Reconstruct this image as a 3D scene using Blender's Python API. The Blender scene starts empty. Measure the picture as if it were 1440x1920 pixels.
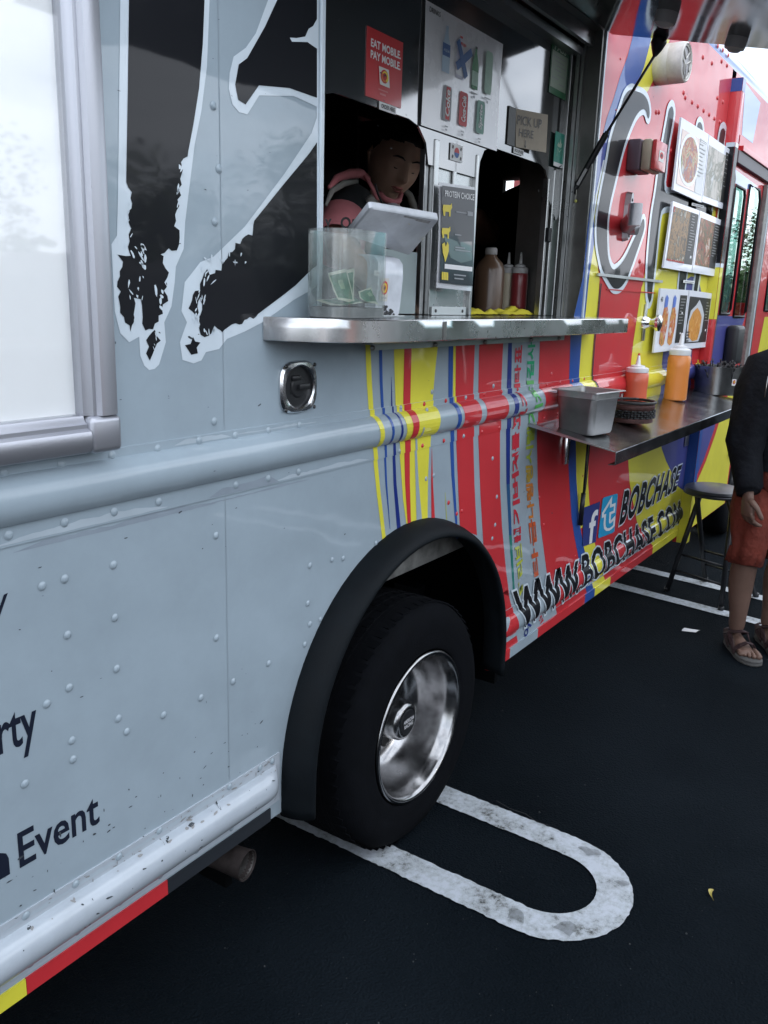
import bpy, bmesh, math, random
from mathutils import Vector, Matrix, noise
from mathutils.geometry import tessellate_polygon
random.seed(7)
SC = bpy.context.scene
COL = SC.collection
R = math.radians

# ------------------------------------------------------------------ camera
AX = Vector((0.56300448, -0.18513211, 0.80545146))      # world X seen in (right, down, forward)
AY = Vector((-0.82586088, -0.16293844, 0.5398193))
AZ = Vector((0.03130112, -0.96911154, -0.24462844))
FOC = 1588.0
CAM = Vector((0.0, -1.137, 1.5))
cam = bpy.data.cameras.new('camera')
camo = bpy.data.objects.new('camera', cam); COL.objects.link(camo)
m = Matrix(((AX[0], -AX[1], -AX[2], CAM[0]), (AY[0], -AY[1], -AY[2], CAM[1]), (AZ[0], -AZ[1], -AZ[2], CAM[2]), (0, 0, 0, 1)))
camo.matrix_world = m
cam.sensor_fit = 'HORIZONTAL'; cam.sensor_width = 36; cam.lens = FOC / 1440 * 36
cam.clip_start = 0.02; cam.clip_end = 600
SC.camera = camo

# ------------------------------------------------------------------ world, sun, exposure
SUN_EL, SUN_AZ = R(40), Vector((0.42, 0.91, 0)).normalized()
w = bpy.data.worlds.new('World'); SC.world = w; w.use_nodes = True
nt = w.node_tree; nt.nodes.clear()
def N(nt, t, **k):
    n = nt.nodes.new(t)
    for a, b in k.items(): setattr(n, a, b)
    return n
sky = N(nt, 'ShaderNodeTexSky', sky_type='NISHITA', sun_disc=False)
sky.sun_elevation = SUN_EL
sky.sun_rotation = math.atan2(SUN_AZ.x, SUN_AZ.y)
sky.air_density = 1.0; sky.dust_density = 1.6; sky.ozone_density = 1.5
tc = N(nt, 'ShaderNodeTexCoord')
mp = N(nt, 'ShaderNodeMapping'); mp.inputs['Scale'].default_value = (1.6, 1.6, 4.2)
cn = N(nt, 'ShaderNodeTexNoise'); cn.inputs['Scale'].default_value = 1.7; cn.inputs['Detail'].default_value = 7; cn.inputs['Roughness'].default_value = .58
cr = N(nt, 'ShaderNodeValToRGB'); cr.color_ramp.elements[0].position = .33; cr.color_ramp.elements[1].position = .54
mx = N(nt, 'ShaderNodeMix', data_type='RGBA'); mx.inputs['B'].default_value = (12.5, 13.3, 14.6, 1)
bg = N(nt, 'ShaderNodeBackground'); bg.inputs['Strength'].default_value = .10
wo = N(nt, 'ShaderNodeOutputWorld')
L = nt.links.new
L(tc.outputs['Generated'], mp.inputs['Vector']); L(mp.outputs[0], cn.inputs['Vector']); L(cn.outputs['Fac'], cr.inputs[0])
L(cr.outputs[0], mx.inputs['Factor']); L(sky.outputs[0], mx.inputs['A']); L(mx.outputs['Result'], bg.inputs[0]); L(bg.outputs[0], wo.inputs[0])
sun = bpy.data.lights.new('sun', 'SUN'); sun.energy = 3.6; sun.angle = R(.6); sun.color = (1, .95, .87)
suno = bpy.data.objects.new('sun', sun); COL.objects.link(suno)
sd = SUN_AZ * math.cos(SUN_EL) + Vector((0, 0, math.sin(SUN_EL)))
suno.rotation_euler = (-sd).to_track_quat('-Z', 'Y').to_euler(); suno.location = (5, 5, 8)
SC.view_settings.view_transform = 'Standard'; SC.view_settings.look = 'None'
SC.view_settings.gamma = 1; SC.view_settings.use_curve_mapping = False
SC.view_settings.exposure = 1.08
SC.cycles.max_bounces = 8; SC.cycles.transparent_max_bounces = 12

# ------------------------------------------------------------------ photograph measurements -> places in the world
def ray(u, v):
    d = Vector((u - 720, v - 960, FOC)); return Vector((AX.dot(d), AY.dot(d), AZ.dot(d)))
def W(u, v, Y=0.0):
    d = ray(u, v); t = (Y - CAM.y) / d.y; return CAM + d * t
def P(u, v, Y=0.0):
    q = W(u, v, Y); return (q.x, q.z)
def G(u, v, z=0.0):
    d = ray(u, v); t = (z - CAM.z) / d.z; return CAM + d * t
def X_(u, v, x):
    d = ray(u, v); return CAM + d * ((x - CAM.x) / d.x)
def zp(ox, oy, s, pts): return [(ox + a / s, oy + b / s) for a, b in pts]
def PP(pts, Y=0.0): return [P(u, v, Y) for u, v in pts]

# ------------------------------------------------------------------ materials
MATS = {}
def mat(name, col, rough=.5, metal=0., coat=0., crough=.03, bump=0., bscale=40., var=0., vscale=6., trans=0., ior=1.45, emit=None, alpha=1., dist=.002, spec=.5, wave=0.):
    if name in MATS: return MATS[name]
    m = bpy.data.materials.new(name); m.use_nodes = True; MATS[name] = m
    nt = m.node_tree; b = nt.nodes['Principled BSDF']; l = nt.links.new
    b.inputs['Base Color'].default_value = (*col, 1); b.inputs['Roughness'].default_value = rough
    b.inputs['Metallic'].default_value = metal; b.inputs['Coat Weight'].default_value = coat; b.inputs['Coat Roughness'].default_value = crough
    b.inputs['Transmission Weight'].default_value = trans; b.inputs['IOR'].default_value = ior; b.inputs['Alpha'].default_value = alpha
    b.inputs['Specular IOR Level'].default_value = spec
    if emit: b.inputs['Emission Color'].default_value = (*emit[0], 1); b.inputs['Emission Strength'].default_value = emit[1]
    t = nt.nodes.new('ShaderNodeTexCoord'); geo = nt.nodes.new('ShaderNodeNewGeometry')
    if var:
        n = nt.nodes.new('ShaderNodeTexNoise'); n.inputs['Scale'].default_value = vscale; n.inputs['Detail'].default_value = 6; n.inputs['Roughness'].default_value = .65
        l(geo.outputs['Position'], n.inputs['Vector'])
        mr = nt.nodes.new('ShaderNodeMapRange'); mr.inputs['From Min'].default_value = .3; mr.inputs['From Max'].default_value = .7
        mr.inputs['To Min'].default_value = 1 - var; mr.inputs['To Max'].default_value = 1 + var * .6
        l(n.outputs['Fac'], mr.inputs['Value'])
        mm = nt.nodes.new('ShaderNodeVectorMath'); mm.operation = 'SCALE'; mm.inputs[0].default_value = col; l(mr.outputs[0], mm.inputs['Scale'])
        l(mm.outputs[0], b.inputs['Base Color'])
        mr2 = nt.nodes.new('ShaderNodeMapRange'); mr2.inputs['To Min'].default_value = max(0, rough - .12); mr2.inputs['To Max'].default_value = min(1, rough + .15)
        l(n.outputs['Fac'], mr2.inputs['Value']); l(mr2.outputs[0], b.inputs['Roughness'])
    prev = None
    if bump:
        n = nt.nodes.new('ShaderNodeTexNoise'); n.inputs['Scale'].default_value = bscale; n.inputs['Detail'].default_value = 5
        l(geo.outputs['Position'], n.inputs['Vector'])
        bp = nt.nodes.new('ShaderNodeBump'); bp.inputs['Strength'].default_value = bump; bp.inputs['Distance'].default_value = dist
        l(n.outputs['Fac'], bp.inputs['Height']); prev = bp
    if wave:
        n = nt.nodes.new('ShaderNodeTexNoise'); n.inputs['Scale'].default_value = 2.3; n.inputs['Detail'].default_value = 2.5
        l(geo.outputs['Position'], n.inputs['Vector'])
        bp = nt.nodes.new('ShaderNodeBump'); bp.inputs['Strength'].default_value = 1; bp.inputs['Distance'].default_value = wave
        l(n.outputs['Fac'], bp.inputs['Height'])
        if prev: l(prev.outputs[0], bp.inputs['Normal'])
        prev = bp
    if prev: l(prev.outputs[0], b.inputs['Normal']); l(prev.outputs[0], b.inputs['Coat Normal'])
    return m
def vinyl(name, col): return mat(name, col, .45, coat=.8, crough=.035, var=.10, vscale=4.5, wave=.006, spec=.15)
GREY = vinyl('grey_vinyl', (.32, .39, .44)); RED = vinyl('red_vinyl', (.56, .034, .042)); YEL = vinyl('yellow_vinyl', (.74, .68, .06))
BLUE = vinyl('blue_vinyl', (.025, .085, .33)); DBLUE = vinyl('dark_blue_vinyl', (.012, .03, .2)); PURP = vinyl('slate_blue_vinyl', (.07, .075, .27))
OUTL = vinyl('pale_outline_vinyl', (.62, .70, .76)); BLK = mat('black_vinyl', (.008, .009, .012), .5, coat=.42, crough=.04, wave=.0045, spec=.1); TEAL = vinyl('teal_vinyl', (.02, .2, .16))
GREEN = vinyl('green_vinyl', (.02, .33, .14)); LIME = vinyl('lime_vinyl', (.45, .50, .05)); ORANGE = vinyl('orange_vinyl', (.62, .22, .04))
NAVY = vinyl('navy_vinyl', (.012, .016, .03)); CYAN = vinyl('sky_blue_vinyl', (.02, .32, .58)); FBB = vinyl('social_blue_vinyl', (.03, .045, .2))
WHT = mat('white_vinyl', (.74, .76, .78), .4, coat=.5, var=.06)
SEAM = mat('seam_gap', (.02, .02, .022), .8)
RUB = mat('black_rubber', (.0055, .0078, .010), .6, spec=.14, bump=.3, bscale=300, var=.25, vscale=14)
TYRE = mat('tyre_rubber', (.0045, .0052, .0068), .85, spec=.07, bump=.5, bscale=220, var=.3, vscale=20)
CHR = mat('polished_aluminium', (.36, .36, .365), .2, metal=1, bump=.12, bscale=40, var=.35, vscale=16)
STEEL = mat('brushed_steel', (.46, .47, .47), .3, metal=1, bump=.12, bscale=60, var=.2, vscale=7)
DSTEEL = mat('dull_steel', (.23, .23, .22), .4, metal=1, bump=.1, bscale=90, var=.2, vscale=8)
PSTEEL = mat('mirror_steel', (.34, .35, .36), .07, metal=1, var=.12, vscale=4, wave=.004)
ALU = mat('anodised_aluminium', (.42, .43, .47), .36, metal=.75, bump=.08, bscale=250)
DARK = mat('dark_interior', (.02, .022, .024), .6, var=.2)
BLKP = mat('black_plastic', (.012, .013, .015), .42)
BLKM = mat('black_painted_metal', (.012, .013, .016), .38)
ASPH = None

def pane(name, rough=.02, tint=(1, 1, 1), ior=1.5, haze=0., hcol=(.6, .63, .63)):      # thin clear sheet: see-through plus mirror by fresnel
    m = bpy.data.materials.new(name); m.use_nodes = True; nt = m.node_tree; l = nt.links.new; nt.nodes.clear()
    o = nt.nodes.new('ShaderNodeOutputMaterial'); t = nt.nodes.new('ShaderNodeBsdfTransparent'); g = nt.nodes.new('ShaderNodeBsdfGlossy'); f = nt.nodes.new('ShaderNodeFresnel'); x = nt.nodes.new('ShaderNodeMixShader')
    t.inputs[0].default_value = (*tint, 1); g.inputs['Roughness'].default_value = rough; g0 = nt.nodes.new('ShaderNodeNewGeometry'); mi = nt.nodes.new('ShaderNodeMix'); mi.data_type = 'FLOAT'; mi.inputs['A'].default_value = ior; mi.inputs['B'].default_value = 1 / ior; l(g0.outputs['Backfacing'], mi.inputs['Factor']); l(mi.outputs[0], f.inputs['IOR'])
    g.inputs['Color'].default_value = (.95, .95, .95, 1)
    src = t.outputs[0]
    if haze:
        d = nt.nodes.new('ShaderNodeBsdfDiffuse'); d.inputs[0].default_value = (*hcol, 1); tr = nt.nodes.new('ShaderNodeBsdfTranslucent'); tr.inputs[0].default_value = (*hcol, 1)
        a = nt.nodes.new('ShaderNodeAddShader'); 
        y = nt.nodes.new('ShaderNodeMixShader'); l(d.outputs[0], a.inputs[0]); l(tr.outputs[0], a.inputs[1])
        n = nt.nodes.new('ShaderNodeTexNoise'); n.inputs['Scale'].default_value = 26; n.inputs['Detail'].default_value = 6; ge = nt.nodes.new('ShaderNodeNewGeometry'); l(ge.outputs['Position'], n.inputs['Vector'])
        mr = nt.nodes.new('ShaderNodeMapRange'); mr.inputs['From Min'].default_value = .35; mr.inputs['From Max'].default_value = .7; mr.inputs['To Min'].default_value = haze * .5; mr.inputs['To Max'].default_value = haze * 1.6
        l(n.outputs['Fac'], mr.inputs['Value']); l(mr.outputs[0], y.inputs[0]); l(t.outputs[0], y.inputs[1]); l(d.outputs[0], y.inputs[2]); src = y.outputs[0]
    l(f.outputs[0], x.inputs[0]); l(src, x.inputs[1]); l(g.outputs[0], x.inputs[2]); l(x.outputs[0], o.inputs[0]); MATS[name] = m
    return m
# ------------------------------------------------------------------ mesh helpers
WL = {}
def wl(o): return WL.get(o.name, Vector((0, 0, 0))) if o else Vector((0, 0, 0))
def fin(name, bm, mt, parent=None, smooth=False, label=None, cat=None, group=None, kind=None, origin=None, mats=None):
    me = bpy.data.meshes.new(name)
    if origin is None:
        if len(bm.verts):
            xs = [v.co.x for v in bm.verts]; ys = [v.co.y for v in bm.verts]; zs = [v.co.z for v in bm.verts]
            origin = Vector(((min(xs) + max(xs)) / 2, (min(ys) + max(ys)) / 2, min(zs)))
        else: origin = Vector((0, 0, 0))
    origin = Vector(origin)
    for v in bm.verts: v.co -= origin
    if smooth:
        for f in bm.faces: f.smooth = True
    bm.to_mesh(me); bm.free()
    for q in (mats or [mt]): me.materials.append(q)
    o = bpy.data.objects.new(name, me); COL.objects.link(o)
    o.parent = parent; o.location = origin - wl(parent); WL[o.name] = origin
    if smooth == 'auto':
        try: me.set_sharp_from_angle(angle=R(38))
        except Exception: pass
    tag(o, label, cat, group, kind); return o
def tag(o, label=None, cat=None, group=None, kind=None):
    for k, v in (('label', label), ('category', cat), ('group', group), ('kind', kind)):
        if v: o[k] = v
    return o
def empty(name, loc, label, cat, group=None):
    o = bpy.data.objects.new(name, None); COL.objects.link(o); o.location = loc; o.empty_display_size = .1
    WL[o.name] = Vector(loc); return tag(o, label, cat, group)
def copy_tree(o, off, parent=None, label=None, rz=None):
    c = o.copy(); COL.objects.link(c); c.parent = parent
    if parent is None: c.location = Vector(o.location) + Vector(off)
    if rz is not None: c.rotation_euler.z = rz
    WL[c.name] = wl(o) + Vector(off)
    if label: c['label'] = label
    for ch in list(o.children): copy_tree(ch, off, c)
    return c
B = bmesh.new
def box(bm, x0, x1, y0, y1, z0, z1, bev=0., mi=0, rot=None, seg=2):
    t = bmesh.new(); bmesh.ops.create_cube(t, size=1)
    for v in t.verts: v.co = Vector(((x0 + x1) / 2 + v.co.x * (x1 - x0), (y0 + y1) / 2 + v.co.y * (y1 - y0), (z0 + z1) / 2 + v.co.z * (z1 - z0)))
    if bev: bmesh.ops.bevel(t, geom=t.edges[:], offset=bev, segments=seg, affect='EDGES', profile=.5)
    if rot: bmesh.ops.transform(t, matrix=rot, verts=t.verts)
    join(bm, t, mi)
def join(bm, t, mi=0):
    mp = {}
    for v in t.verts: mp[v] = bm.verts.new(v.co)
    for f in t.faces:
        try: g = bm.faces.new([mp[v] for v in f.verts])
        except ValueError: continue
        g.material_index = mi or f.material_index; g.smooth = f.smooth
    t.free()
def ring(c, ax, ay, n, rx, ry=None, ph=0):
    ry = rx if ry is None else ry
    return [c + ax * (rx * math.cos(ph + 2 * math.pi * i / n)) + ay * (ry * math.sin(ph + 2 * math.pi * i / n)) for i in range(n)]
def skinrings(bm, rings, close=True, cap0=True, cap1=True, mi=0, smooth=True):
    vs = [[bm.verts.new(p) for p in r] for r in rings]
    n = len(rings[0])
    for a, b in zip(vs, vs[1:]):
        for i in range(n if close else n - 1):
            f = bm.faces.new((a[i], a[(i + 1) % n], b[(i + 1) % n], b[i])); f.material_index = mi; f.smooth = smooth
    if cap0: f = bm.faces.new(vs[0][::-1]); f.material_index = mi
    if cap1: f = bm.faces.new(vs[-1]); f.material_index = mi
    return vs
def frame(d):
    d = d.normalized(); a = Vector((0, 0, 1)) if abs(d.z) < .9 else Vector((1, 0, 0))
    x = d.cross(a).normalized(); return x, d.cross(x).normalized()
def tube(bm, pts, r, n=10, mi=0, caps=True):
    pts = [Vector(p) for p in pts]; rings = []
    for i, p in enumerate(pts):
        d = (pts[min(i + 1, len(pts) - 1)] - pts[max(i - 1, 0)])
        x, y = frame(d)
        if rings and x.dot(px_) < 0: pass
        px_ = x
        rr = r[i] if isinstance(r, (list, tuple)) else r
        rings.append(ring(p, x, y, n, rr))
    skinrings(bm, rings, cap0=caps, cap1=caps, mi=mi)
def lathe(bm, prof, c, axis=Vector((0, 0, 1)), n=32, mi=0, cap0=False, cap1=False):
    c = Vector(c); axis = Vector(axis).normalized(); x, y = frame(axis)
    skinrings(bm, [ring(c + axis * h, x, y, n, max(r, 1e-4)) for r, h in prof], cap0=cap0, cap1=cap1, mi=mi)
def rods(*a, **k):
    bm = B(); tube(bm, *a, **k); return bm
def rag(pts, amp, step, seed, closed=True, sel=None):
    rnd = random.Random(seed); out = []
    n = len(pts)
    for i in range(n if closed else n - 1):
        a = Vector(pts[i]); b = Vector(pts[(i + 1) % n]); d = (b - a).length
        k = max(1, int(d / step)) if (sel is None or sel(a, b)) else 1
        nn = Vector((-(b - a).y, (b - a).x)).normalized() if d else Vector((0, 0))
        for j in range(k):
            p = a.lerp(b, j / k)
            if k > 1: p = p + nn * rnd.uniform(-amp, amp)
            out.append((p.x, p.y))
    return out
def inset(pts, d):
    n = len(pts); area = sum(pts[i][0] * pts[(i + 1) % n][1] - pts[(i + 1) % n][0] * pts[i][1] for i in range(n)); s = 1 if area > 0 else -1; out = []
    for i in range(n):
        a, b, c = Vector(pts[i - 1]), Vector(pts[i]), Vector(pts[(i + 1) % n])
        e1 = (b - a).normalized(); e2 = (c - b).normalized()
        n1 = Vector((-e1.y, e1.x)) * s; n2 = Vector((-e2.y, e2.x)) * s
        q = (n1 + n2); q = q.normalized() if q.length > .2 else n1
        out.append(tuple(b + q * d / max(.6, q.dot(n1))))
    return out

# outward profile of the truck side with its two pressed rails
def prof(x, z):
    T = TAB if z > .8 else (TAB2 if x < 2 else TAB3)
    if (z > .8 and x < XFR) or x < 1.303 or 2.392 < x < XFR:
        for (a, ya), (b, yb) in zip(T, T[1:]):
            if a <= z <= b: return ya + (yb - ya) * (z - a) / (b - a)
    return 0.
XFR = 4.531
def prof0(x, z):
    y = 0.
    if 1.1235 <= z <= 1.2465:
        y = .003
        k = (z - 1.193) / .0385
        if abs(k) < 1: y += .026 * (1 - k * k) ** .6
    if (x < 1.303 or 2.392 < x < 4.70) and .383 <= z <= .503:
        y = .003
        k = (z - .44) / .038
        if abs(k) < 1: y += .03 * (1 - k * k) ** .6
    return y
ZL = [1.1235, 1.2465] + [1.193 + .0385 * math.sin(R(a)) for a in range(-90, 91, 15)]
ZL2 = [.383, .503] + [.44 + .038 * math.sin(R(a)) for a in range(-90, 91, 15)]
TAB = sorted([(z, prof0(0, z)) for z in ZL]); TAB2 = sorted([(z, prof0(0, z)) for z in ZL2]); TAB3 = [(z, y * .55 if y > .004 else y) for z, y in TAB2]
def tess(bm, loops, y=0.):
    L3 = [[Vector((p[0], p[1], 0)) for p in lp] for lp in loops]
    flat = [p for lp in L3 for p in lp]
    vs = [bm.verts.new((p.x, y, p.y)) for p in flat]
    for t in tessellate_polygon(L3):
        try:
            a, b, c = (vs[i] for i in t)
            if (b.co - a.co).cross(c.co - a.co).y > 0: a, c = c, a
            bm.faces.new((a, b, c))
        except ValueError: pass
def drape(bm, layer, base=0.):
    zs = [v.co.z for v in bm.verts]; z0, z1 = min(zs), max(zs)
    if z0 < .3455 and base == 0: bmesh.ops.bisect_plane(bm, geom=bm.verts[:] + bm.edges[:] + bm.faces[:], plane_co=(0, 0, .3455), plane_no=(0, 0, 1), dist=1e-6, clear_inner=True)
    for z in ZL + ZL2:
        for e in (-.0004, 0) if z in (1.1235, 1.2465, .383, .503) else (0,):
            if z0 < z + e < z1:
                bmesh.ops.bisect_plane(bm, geom=bm.verts[:] + bm.edges[:] + bm.faces[:], plane_co=(0, 0, z + e), plane_no=(0, 0, 1), dist=1e-6)
    for v in bm.verts: v.co.y = -(prof(v.co.x, v.co.z + (1e-5 if v.co.z < 1.19 and v.co.z > 1.1 else 0)) + layer * .0007) + base
TRUCK = empty('food_truck', (2.4, 1.1, 0), 'grey, red and yellow food truck with an open service window and counter', 'food truck')
def decal(name, loops, mt, layer, label=None, px=True, parent=None, base=0.):
    if isinstance(loops[0][0], (int, float)): loops = [loops]
    if px: loops = [PP(l) for l in loops]
    bm = B(); tess(bm, loops); drape(bm, layer, base)
    return fin(name, bm, mt, parent or TRUCK, label=label)

# lettering: text curve -> faces in 0..1 box -> any mapping
def text_faces(s, off=0., shear=0., space=1.):
    cu = bpy.data.curves.new('t', 'FONT'); cu.body = s; cu.space_character = space; cu.shear = shear; cu.resolution_u = 3
    def get(o_):
        cu.offset = o_; ob = bpy.data.objects.new('t', cu); COL.objects.link(ob)
        bpy.context.view_layer.update()
        me = bpy.data.meshes.new_from_object(ob.evaluated_get(bpy.context.evaluated_depsgraph_get()))
        v = [(q.co.x, q.co.y) for q in me.vertices]; f = [tuple(p.vertices) for p in me.polygons]
        bpy.data.meshes.remove(me); bpy.data.objects.remove(ob); return v, f
    v0, f0 = get(0.)
    x0 = min(a for a, b in v0); x1 = max(a for a, b in v0); y0 = min(b for a, b in v0); y1 = max(b for a, b in v0)
    v, f = get(off) if off else (v0, f0)
    bpy.data.curves.remove(cu)
    return [((a - x0) / (x1 - x0), (b - y0) / (y1 - y0)) for a, b in v], f
def quadmap(q):          # q: bottom-left, bottom-right, top-right, top-left
    a, b, c, d = [Vector(t) for t in q]
    return lambda s, t: (a * (1 - s) + b * s) * (1 - t) + (d * (1 - s) + c * s) * t
def side_text(name, s, quad, mt, layer, off=0., shear=0., space=1., label=None, px=True, parent=None, base=0.):
    q = quadmap([P(*p) for p in quad] if px else quad)
    v, f = text_faces(s, off, shear, space); bm = B()
    vs = []
    for a, b in v:
        r = q(a, b); vs.append(bm.verts.new((r.x, 0, r.y)))
    for g in f:
        try: bm.faces.new([vs[i] for i in g])
        except ValueError: pass
    bmesh.ops.triangulate(bm, faces=bm.faces[:])
    bmesh.ops.recalc_face_normals(bm, faces=bm.faces[:])
    drape(bm, layer, base)
    return fin(name, bm, mt, parent or TRUCK, label=label)
def quad_text(name, s, corners, mt, parent, off=0., shear=0., lift=.001, label=None):     # corners in 3-D: bl, br, tr, tl
    c = [Vector(t) for t in corners]; q = quadmap(c)
    n = (c[1] - c[0]).cross(c[3] - c[0]).normalized()
    v, f = text_faces(s, off, shear); bm = B()
    vs = [bm.verts.new(q(a, b) + n * lift) for a, b in v]
    for g in f:
        try: bm.faces.new([vs[i] for i in g])
        except ValueError: pass
    return fin(name, bm, mt, parent, label=label)
def flat(bm, pts, mi=0):
    f = bm.faces.new([bm.verts.new(p) for p in pts]); f.material_index = mi; return f
def patch(name, q, loops, mt, parent, lift=.001, label=None):   # polygon in 0..1 coordinates of a quad map (3-D)
    a = q(0, 0); n = (q(1, 0) - a).cross(q(0, 1) - a).normalized()
    if isinstance(loops[0][0], (int, float)): loops = [loops]
    bm = B()
    for lp in loops:
        L3 = [[Vector((s, t, 0)) for s, t in lp]]; vs = [bm.verts.new(q(s, t) + n * lift) for s, t in lp]
        for tr in tessellate_polygon(L3):
            try: bm.faces.new([vs[i] for i in tr])
            except ValueError: pass
    bmesh.ops.recalc_face_normals(bm, faces=bm.faces[:])
    return fin(name, bm, mt, parent, label=label)
def rect(s0, t0, s1, t1): return [(s0, t0), (s1, t0), (s1, t1), (s0, t1)]
def disc(cs, ct, rs, rt, n=20, a0=0, a1=360): return [(cs + rs * math.cos(R(a0 + (a1 - a0) * i / n)), ct + rt * math.sin(R(a0 + (a1 - a0) * i / n))) for i in range(n + (a1 - a0 < 360))]
def slab(name, corners, th, mt, parent=None, label=None, cat=None, group=None, bow=0.):   # thin board with real thickness; corners bl br tr tl
    c = [Vector(t) for t in corners]; n = (c[1] - c[0]).cross(c[3] - c[0]).normalized(); q = quadmap(c)
    bm = B(); K = 6 if bow else 1
    def pt(s, t, k): return q(s, t) + n * (bow * math.sin(math.pi * t) * math.cos(math.pi * (s - .3)) - k * th)
    g = [[[bm.verts.new(pt(i / K, j / K, k)) for i in range(K + 1)] for j in range(K + 1)] for k in (0, 1)]
    for k in (0, 1):
        for j in range(K):
            for i in range(K):
                f = [g[k][j][i], g[k][j][i + 1], g[k][j + 1][i + 1], g[k][j + 1][i]]
                bm.faces.new(f if k == 0 else f[::-1])
    per = [(0, i) for i in range(K)] + [(i, K) for i in range(K)] + [(K, K - i) for i in range(K)] + [(K - i, 0) for i in range(K)]
    for a, b in zip(per, per[1:] + per[:1]):
        bm.faces.new((g[0][a[0]][a[1]], g[1][a[0]][a[1]], g[1][b[0]][b[1]], g[0][b[0]][b[1]]))
    bmesh.ops.recalc_face_normals(bm, faces=bm.faces[:])
    return fin(name, bm, mt, parent, label=label, cat=cat, group=group), q

# ================================================================== GROUND
def asphalt():
    m = bpy.data.materials.new('asphalt'); m.use_nodes = True; nt = m.node_tree; b = nt.nodes['Principled BSDF']; l = nt.links.new
    g = nt.nodes.new('ShaderNodeNewGeometry')
    def nz(s, d, r=.6):
        n = nt.nodes.new('ShaderNodeTexNoise'); n.inputs['Scale'].default_value = s; n.inputs['Detail'].default_value = d; n.inputs['Roughness'].default_value = r; l(g.outputs['Position'], n.inputs['Vector']); return n
    a = nz(1.1, 6); c = nz(150, 3); v = nt.nodes.new('ShaderNodeTexVoronoi'); v.inputs['Scale'].default_value = 170; l(g.outputs['Position'], v.inputs['Vector'])
    r1 = nt.nodes.new('ShaderNodeValToRGB'); e = r1.color_ramp.elements; e[0].position = .35; e[0].color = (.0022, .0044, .0066, 1); e[1].position = .72; e[1].color = (.0066, .0102, .0140, 1); l(a.outputs['Fac'], r1.inputs[0])
    r2 = nt.nodes.new('ShaderNodeValToRGB'); e = r2.color_ramp.elements; e[0].position = .66; e[0].color = (0, 0, 0, 1); e[1].position = .8; e[1].color = (.012, .013, .014, 1); l(c.outputs['Fac'], r2.inputs[0])
    ad = nt.nodes.new('ShaderNodeMix'); ad.data_type = 'RGBA'; ad.blend_type = 'ADD'; ad.inputs['Factor'].default_value = 1; l(r1.outputs[0], ad.inputs['A']); l(r2.outputs[0], ad.inputs['B']); l(ad.outputs['Result'], b.inputs['Base Color'])
    b.inputs['Roughness'].default_value = .9; b.inputs['Specular IOR Level'].default_value = .05
    mx = nt.nodes.new('ShaderNodeMath'); mx.operation = 'ADD'; l(v.outputs['Distance'], mx.inputs[0]); l(c.outputs['Fac'], mx.inputs[1])
    bp = nt.nodes.new('ShaderNodeBump'); bp.inputs['Strength'].default_value = .8; bp.inputs['Distance'].default_value = .004; l(mx.outputs[0], bp.inputs['Height']); l(bp.outputs[0], b.inputs['Normal'])
    return m
bm = B(); flat(bm, [(-150, -150, 0), (150, -150, 0), (150, 150, 0), (-150, 150, 0)]); fin('ground', bm, asphalt(), kind='structure', origin=(0, 0, 0))
def paint():
    m = bpy.data.materials.new('worn_white_paint'); m.use_nodes = True; nt = m.node_tree; b = nt.nodes['Principled BSDF']; l = nt.links.new
    g = nt.nodes.new('ShaderNodeNewGeometry')
    def nz(s, d, r=.65):
        n = nt.nodes.new('ShaderNodeTexNoise'); n.inputs['Scale'].default_value = s; n.inputs['Detail'].default_value = d; n.inputs['Roughness'].default_value = r; l(g.outputs['Position'], n.inputs['Vector']); return n
    a = nz(7, 8); c = nz(60, 8, .75); mu = nt.nodes.new('ShaderNodeMath'); mu.operation = 'ADD'; l(a.outputs['Fac'], mu.inputs[0]); l(c.outputs['Fac'], mu.inputs[1])
    r = nt.nodes.new('ShaderNodeValToRGB'); e = r.color_ramp.elements; e[0].position = .385; e[0].color = (.03, .033, .036, 1); e[1].position = .56; e[1].color = (.46, .50, .55, 1)
    x = r.color_ramp.elements.new(.405); x.color = (.16, .17, .17, 1); x = r.color_ramp.elements.new(.46); x.color = (.33, .36, .38, 1)
    hf = nt.nodes.new('ShaderNodeMath'); hf.operation = 'MULTIPLY'; hf.inputs[1].default_value = .5; l(mu.outputs[0], hf.inputs[0]); l(hf.outputs[0], r.inputs[0]); l(r.outputs[0], b.inputs['Base Color'])
    b.inputs['Roughness'].default_value = .75
    bp = nt.nodes.new('ShaderNodeBump'); bp.inputs['Strength'].default_value = .7; bp.inputs['Distance'].default_value = .003; l(c.outputs['Fac'], bp.inputs['Height']); l(bp.outputs[0], b.inputs['Normal'])
    return m
PAINT = paint()
STAIN = mat('dark_stain', (.06, .065, .06), .9, alpha=.33)
def marking(name, loop, mt=PAINT, z=.004):
    bm = B(); L3 = [[Vector((a, b, 0)) for a, b in loop]]; vs = [bm.verts.new((a, b, z)) for a, b in loop]
    for t in tessellate_polygon(L3):
        try: bm.faces.new([vs[i] for i in t])
        except ValueError: pass
    bmesh.ops.recalc_face_normals(bm, faces=bm.faces[:])
    for f in bm.faces:
        if f.normal.z < 0: f.normal_flip()
    return fin(name, bm, mt, kind='structure')
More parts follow.
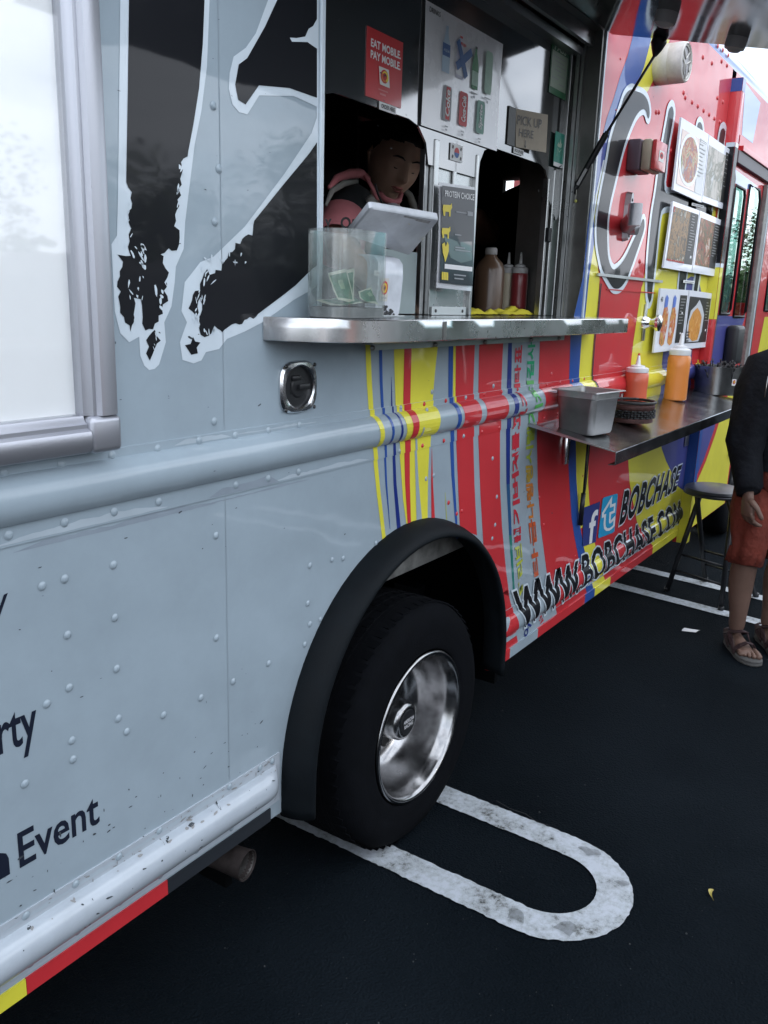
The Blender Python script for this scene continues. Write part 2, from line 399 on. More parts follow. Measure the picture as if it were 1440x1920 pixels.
# rounded U of the parking bay: two legs that run under the truck, joined by a half ring
uc = Vector((1.892, -.415)); ro, ri = .222, .128
def ujag(pts, s): return rag(pts, .0024, .011, s, closed=True)
U = [(uc.x - ro + .004, 2.2)] + [(uc.x - ro * math.cos(R(a)), uc.y - .02 - ro * math.sin(R(a))) for a in range(0, 181, 9)] + [(uc.x + ro + .03, 2.2), (uc.x + ri + .03, 2.2)] \
    + [(uc.x + ri * math.cos(R(a)), uc.y - .02 - ri * math.sin(R(a))) for a in range(0, 181, 9)] + [(uc.x - ri + .004, 2.2)]
marking('parking_line', ujag(U, 3))
a, b = G(1130, 1092), G(1425, 1168); c, d = G(1180, 1062), G(1420, 1120)
def strip(p, q, wd, back=2.2, fwd=2.5):
    p = Vector((p.x, p.y)); q = Vector((q.x, q.y)); dd = (q - p).normalized(); n = Vector((dd.y, -dd.x)) * wd / 2
    p = p - dd * back; q = q + dd * fwd
    return [tuple(p + n), tuple(q + n), tuple(q - n), tuple(p - n)]
marking('parking_line', rag(strip(a, b, .085), .002, .03, 5)); marking('parking_line', rag(strip(c, d, .085), .002, .03, 6))
for u, v, r, s in ((968, 1722, .018, 1), (1060, 1745, .02, 2), (1165, 1660, .011, 3), (1105, 1600, .016, 4)):
    p = G(u, v); bl = [(p.x + r * (1 + .35 * math.sin(3 * t + s)) * math.cos(t) * 1.1, p.y + r * (1 + .35 * math.sin(2 * t + s)) * 1.6 * math.sin(t)) for t in [i * .35 for i in range(18)]]
    marking('oil_stain', bl, STAIN, .0075)
CRK = mat('crack', (.012, .013, .015), .9)
for pts in ([(930, 1505), (955, 1520), (985, 1530), (1005, 1545), (1030, 1552)],):
    q = [G(u, v) for u, v in pts]; l1 = [(p.x + .0016, p.y + random.uniform(-.003, .003)) for p in q]; l2 = [(p.x - .0016, p.y + random.uniform(-.003, .003)) for p in q][::-1]
    marking('crack', l1 + l2, CRK, .0078)

# ================================================================== TRUCK SIDE
ACX, AHW, AZ0, AHT, ZB = 1.83, .495, .42, .49, .345
def arch(n=28, g=0.):
    return [(ACX - AHW - g, ZB)] + [(ACX - (AHW + g) * math.cos(math.pi * i / n), AZ0 + (AHT + g) * math.sin(math.pi * i / n)) for i in range(n + 1)] + [(ACX + AHW + g, ZB)]
WX0, WX1, WZ0, WZ1 = 1.426, 2.891, 1.445, 2.362
XR, XF, ZT = -1.7, 4.53, 2.60
outer = [(XR, ZB)] + arch() + [(XF, ZB), (XF, ZT), (XR, ZT)]
bm = B(); tess(bm, [outer, rect(WX0, WZ0, WX1, WZ1)])
BODY = fin('body_panel', bm, GREY, TRUCK, origin=(1.4, 0, ZB))
# top corner of the body, roof, far side, floor: a closed shell so that the inside is dark
def wallbox(name, x0, x1, y0, y1, z0, z1, mt, label=None, kind=None):
    bm = B(); box(bm, x0, x1, y0, y1, z0, z1); return fin(name, bm, mt, TRUCK, label=label)
bm = B()
cor = [(0.0, ZT)] + [(.14 - .14 * math.cos(R(a)), ZT + .001 + .14 * math.sin(R(a))) for a in range(0, 91, 10)] + [(1.1, 2.79), (2.2, 2.74), (2.2, 2.70), (1.1, 2.75), (.16, 2.70), (.04, 2.60)]
skinrings(bm, [[Vector((x, y, z)) for y, z in cor] for x in (XR, 6.2)])
fin('roof', bm, mat('roof_blue_vinyl', (.05, .13, .42), .34, coat=1, crough=.05), TRUCK, smooth='auto')
wallbox('rear_wall', XR, XR + .03, .01, 2.19, ZB, 2.62, GREY)
bm = B()
for x0, x1, z0, z1 in ((XR, 4.9, .35, 2.7), (4.9, 5.9, .35, 1.35), (4.9, 5.9, 2.2, 2.7), (5.9, 6.2, .35, 2.7)): box(bm, x0, x1, 2.17, 2.2, z0, z1)
fin('far_side_wall', bm, mat('far_wall_paint', (.25, .25, .26), .5, var=.1), TRUCK)
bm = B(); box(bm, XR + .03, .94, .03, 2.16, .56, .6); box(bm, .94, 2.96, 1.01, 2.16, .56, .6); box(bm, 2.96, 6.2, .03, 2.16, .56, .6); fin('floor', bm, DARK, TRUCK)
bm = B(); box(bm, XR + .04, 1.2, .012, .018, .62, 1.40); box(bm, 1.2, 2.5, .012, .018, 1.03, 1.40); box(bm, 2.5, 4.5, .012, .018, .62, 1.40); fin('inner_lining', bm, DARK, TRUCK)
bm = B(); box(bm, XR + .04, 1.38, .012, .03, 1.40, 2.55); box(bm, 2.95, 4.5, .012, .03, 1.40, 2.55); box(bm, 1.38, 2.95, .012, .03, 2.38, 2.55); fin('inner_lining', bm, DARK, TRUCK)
HOOD = mat('grey_green_lining', (.16, .18, .15), .5, var=.15)
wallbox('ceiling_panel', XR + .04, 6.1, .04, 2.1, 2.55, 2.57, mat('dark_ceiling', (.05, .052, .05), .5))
# wheel well: dark box behind the arch, open at the front and the bottom, with the frame rail that shows
bm = B(); box(bm, .95, 2.95, .05, 1.0, .99, 1.02); box(bm, .95, 2.95, .98, 1.0, .1, .99); box(bm, 1.18, 1.2, .05, .98, .2, .99); box(bm, 2.5, 2.52, .05, .98, .2, .99)
fin('wheel_well', bm, mat('undercoat', (.0025, .003, .0035), .9, spec=.05), TRUCK)
bm = B(); box(bm, 1.25, 2.45, .035, .05, .775, .93, bev=.003)
fin('inner_fender', bm, mat('galvanised_plate', (.17, .17, .16), .6, metal=.3, bump=.4, bscale=50, var=.6, vscale=18), TRUCK)
bm = B(); box(bm, XR, 1.3, .35, .45, .3, .56); box(bm, 2.45, 6.0, .35, .45, .3, .5); box(bm, XR, 6.0, 1.7, 1.8, .3, .56); fin('chassis_rail', bm, BLKM, TRUCK)
for y in (.3, .9): 
    pass
# rubber fender flare
def flare():
    bm = B(); path = []
    n = 40
    zs = [(ACX - AHW, z) for z in (.335, .36, .39)]
    path = [(-1, p) for p in zs] + [(0, (ACX - AHW * math.cos(math.pi * i / n), AZ0 + AHT * math.sin(math.pi * i / n))) for i in range(n + 1)] + [(1, (ACX + AHW, z)) for z in (.39, .365, .335)]
    sec = [(.024, 0.001), (.024, -.006), (.019, -.03), (.010, -.052), (-.001, -.066), (-.010, -.071), (-.017, -.069), (-.019, -.062), (-.016, -.052), (-.008, -.03), (-.004, .012), (.010, .02)]
    rings = []
    for k, (x, z) in path:
        n2 = Vector((x - ACX, (z - AZ0) * (AHW / AHT) ** 2 if k == 0 else 0)); n2 = n2.normalized() if n2.length else Vector((k, 0))
        rings.append([Vector((x + n2.x * a, b, z + n2.y * a)) for a, b in sec])
    skinrings(bm, rings); bmesh.ops.recalc_face_normals(bm, faces=bm.faces[:])
    fin('fender_flare', bm, RUB, TRUCK, smooth=True)
flare()

# ---- wheel
WC = Vector((1.845, -.05, .348))
def wheel(c, with_rim=True):
    x, y, z = c; ax = Vector((0, 1, 0))
    wh = bpy.data.objects.new('wheel', None); COL.objects.link(wh); wh.parent = TRUCK; WL[wh.name] = Vector(c); wh.location = Vector(c) - wl(TRUCK)
    bm = B(); Rt = .352; w_ = .235
    lathe(bm, [(.215, .03), (.222, .004), (.235, -.001), (.258, .003), (.27, .001), (.30, .002), (.322, .008), (.334, .018), (.340, .024), (.343, .030), (.349, .04), (Rt, .062), (Rt, w_ - .062), (.349, w_ - .04), (.335, w_ - .018), (.30, w_), (.225, w_), (.212, w_ - .03)], c, ax, 96)
    for k in range(3): lathe(bm, [(Rt + .0005, .072 + .033 * k), (Rt - .009, .076 + .033 * k), (Rt - .009, .082 + .033 * k), (Rt + .0005, .086 + .033 * k)], c, ax, 96, mi=1)
    ty = fin('tyre', bm, TYRE, wh, smooth='auto', mats=[TYRE, mat('tread_groove', (.004, .004, .005), .9)])
    bm = B(); nb = 62
    for i in range(nb):       # shoulder and centre tread blocks
        a = 2 * math.pi * i / nb
        for (h0, h1, sk, wd) in ((.030, .070, .0, .0118), (.0875, .104, .5, .0115), (.1205, .137, 0, .0115), (.1535, .17, .5, .0115), (.165 + .0, .205, .2, .0118)):
            aa = a + sk * 2 * math.pi / nb; t = Vector((-math.sin(aa), 0, math.cos(aa))); rr = Vector((math.cos(aa), 0, math.sin(aa)))
            c0 = c + rr * (Rt - .004)
            pts = []
            for s_, h in ((-1, h0), (1, h0), (1, h1), (-1, h1)): pts.append(c0 + t * (s_ * wd) + ax * (h + (.004 if s_ > 0 else -.004)))
            lo = [bm.verts.new(p) for p in pts]; hi = [bm.verts.new(p + rr * (.0055 if h0 > .04 else .0035)) for p in pts]
            bm.faces.new(hi)
            for j in range(4): bm.faces.new((lo[j], lo[(j + 1) % 4], hi[(j + 1) % 4], hi[j]))
    bmesh.ops.recalc_face_normals(bm, faces=bm.faces[:])
    tr = fin('tread_blocks', bm, TYRE, ty, kind='stuff')
    if not with_rim: return wh
    bm = B()
    lathe(bm, [(.214, .016), (.218, .006), (.216, -.001), (.209, -.003), (.203, .002), (.1985, .010), (.197, .016), (.1925, .022), (.188, .040), (.183, .062), (.178, .090), (.172, .115), (.160, .135), (.135, .149), (.10, .155), (.085, .150), (.062, .142)], c, ax, 96)
    rim = fin('rim', bm, CHR, wh, smooth=True)
    for k in range(8):       # hand holes round the disc
        a = R(22.5 + 45 * k); p = c + Vector((.118 * math.cos(a), .1485, .118 * math.sin(a)))
        bm = B(); lathe(bm, [(.0, 0), (.019, 0), (.021, -.0012), (.022, .004)], p, ax, 18); fin('hand_hole', bm, mat('hole_dark', (.01, .01, .01), .8), rim)
    bm = B(); lathe(bm, [(.064, .16), (.062, .135), (.060, .085), (.056, .06), (.050, .050), (.040, .046), (.036, .047)], c, ax, 48); hc = fin('hub_cap', bm, CHR, wh, smooth=True)
    bm = B(); lathe(bm, [(.037, .048), (.036, .0445), (.0, .0435)], c, ax, 32); fin('cap_badge', bm, BLKP, hc, smooth='auto')
    q = lambda dx, dz: Vector((c.x + dx, c.y + .0425, c.z + dz))
    quad_text('badge_lettering', 'AMERICAN', [q(-.026, .002), q(.026, .002), q(.026, .013), q(-.026, .013)], mat('badge_silver', (.6, .6, .62), .4), hc, off=.02, lift=.0)
    quad_text('badge_lettering', 'RACING', [q(-.022, -.013), q(.022, -.013), q(.022, -.002), q(-.022, -.002)], MATS['badge_silver'], hc, off=.02, lift=.0)
    return wh
wheel(WC)
bm = B(); tube(bm, [(1.845, .1, .348), (1.845, 1.9, .348)], .05, 14); fin('axle', bm, BLKM, TRUCK, smooth=True)
# inner rear tyre and the wheels of the far side, and the steered wheel seen past the door
def plain_wheel(c, nm='wheel'):
    wh = bpy.data.objects.new('wheel', None); COL.objects.link(wh); wh.parent = TRUCK; WL[wh.name] = Vector(c); wh.location = Vector(c) - wl(TRUCK)
    bm = B(); lathe(bm, [(.20, .06), (.215, .004), (.235, 0), (.30, .002), (.335, .018), (.349, .04), (.352, .062), (.352, .17), (.335, .215), (.30, .232), (.20, .232)], c, Vector((0, 1, 0)), 64); fin('tyre', bm, TYRE, wh, smooth='auto')
    bm = B(); lathe(bm, [(.214, .01), (.205, .0), (.195, .02), (.17, .06), (.09, .05), (.06, -.01), (.0, -.02)], c, Vector((0, 1, 0)), 48); fin('rim', bm, BLKM, wh, smooth=True)
plain_wheel(Vector((1.845, .24, .350))); plain_wheel(Vector((1.845, 1.9, .350))); plain_wheel(Vector((6.02, .02, .350))); plain_wheel(Vector((6.02, 1.9, .350)))

# ---- rails
def rail(name, x0, x1, zlo, zhi, zs, mt, taper=None):
    bm = B(); zz = sorted(set([zlo, zlo + .0006, zhi - .0006, zhi] + [z for z in zs if zlo < z < zhi]))
    xs = [x0, x1] if not taper else [x0] + [x1 - taper + taper * math.sin(R(a)) for a in (0, 20, 40, 60, 75, 90)]
    rings = []
    for i, x in enumerate(xs):
        k = 1. if not taper or i < 2 else max(0, 1 - ((x - (x1 - taper)) / taper) ** 2) ** .5
        xx = x
        rings.append([Vector((xx, 0.0005, zlo))] + [Vector((xx, -(.003 + max(0, prof(x0 + .01, z) - .003) * k), z)) for z in zz] + [Vector((xx, 0.0005, zhi))])
    if taper: rings.append([Vector((x1 + .012, 0.0005, zlo))] + [Vector((x1 + .012, -.003, z)) for z in zz] + [Vector((x1 + .012, 0.0005, zhi))])
    vs = [[bm.verts.new(p) for p in r_] for r_ in rings]
    for a, b in zip(vs, vs[1:]):
        for i in range(len(a) - 1): bm.faces.new((a[i], a[i + 1], b[i + 1], b[i]))
    bm.faces.new(vs[-1]); bm.faces.new(vs[0][::-1]); bmesh.ops.recalc_face_normals(bm, faces=bm.faces[:])
    return fin(name, bm, mt, TRUCK, smooth='auto')
rail('rub_rail', XR, XF, 1.1235, 1.2465, ZL, GREY)
rail('skirt_rail', XR, 1.29, .383, .503, ZL2, mat('scuffed_grey_vinyl', (.42, .47, .52), .36, coat=.8, var=.1, vscale=12, wave=.003), taper=.05)
rail('skirt_rail', 2.392, XF, .383, .503, ZL2, GREY)
for a_, b_, m_ in ((ACX + AHW + .03, 2.49, RED), (2.49, 2.72, GREY), (2.72, 3.18, RED), (3.18, 3.29, BLUE), (3.29, 3.48, YEL), (3.48, 4.08, RED), (4.08, XF, YEL)):
    bm = B(); box(bm, a_ + .0003, b_ - .0003, -.006, .02, .316, .352); fin('skirt_lip', bm, m_, TRUCK)
# coloured skirt strip under the rear rail
for x0, x1, mt in ((XR, .26, RED), (.26, .66, YEL), (.66, .969, RED), (.969, 1.272, mat('dark_skirt', (.02, .024, .03), .5))):
    bm = B(); box(bm, x0 + .0005, x1 - .0005, -.0035, .001, .3445, .3765); fin('skirt_strip', bm, mt, TRUCK)
# thin panel joints
for x in (1.146,):
    decal('panel_seam', [[(x - .0008, .51), (x + .0008, .51), (x + .0008, 1.12), (x - .0008, 1.12)]], mat('seam_soft', (.27, .325, .37), .45), 1, px=False)
    decal('panel_seam', [[(x - .0008, 1.25), (x + .0008, 1.25), (x + .0008, 2.3), (x - .0008, 2.3)]], MATS['seam_soft'], 1, px=False)

# ---- rivets: every head its own part, one shared mesh per size
def rivet_mesh(r, h):
    bm = B(); lathe(bm, [(r * 1.25, 0), (r * 1.0, h * .25), (r * .8, h * .75), (r * .45, h), (.0001, h * 1.05)], (0, 0, 0), Vector((0, -1, 0)), 12)
    for f in bm.faces: f.smooth = True
    me = bpy.data.meshes.new('rivet'); bm.to_mesh(me); bm.free(); return me
RM = {}
def rivet(x, z, mt, r=.0052, h=.003, dy=0.):
    k = (mt.name, r)
    if k not in RM:
        RM[k] = rivet_mesh(r, h); RM[k].materials.append(mt)
    o = bpy.data.objects.new('rivet', RM[k]); COL.objects.link(o); o.parent = TRUCK
    p = Vector((x, -prof(x, z) - .0008 + dy, z)); o.location = p - wl(TRUCK); WL[o.name] = p
for u, v in zp(0, 680, 2.4, [(20, 495), (277, 458), (504, 418), (708, 388), (895, 350), (1057, 328), (1207, 306), (1346, 282), (38, 778), (290, 720), (513, 672), (713, 627), (1060, 552), (1205, 521), (1342, 492), (515, 912), (296, 975), (194, 1008), (521, 1150), (308, 1228), (529, 1380), (316, 1465), (976, 780), (978, 1240), (968, 265), (1398, 915), (1389, 1085), (1398, 1178), (1375, 1270), (1213, 1355), (1053, 1437)]) \
        + zp(0, 1200, 2.4, [(215, 290), (537, 356), (575, 415), (740, 340), (908, 262), (328, 455), (333, 540), (117, 650), (116, 1240), (340, 1098), (535, 975), (717, 858), (1032, 660), (1170, 575), (1225, 545), (137, 1455), (350, 1310), (541, 1178), (722, 1058), (885, 945), (1042, 845)]) \
        + zp(0, 0, 2.4, [(965, 475), (972, 998), (990, 760)]):
    x, z = P(u, v, -.003); rivet(x, z, GREY, .0062, .0026)
for u, v in zp(640, 620, 3.1304, [(345, 470), (475, 465), (545, 850), (500, 870), (895, 325), (890, 750), (915, 975), (905, 1140), (632, 1010), (680, 1075), (535, 360), (710, 1060), (888, 1220), (1235, 255), (1190, 1140), (1165, 980)]) + zp(500, 960, 3, [(370, 270), (433, 262), (247, 303), (235, 517), (305, 605), (247, 630), (218, 745), (617, 177), (1200, 185)]):
    x, z = P(u, v, -.002)
    rivet(x, z, RED if x > 2.35 or 2.0 < x < 2.2 else GREY, .0055, .0025)
for i in range(12):
    for z in (1.132, 1.240): rivet(1.75 + .11 * i, z, GREY if i in (0, 3, 7) else RED, .005, .003)
for u, v in zp(1260, 60, 8, [(470, 380), (605, 470), (750, 440), (830, 505), (180, 910), (205, 985), (307, 1055), (392, 1115), (480, 1180), (562, 1240), (640, 1300), (717, 1350), (685, 990), (765, 1050), (690, 210), (765, 270), (845, 350), (925, 430), (1215, 720), (1270, 790), (1330, 850), (1385, 920)]) + [(1220, 275), (1231, 210), (1236, 210), (1190, 165), (1233, 295), (1258, 283), (1200, 490)]:
    x, z = P(u, v, -.002)
    if x < 4.5: rivet(x, z, RED, .009, .005)
for z in [.55 + .16 * i for i in range(12)]:
    if not 1.1 < z < 1.26: rivet(3.03 + .012, z, RED, .004, .0025)
for i in range(9): rivet(4.62 + .1 * i, 2.33 + (.02 if i % 2 else 0), BLUE, .007, .004)

# ---- wear: ragged paint edges along the rail, scratches, dirt specks
WEAR = mat('worn_pale_paint', (.42, .49, .54), .4, coat=.6, var=.1); WEARD = mat('worn_dull_paint', (.26, .31, .36), .5, coat=.4, var=.15); SCUFF = mat('scuff_dark', (.05, .06, .07), .7, var=.4, vscale=200)
rnd = random.Random(21)
def ragstrip(x0, x1, zc, h, mt, seed, l=.6):
    r_ = random.Random(seed); n_ = max(6, int((x1 - x0) / .012)); up_, dn_ = [], []
    a_ = h
    for i in range(n_ + 1):
        t = i / n_; a_ = max(.0008, a_ + r_.uniform(-.0022, .0022)); a_ = min(a_, h * 1.8); e_ = min(1, 6 * t, 6 * (1 - t))
        up_.append((x0 + (x1 - x0) * t, zc + a_ * e_ + .0002)); dn_.append((x0 + (x1 - x0) * t, zc - .0002 - .0012 * r_.random() * e_))
    decal('paint_wear', [up_ + dn_[::-1]], mt, l, px=False)
for x0, x1, zc, h, mt in ((.66, 1.0, 1.128, .009, WEAR), (1.02, 1.16, 1.236, .010, WEAR), (1.10, 1.30, 1.126, .010, WEARD), (1.28, 1.62, 1.128, .006, WEAR), (1.17, 1.42, 1.238, .004, WEAR), (.7, 1.12, 1.112, .006, WEARD), (.95, 1.4, 1.114, .004, WEARD), (.62, 1.2, .488, .006, WEAR), (.62, .95, .392, .005, WEAR), (2.3 + .4, 3.1, 1.238, .003, RED)):
    ragstrip(x0, x1, zc, h, mt, int(x0 * 100), .5 + .35 * (int(x0 * 100) % 7) / 7 + (.12 if mt is WEARD else 0))
def specks(name, n, x0, x1, z0, z1, s0, s1, mt, seed, asp=2.2):
    r_ = random.Random(seed); bm = B()
    for i in range(n):
        x, z = r_.uniform(x0, x1), r_.uniform(z0, z1)
        if abs(x - ACX) < AHW + .04 and z < .95: continue
        s_ = r_.uniform(s0, s1) * (1 if r_.random() < .8 else 1.8); a = R(r_.choice((0, 10, 165, 90)) + r_.uniform(-15, 15)); k = r_.uniform(1, asp * 2); pts = []
        for j in range(6):
            t = math.pi * j / 3; u_, v_ = s_ * k * math.cos(t) * r_.uniform(.7, 1.2), s_ * math.sin(t) * r_.uniform(.6, 1.3); pts.append((x + u_ * math.cos(a) - v_ * math.sin(a), z + u_ * math.sin(a) + v_ * math.cos(a)))
        bm.faces.new([bm.verts.new((p[0], -(prof(p[0], p[1]) + .0009), p[1])) for p in pts])
    fin(name, bm, mt, TRUCK, kind='stuff')
specks('scuff_marks', 130, .60, 1.9, .40, 2.1, .0004, .0011, SCUFF, 3); specks('scuff_marks', 70, .60, 1.28, .40, .62, .0005, .0015, SCUFF, 4); specks('scuff_marks', 60, .64, 1.28, .47, .50, .0006, .0018, mat('bare_metal_scuff', (.25, .25, .25), .5), 8)
specks('scuff_marks', 60, 2.4, 4.4, .38, 2.4, .0006, .0022, SCUFF, 5); specks('paint_scratches', 16, .7, 1.3, 1.3, 1.95, .0003, .0005, SCUFF, 6, 4)
# ================================================================== GRAPHICS (thin vinyl laid over the panel and its rails)
Z2 = lambda pts: zp(640, 620, 3.1304, pts)
def stripe(name, left, right, mt, layer, label=None): return decal(name, Z2(left) + Z2(right)[::-1], mt, layer, label)
stripe('stripe', [(136, 40), (140, 100), (148, 300), (165, 540), (180, 700), (205, 940), (243, 1255), (252, 1330)], [(168, 40), (170, 100), (178, 300), (192, 540), (205, 700), (228, 940), (263, 1240), (275, 1330)], YEL, 1, 'narrow yellow stripe')
stripe('stripe', [(217, 40), (219, 100), (224, 300), (238, 540), (247, 690), (258, 900), (284, 1165)], [(236, 40), (238, 100), (241, 300), (252, 540), (260, 690), (268, 900), (286, 1165)], BLUE, 1, 'thin blue stripe ending in a point')
stripe('stripe', [(292, 270), (291, 440), (298, 680), (305, 900), (328, 1190), (333, 1300)], [(293, 270), (299, 440), (313, 680), (323, 900), (350, 1180), (356, 1300)], DBLUE, 1, 'dark blue stripe widening downwards')
stripe('stripe', [(305, 40), (307, 100), (317, 440), (337, 670), (362, 1000), (385, 1165), (396, 1300)], [(572, 40), (564, 100), (548, 250), (535, 410), (518, 640), (508, 850), (505, 1110), (505, 1200)], YEL, 1, 'broad yellow stripe')
stripe('stripe', [(424, 560), (427, 660), (434, 900), (440, 1140), (442, 1250)], [(432, 560), (438, 660), (452, 900), (472, 1120), (480, 1250)], GREY, 2)
stripe('stripe', [(367, 40), (367, 100), (361, 430), (366, 660), (372, 900), (388, 1150), (393, 1250)], [(412, 40), (410, 100), (402, 430), (399, 660), (400, 900), (407, 1150), (410, 1250)], RED, 2, 'narrow red stripe on the yellow one')
stripe('stripe', [(530, 690), (526, 900), (528, 1110), (530, 1200)], [(531, 690), (537, 900), (549, 1110), (556, 1200)], RED, 1, 'red spike')
stripe('stripe', [(607, 950), (615, 1110)], [(609, 950), (619, 1110)], LIME, 1)
stripe('stripe', [(629, 40), (628, 95), (627, 390), (636, 640), (645, 850), (668, 1130), (674, 1220)], [(656, 40), (655, 95), (650, 390), (657, 640), (663, 850), (680, 1130), (686, 1220)], BLUE, 1, 'blue stripe')
stripe('stripe', [(657, 40), (656, 95), (655, 380), (662, 440)], [(672, 40), (670, 95), (668, 380), (669, 440)], YEL, 1)
stripe('stripe', [(672, 40), (671, 95), (669, 390), (673, 640), (682, 850), (694, 1130), (697, 1165)], [(783, 40), (782, 90), (772, 380), (773, 620), (780, 900), (792, 1150), (795, 1200)], RED, 1, 'red stripe')
stripe('stripe', [(809, 40), (808, 90), (803, 380), (803, 620), (815, 950), (835, 1290), (860, 1500)], [(950, 40), (948, 85), (935, 380), (930, 620), (930, 900), (942, 1150), (965, 1400), (985, 1560)], RED, 1, 'broad red stripe')
decal('stripe', [PP([(951, 1105), (960, 1142), (966, 1180), (971, 1205)]) + [(2.4955, ZB + .001), (2.329, ZB + .001), (2.329, .56)]], RED, 1, px=False)
stripe('stripe', [(979, 30), (978, 85), (970, 370), (966, 600), (968, 900)], [(1002, 30), (1000, 85), (996, 370), (990, 600), (988, 900)], DBLUE, 1, 'dark blue stripe')
stripe('stripe', [(968, 900), (984, 1200)], [(988, 900), (999, 1200)], vinyl('petrol_vinyl', (.02, .09, .22)), 1)
stripe('stripe', [(984, 1200), (1008, 1540)], [(999, 1200), (1018, 1540)], TEAL, 1)
Z1 = lambda pts: zp(900, 880, 2.6667, pts)
RL = Z2([(1167, 30), (1165, 55), (1155, 330), (1148, 540), (1147, 640), (1152, 900), (1170, 1150), (1205, 1420)]) + Z1([(345, 560), (362, 640), (378, 690), (388, 745), (392, 780)])
fr = [PP(RL)[i] for i in range(len(RL))]
x_bot = fr[-1][0]
decal('red_field', [fr + [(x_bot, ZB + .001), (XF - .001, ZB + .001), (XF - .001, ZT), (WX1 + .002, ZT), (WX1 + .002, WZ0 - .01), (fr[0][0], WZ0 - .03)]], RED, 1, px=False)
# blue ribbon
BL_L = [(1190, 57), (1186, 67), (1176, 106), (1162, 144), (1151, 181), (1137, 222), (1123, 278), (1112, 340), (1102, 420), (1092, 520), (1076, 590), (1069, 629), (1066, 720), (1064, 790), (1063, 824), (1067, 907), (1071, 971), (1076, 1004), (1084, 1045), (1097, 1101), (1102, 1122), (1106, 1133)]
BL_R = [(1226, 57), (1222, 67), (1207, 125), (1190, 170), (1165, 225), (1140, 285), (1123, 340), (1115, 368), (1113, 400), (1113.5, 458), (1110, 479), (1104, 519), (1097, 590), (1090, 629), (1084, 720), (1079, 780), (1079, 828), (1080, 895), (1083.7, 954), (1088, 991), (1095, 1030), (1104, 1070), (1113, 1108), (1116, 1127)]
decal('ribbon', BL_L + BL_R[::-1], BLUE, 2, 'blue ribbon')
YR = [(1262, 57), (1255, 75), (1246, 97), (1234, 131), (1215, 169), (1190, 205), (1165, 260), (1150, 320), (1140, 380), (1126, 440), (1120, 500), (1123.5, 525), (1119, 590), (1113, 629), (1108, 720), (1104, 780), (1103.5, 833), (1102, 905), (1105, 950), (1096, 985)]
decal('ribbon', BL_R[:20] + YR[::-1], YEL, 2, 'yellow ribbon')
decal('ribbon', [(1093, 1024), (1113.7, 1016), (1121, 1041), (1127, 1067), (1134, 1090), (1137, 1106), (1117, 1121), (1113, 1108), (1104, 1070), (1099, 1045)], YEL, 3)
decal('pinstripe', [(1133, 300), (1130, 300), (1117, 360), (1108, 420), (1101, 480), (1104, 480), (1111, 420), (1119, 365)], OUTL, 3)
# yellow and blue fields near the door
YB = [(1222, 430), (1205, 531), (1202, 540), (1195.6, 584), (1187, 640), (1181, 695), (1178, 760), (1176, 836), (1177, 857), (1180, 905), (1188, 950), (1194, 979), (1205, 1000), (1226, 1026), (1240, 1030)]
xe = XF - .0012
yb = PP(YB); zend = yb[-1][1]
decal('yellow_field', [yb + [(yb[-1][0], ZB + .001), (xe, ZB + .001), (xe, 1.98), P(1243, 392)]], YEL, 2, px=False)
PU = [(1281, 544), (1287, 524), (1295, 518), (1305, 521), (1311, 532), (1314, 546), (1318, 570), (1316, 600), (1298, 650), (1293, 700), (1294, 735)]
pr = PP(PU)
decal('blue_field', [pr + [(xe, pr[-1][1] - .03), (xe, .565), P(1268, 910), P(1257.8, 884), P(1248, 864), P(1240, 841), P(1237, 821.7), P(1236, 780), P(1237, 728), P(1240, 684), P(1243, 655), P(1262, 600)]], PURP, 3, px=False)
decal('red_field', [[P(1342, 549), P(1335, 556), P(1330, 600), P(1298, 650), P(1293, 700), P(1294, 735), (xe, pr[-1][1] - .03), (xe, 1.50)]], RED, 4, px=False)

# ---- big brush letters on the grey side
Z0 = lambda pts: zp(0, 0, 2.4, pts)
def rr(pts, s, amp=.0035, st=.012, zmax=1.9): return rag(PP(pts), amp, st, s, sel=lambda a, b: (a.y + b.y) / 2 < zmax and (a - b).length < .28)
OA = Z0([(545, -260), (540, 0), (535, 400), (530, 850), (525, 1060), (500, 1100), (505, 1200), (515, 1400), (540, 1500), (580, 1540), (625, 1515), (630, 1600), (648, 1645), (670, 1665), (695, 1660), (715, 1640), (745, 1540), (738, 1450), (770, 1380), (785, 1270), (790, 1200), (825, 1120), (832, 1000), (850, 850), (875, 650), (905, 500), (930, 300), (942, 0), (944, -260)])
decal('letter_outline', OA, OUTL, 1)
A1 = Z0([(580, -260), (578, 0), (573, 400), (567, 820), (592, 915), (572, 1000), (588, 1060), (583, 1140), (540, 1150), (532, 1220), (546, 1380), (562, 1450), (585, 1492), (605, 1440), (600, 1340), (618, 1350), (635, 1430), (650, 1478), (700, 1462), (738, 1392), (750, 1270), (745, 1205), (720, 1130), (775, 1135), (797, 1100), (795, 1040), (782, 990), (802, 900), (808, 780), (845, 680), (868, 560), (893, 400), (910, 200), (918, 0), (920, -260)])
decal('letter', rag(PP(A1), .0062, .0075, 11, sel=lambda a, b: a.y < 1.75 and b.y < 1.75), BLK, 2, px=False)
decal('letter', rag(PP(Z0([(655, 1530), (700, 1480), (722, 1535), (690, 1565), (672, 1622), (655, 1590), (668, 1560)])), .004, .008, 12), BLK, 2, px=False)
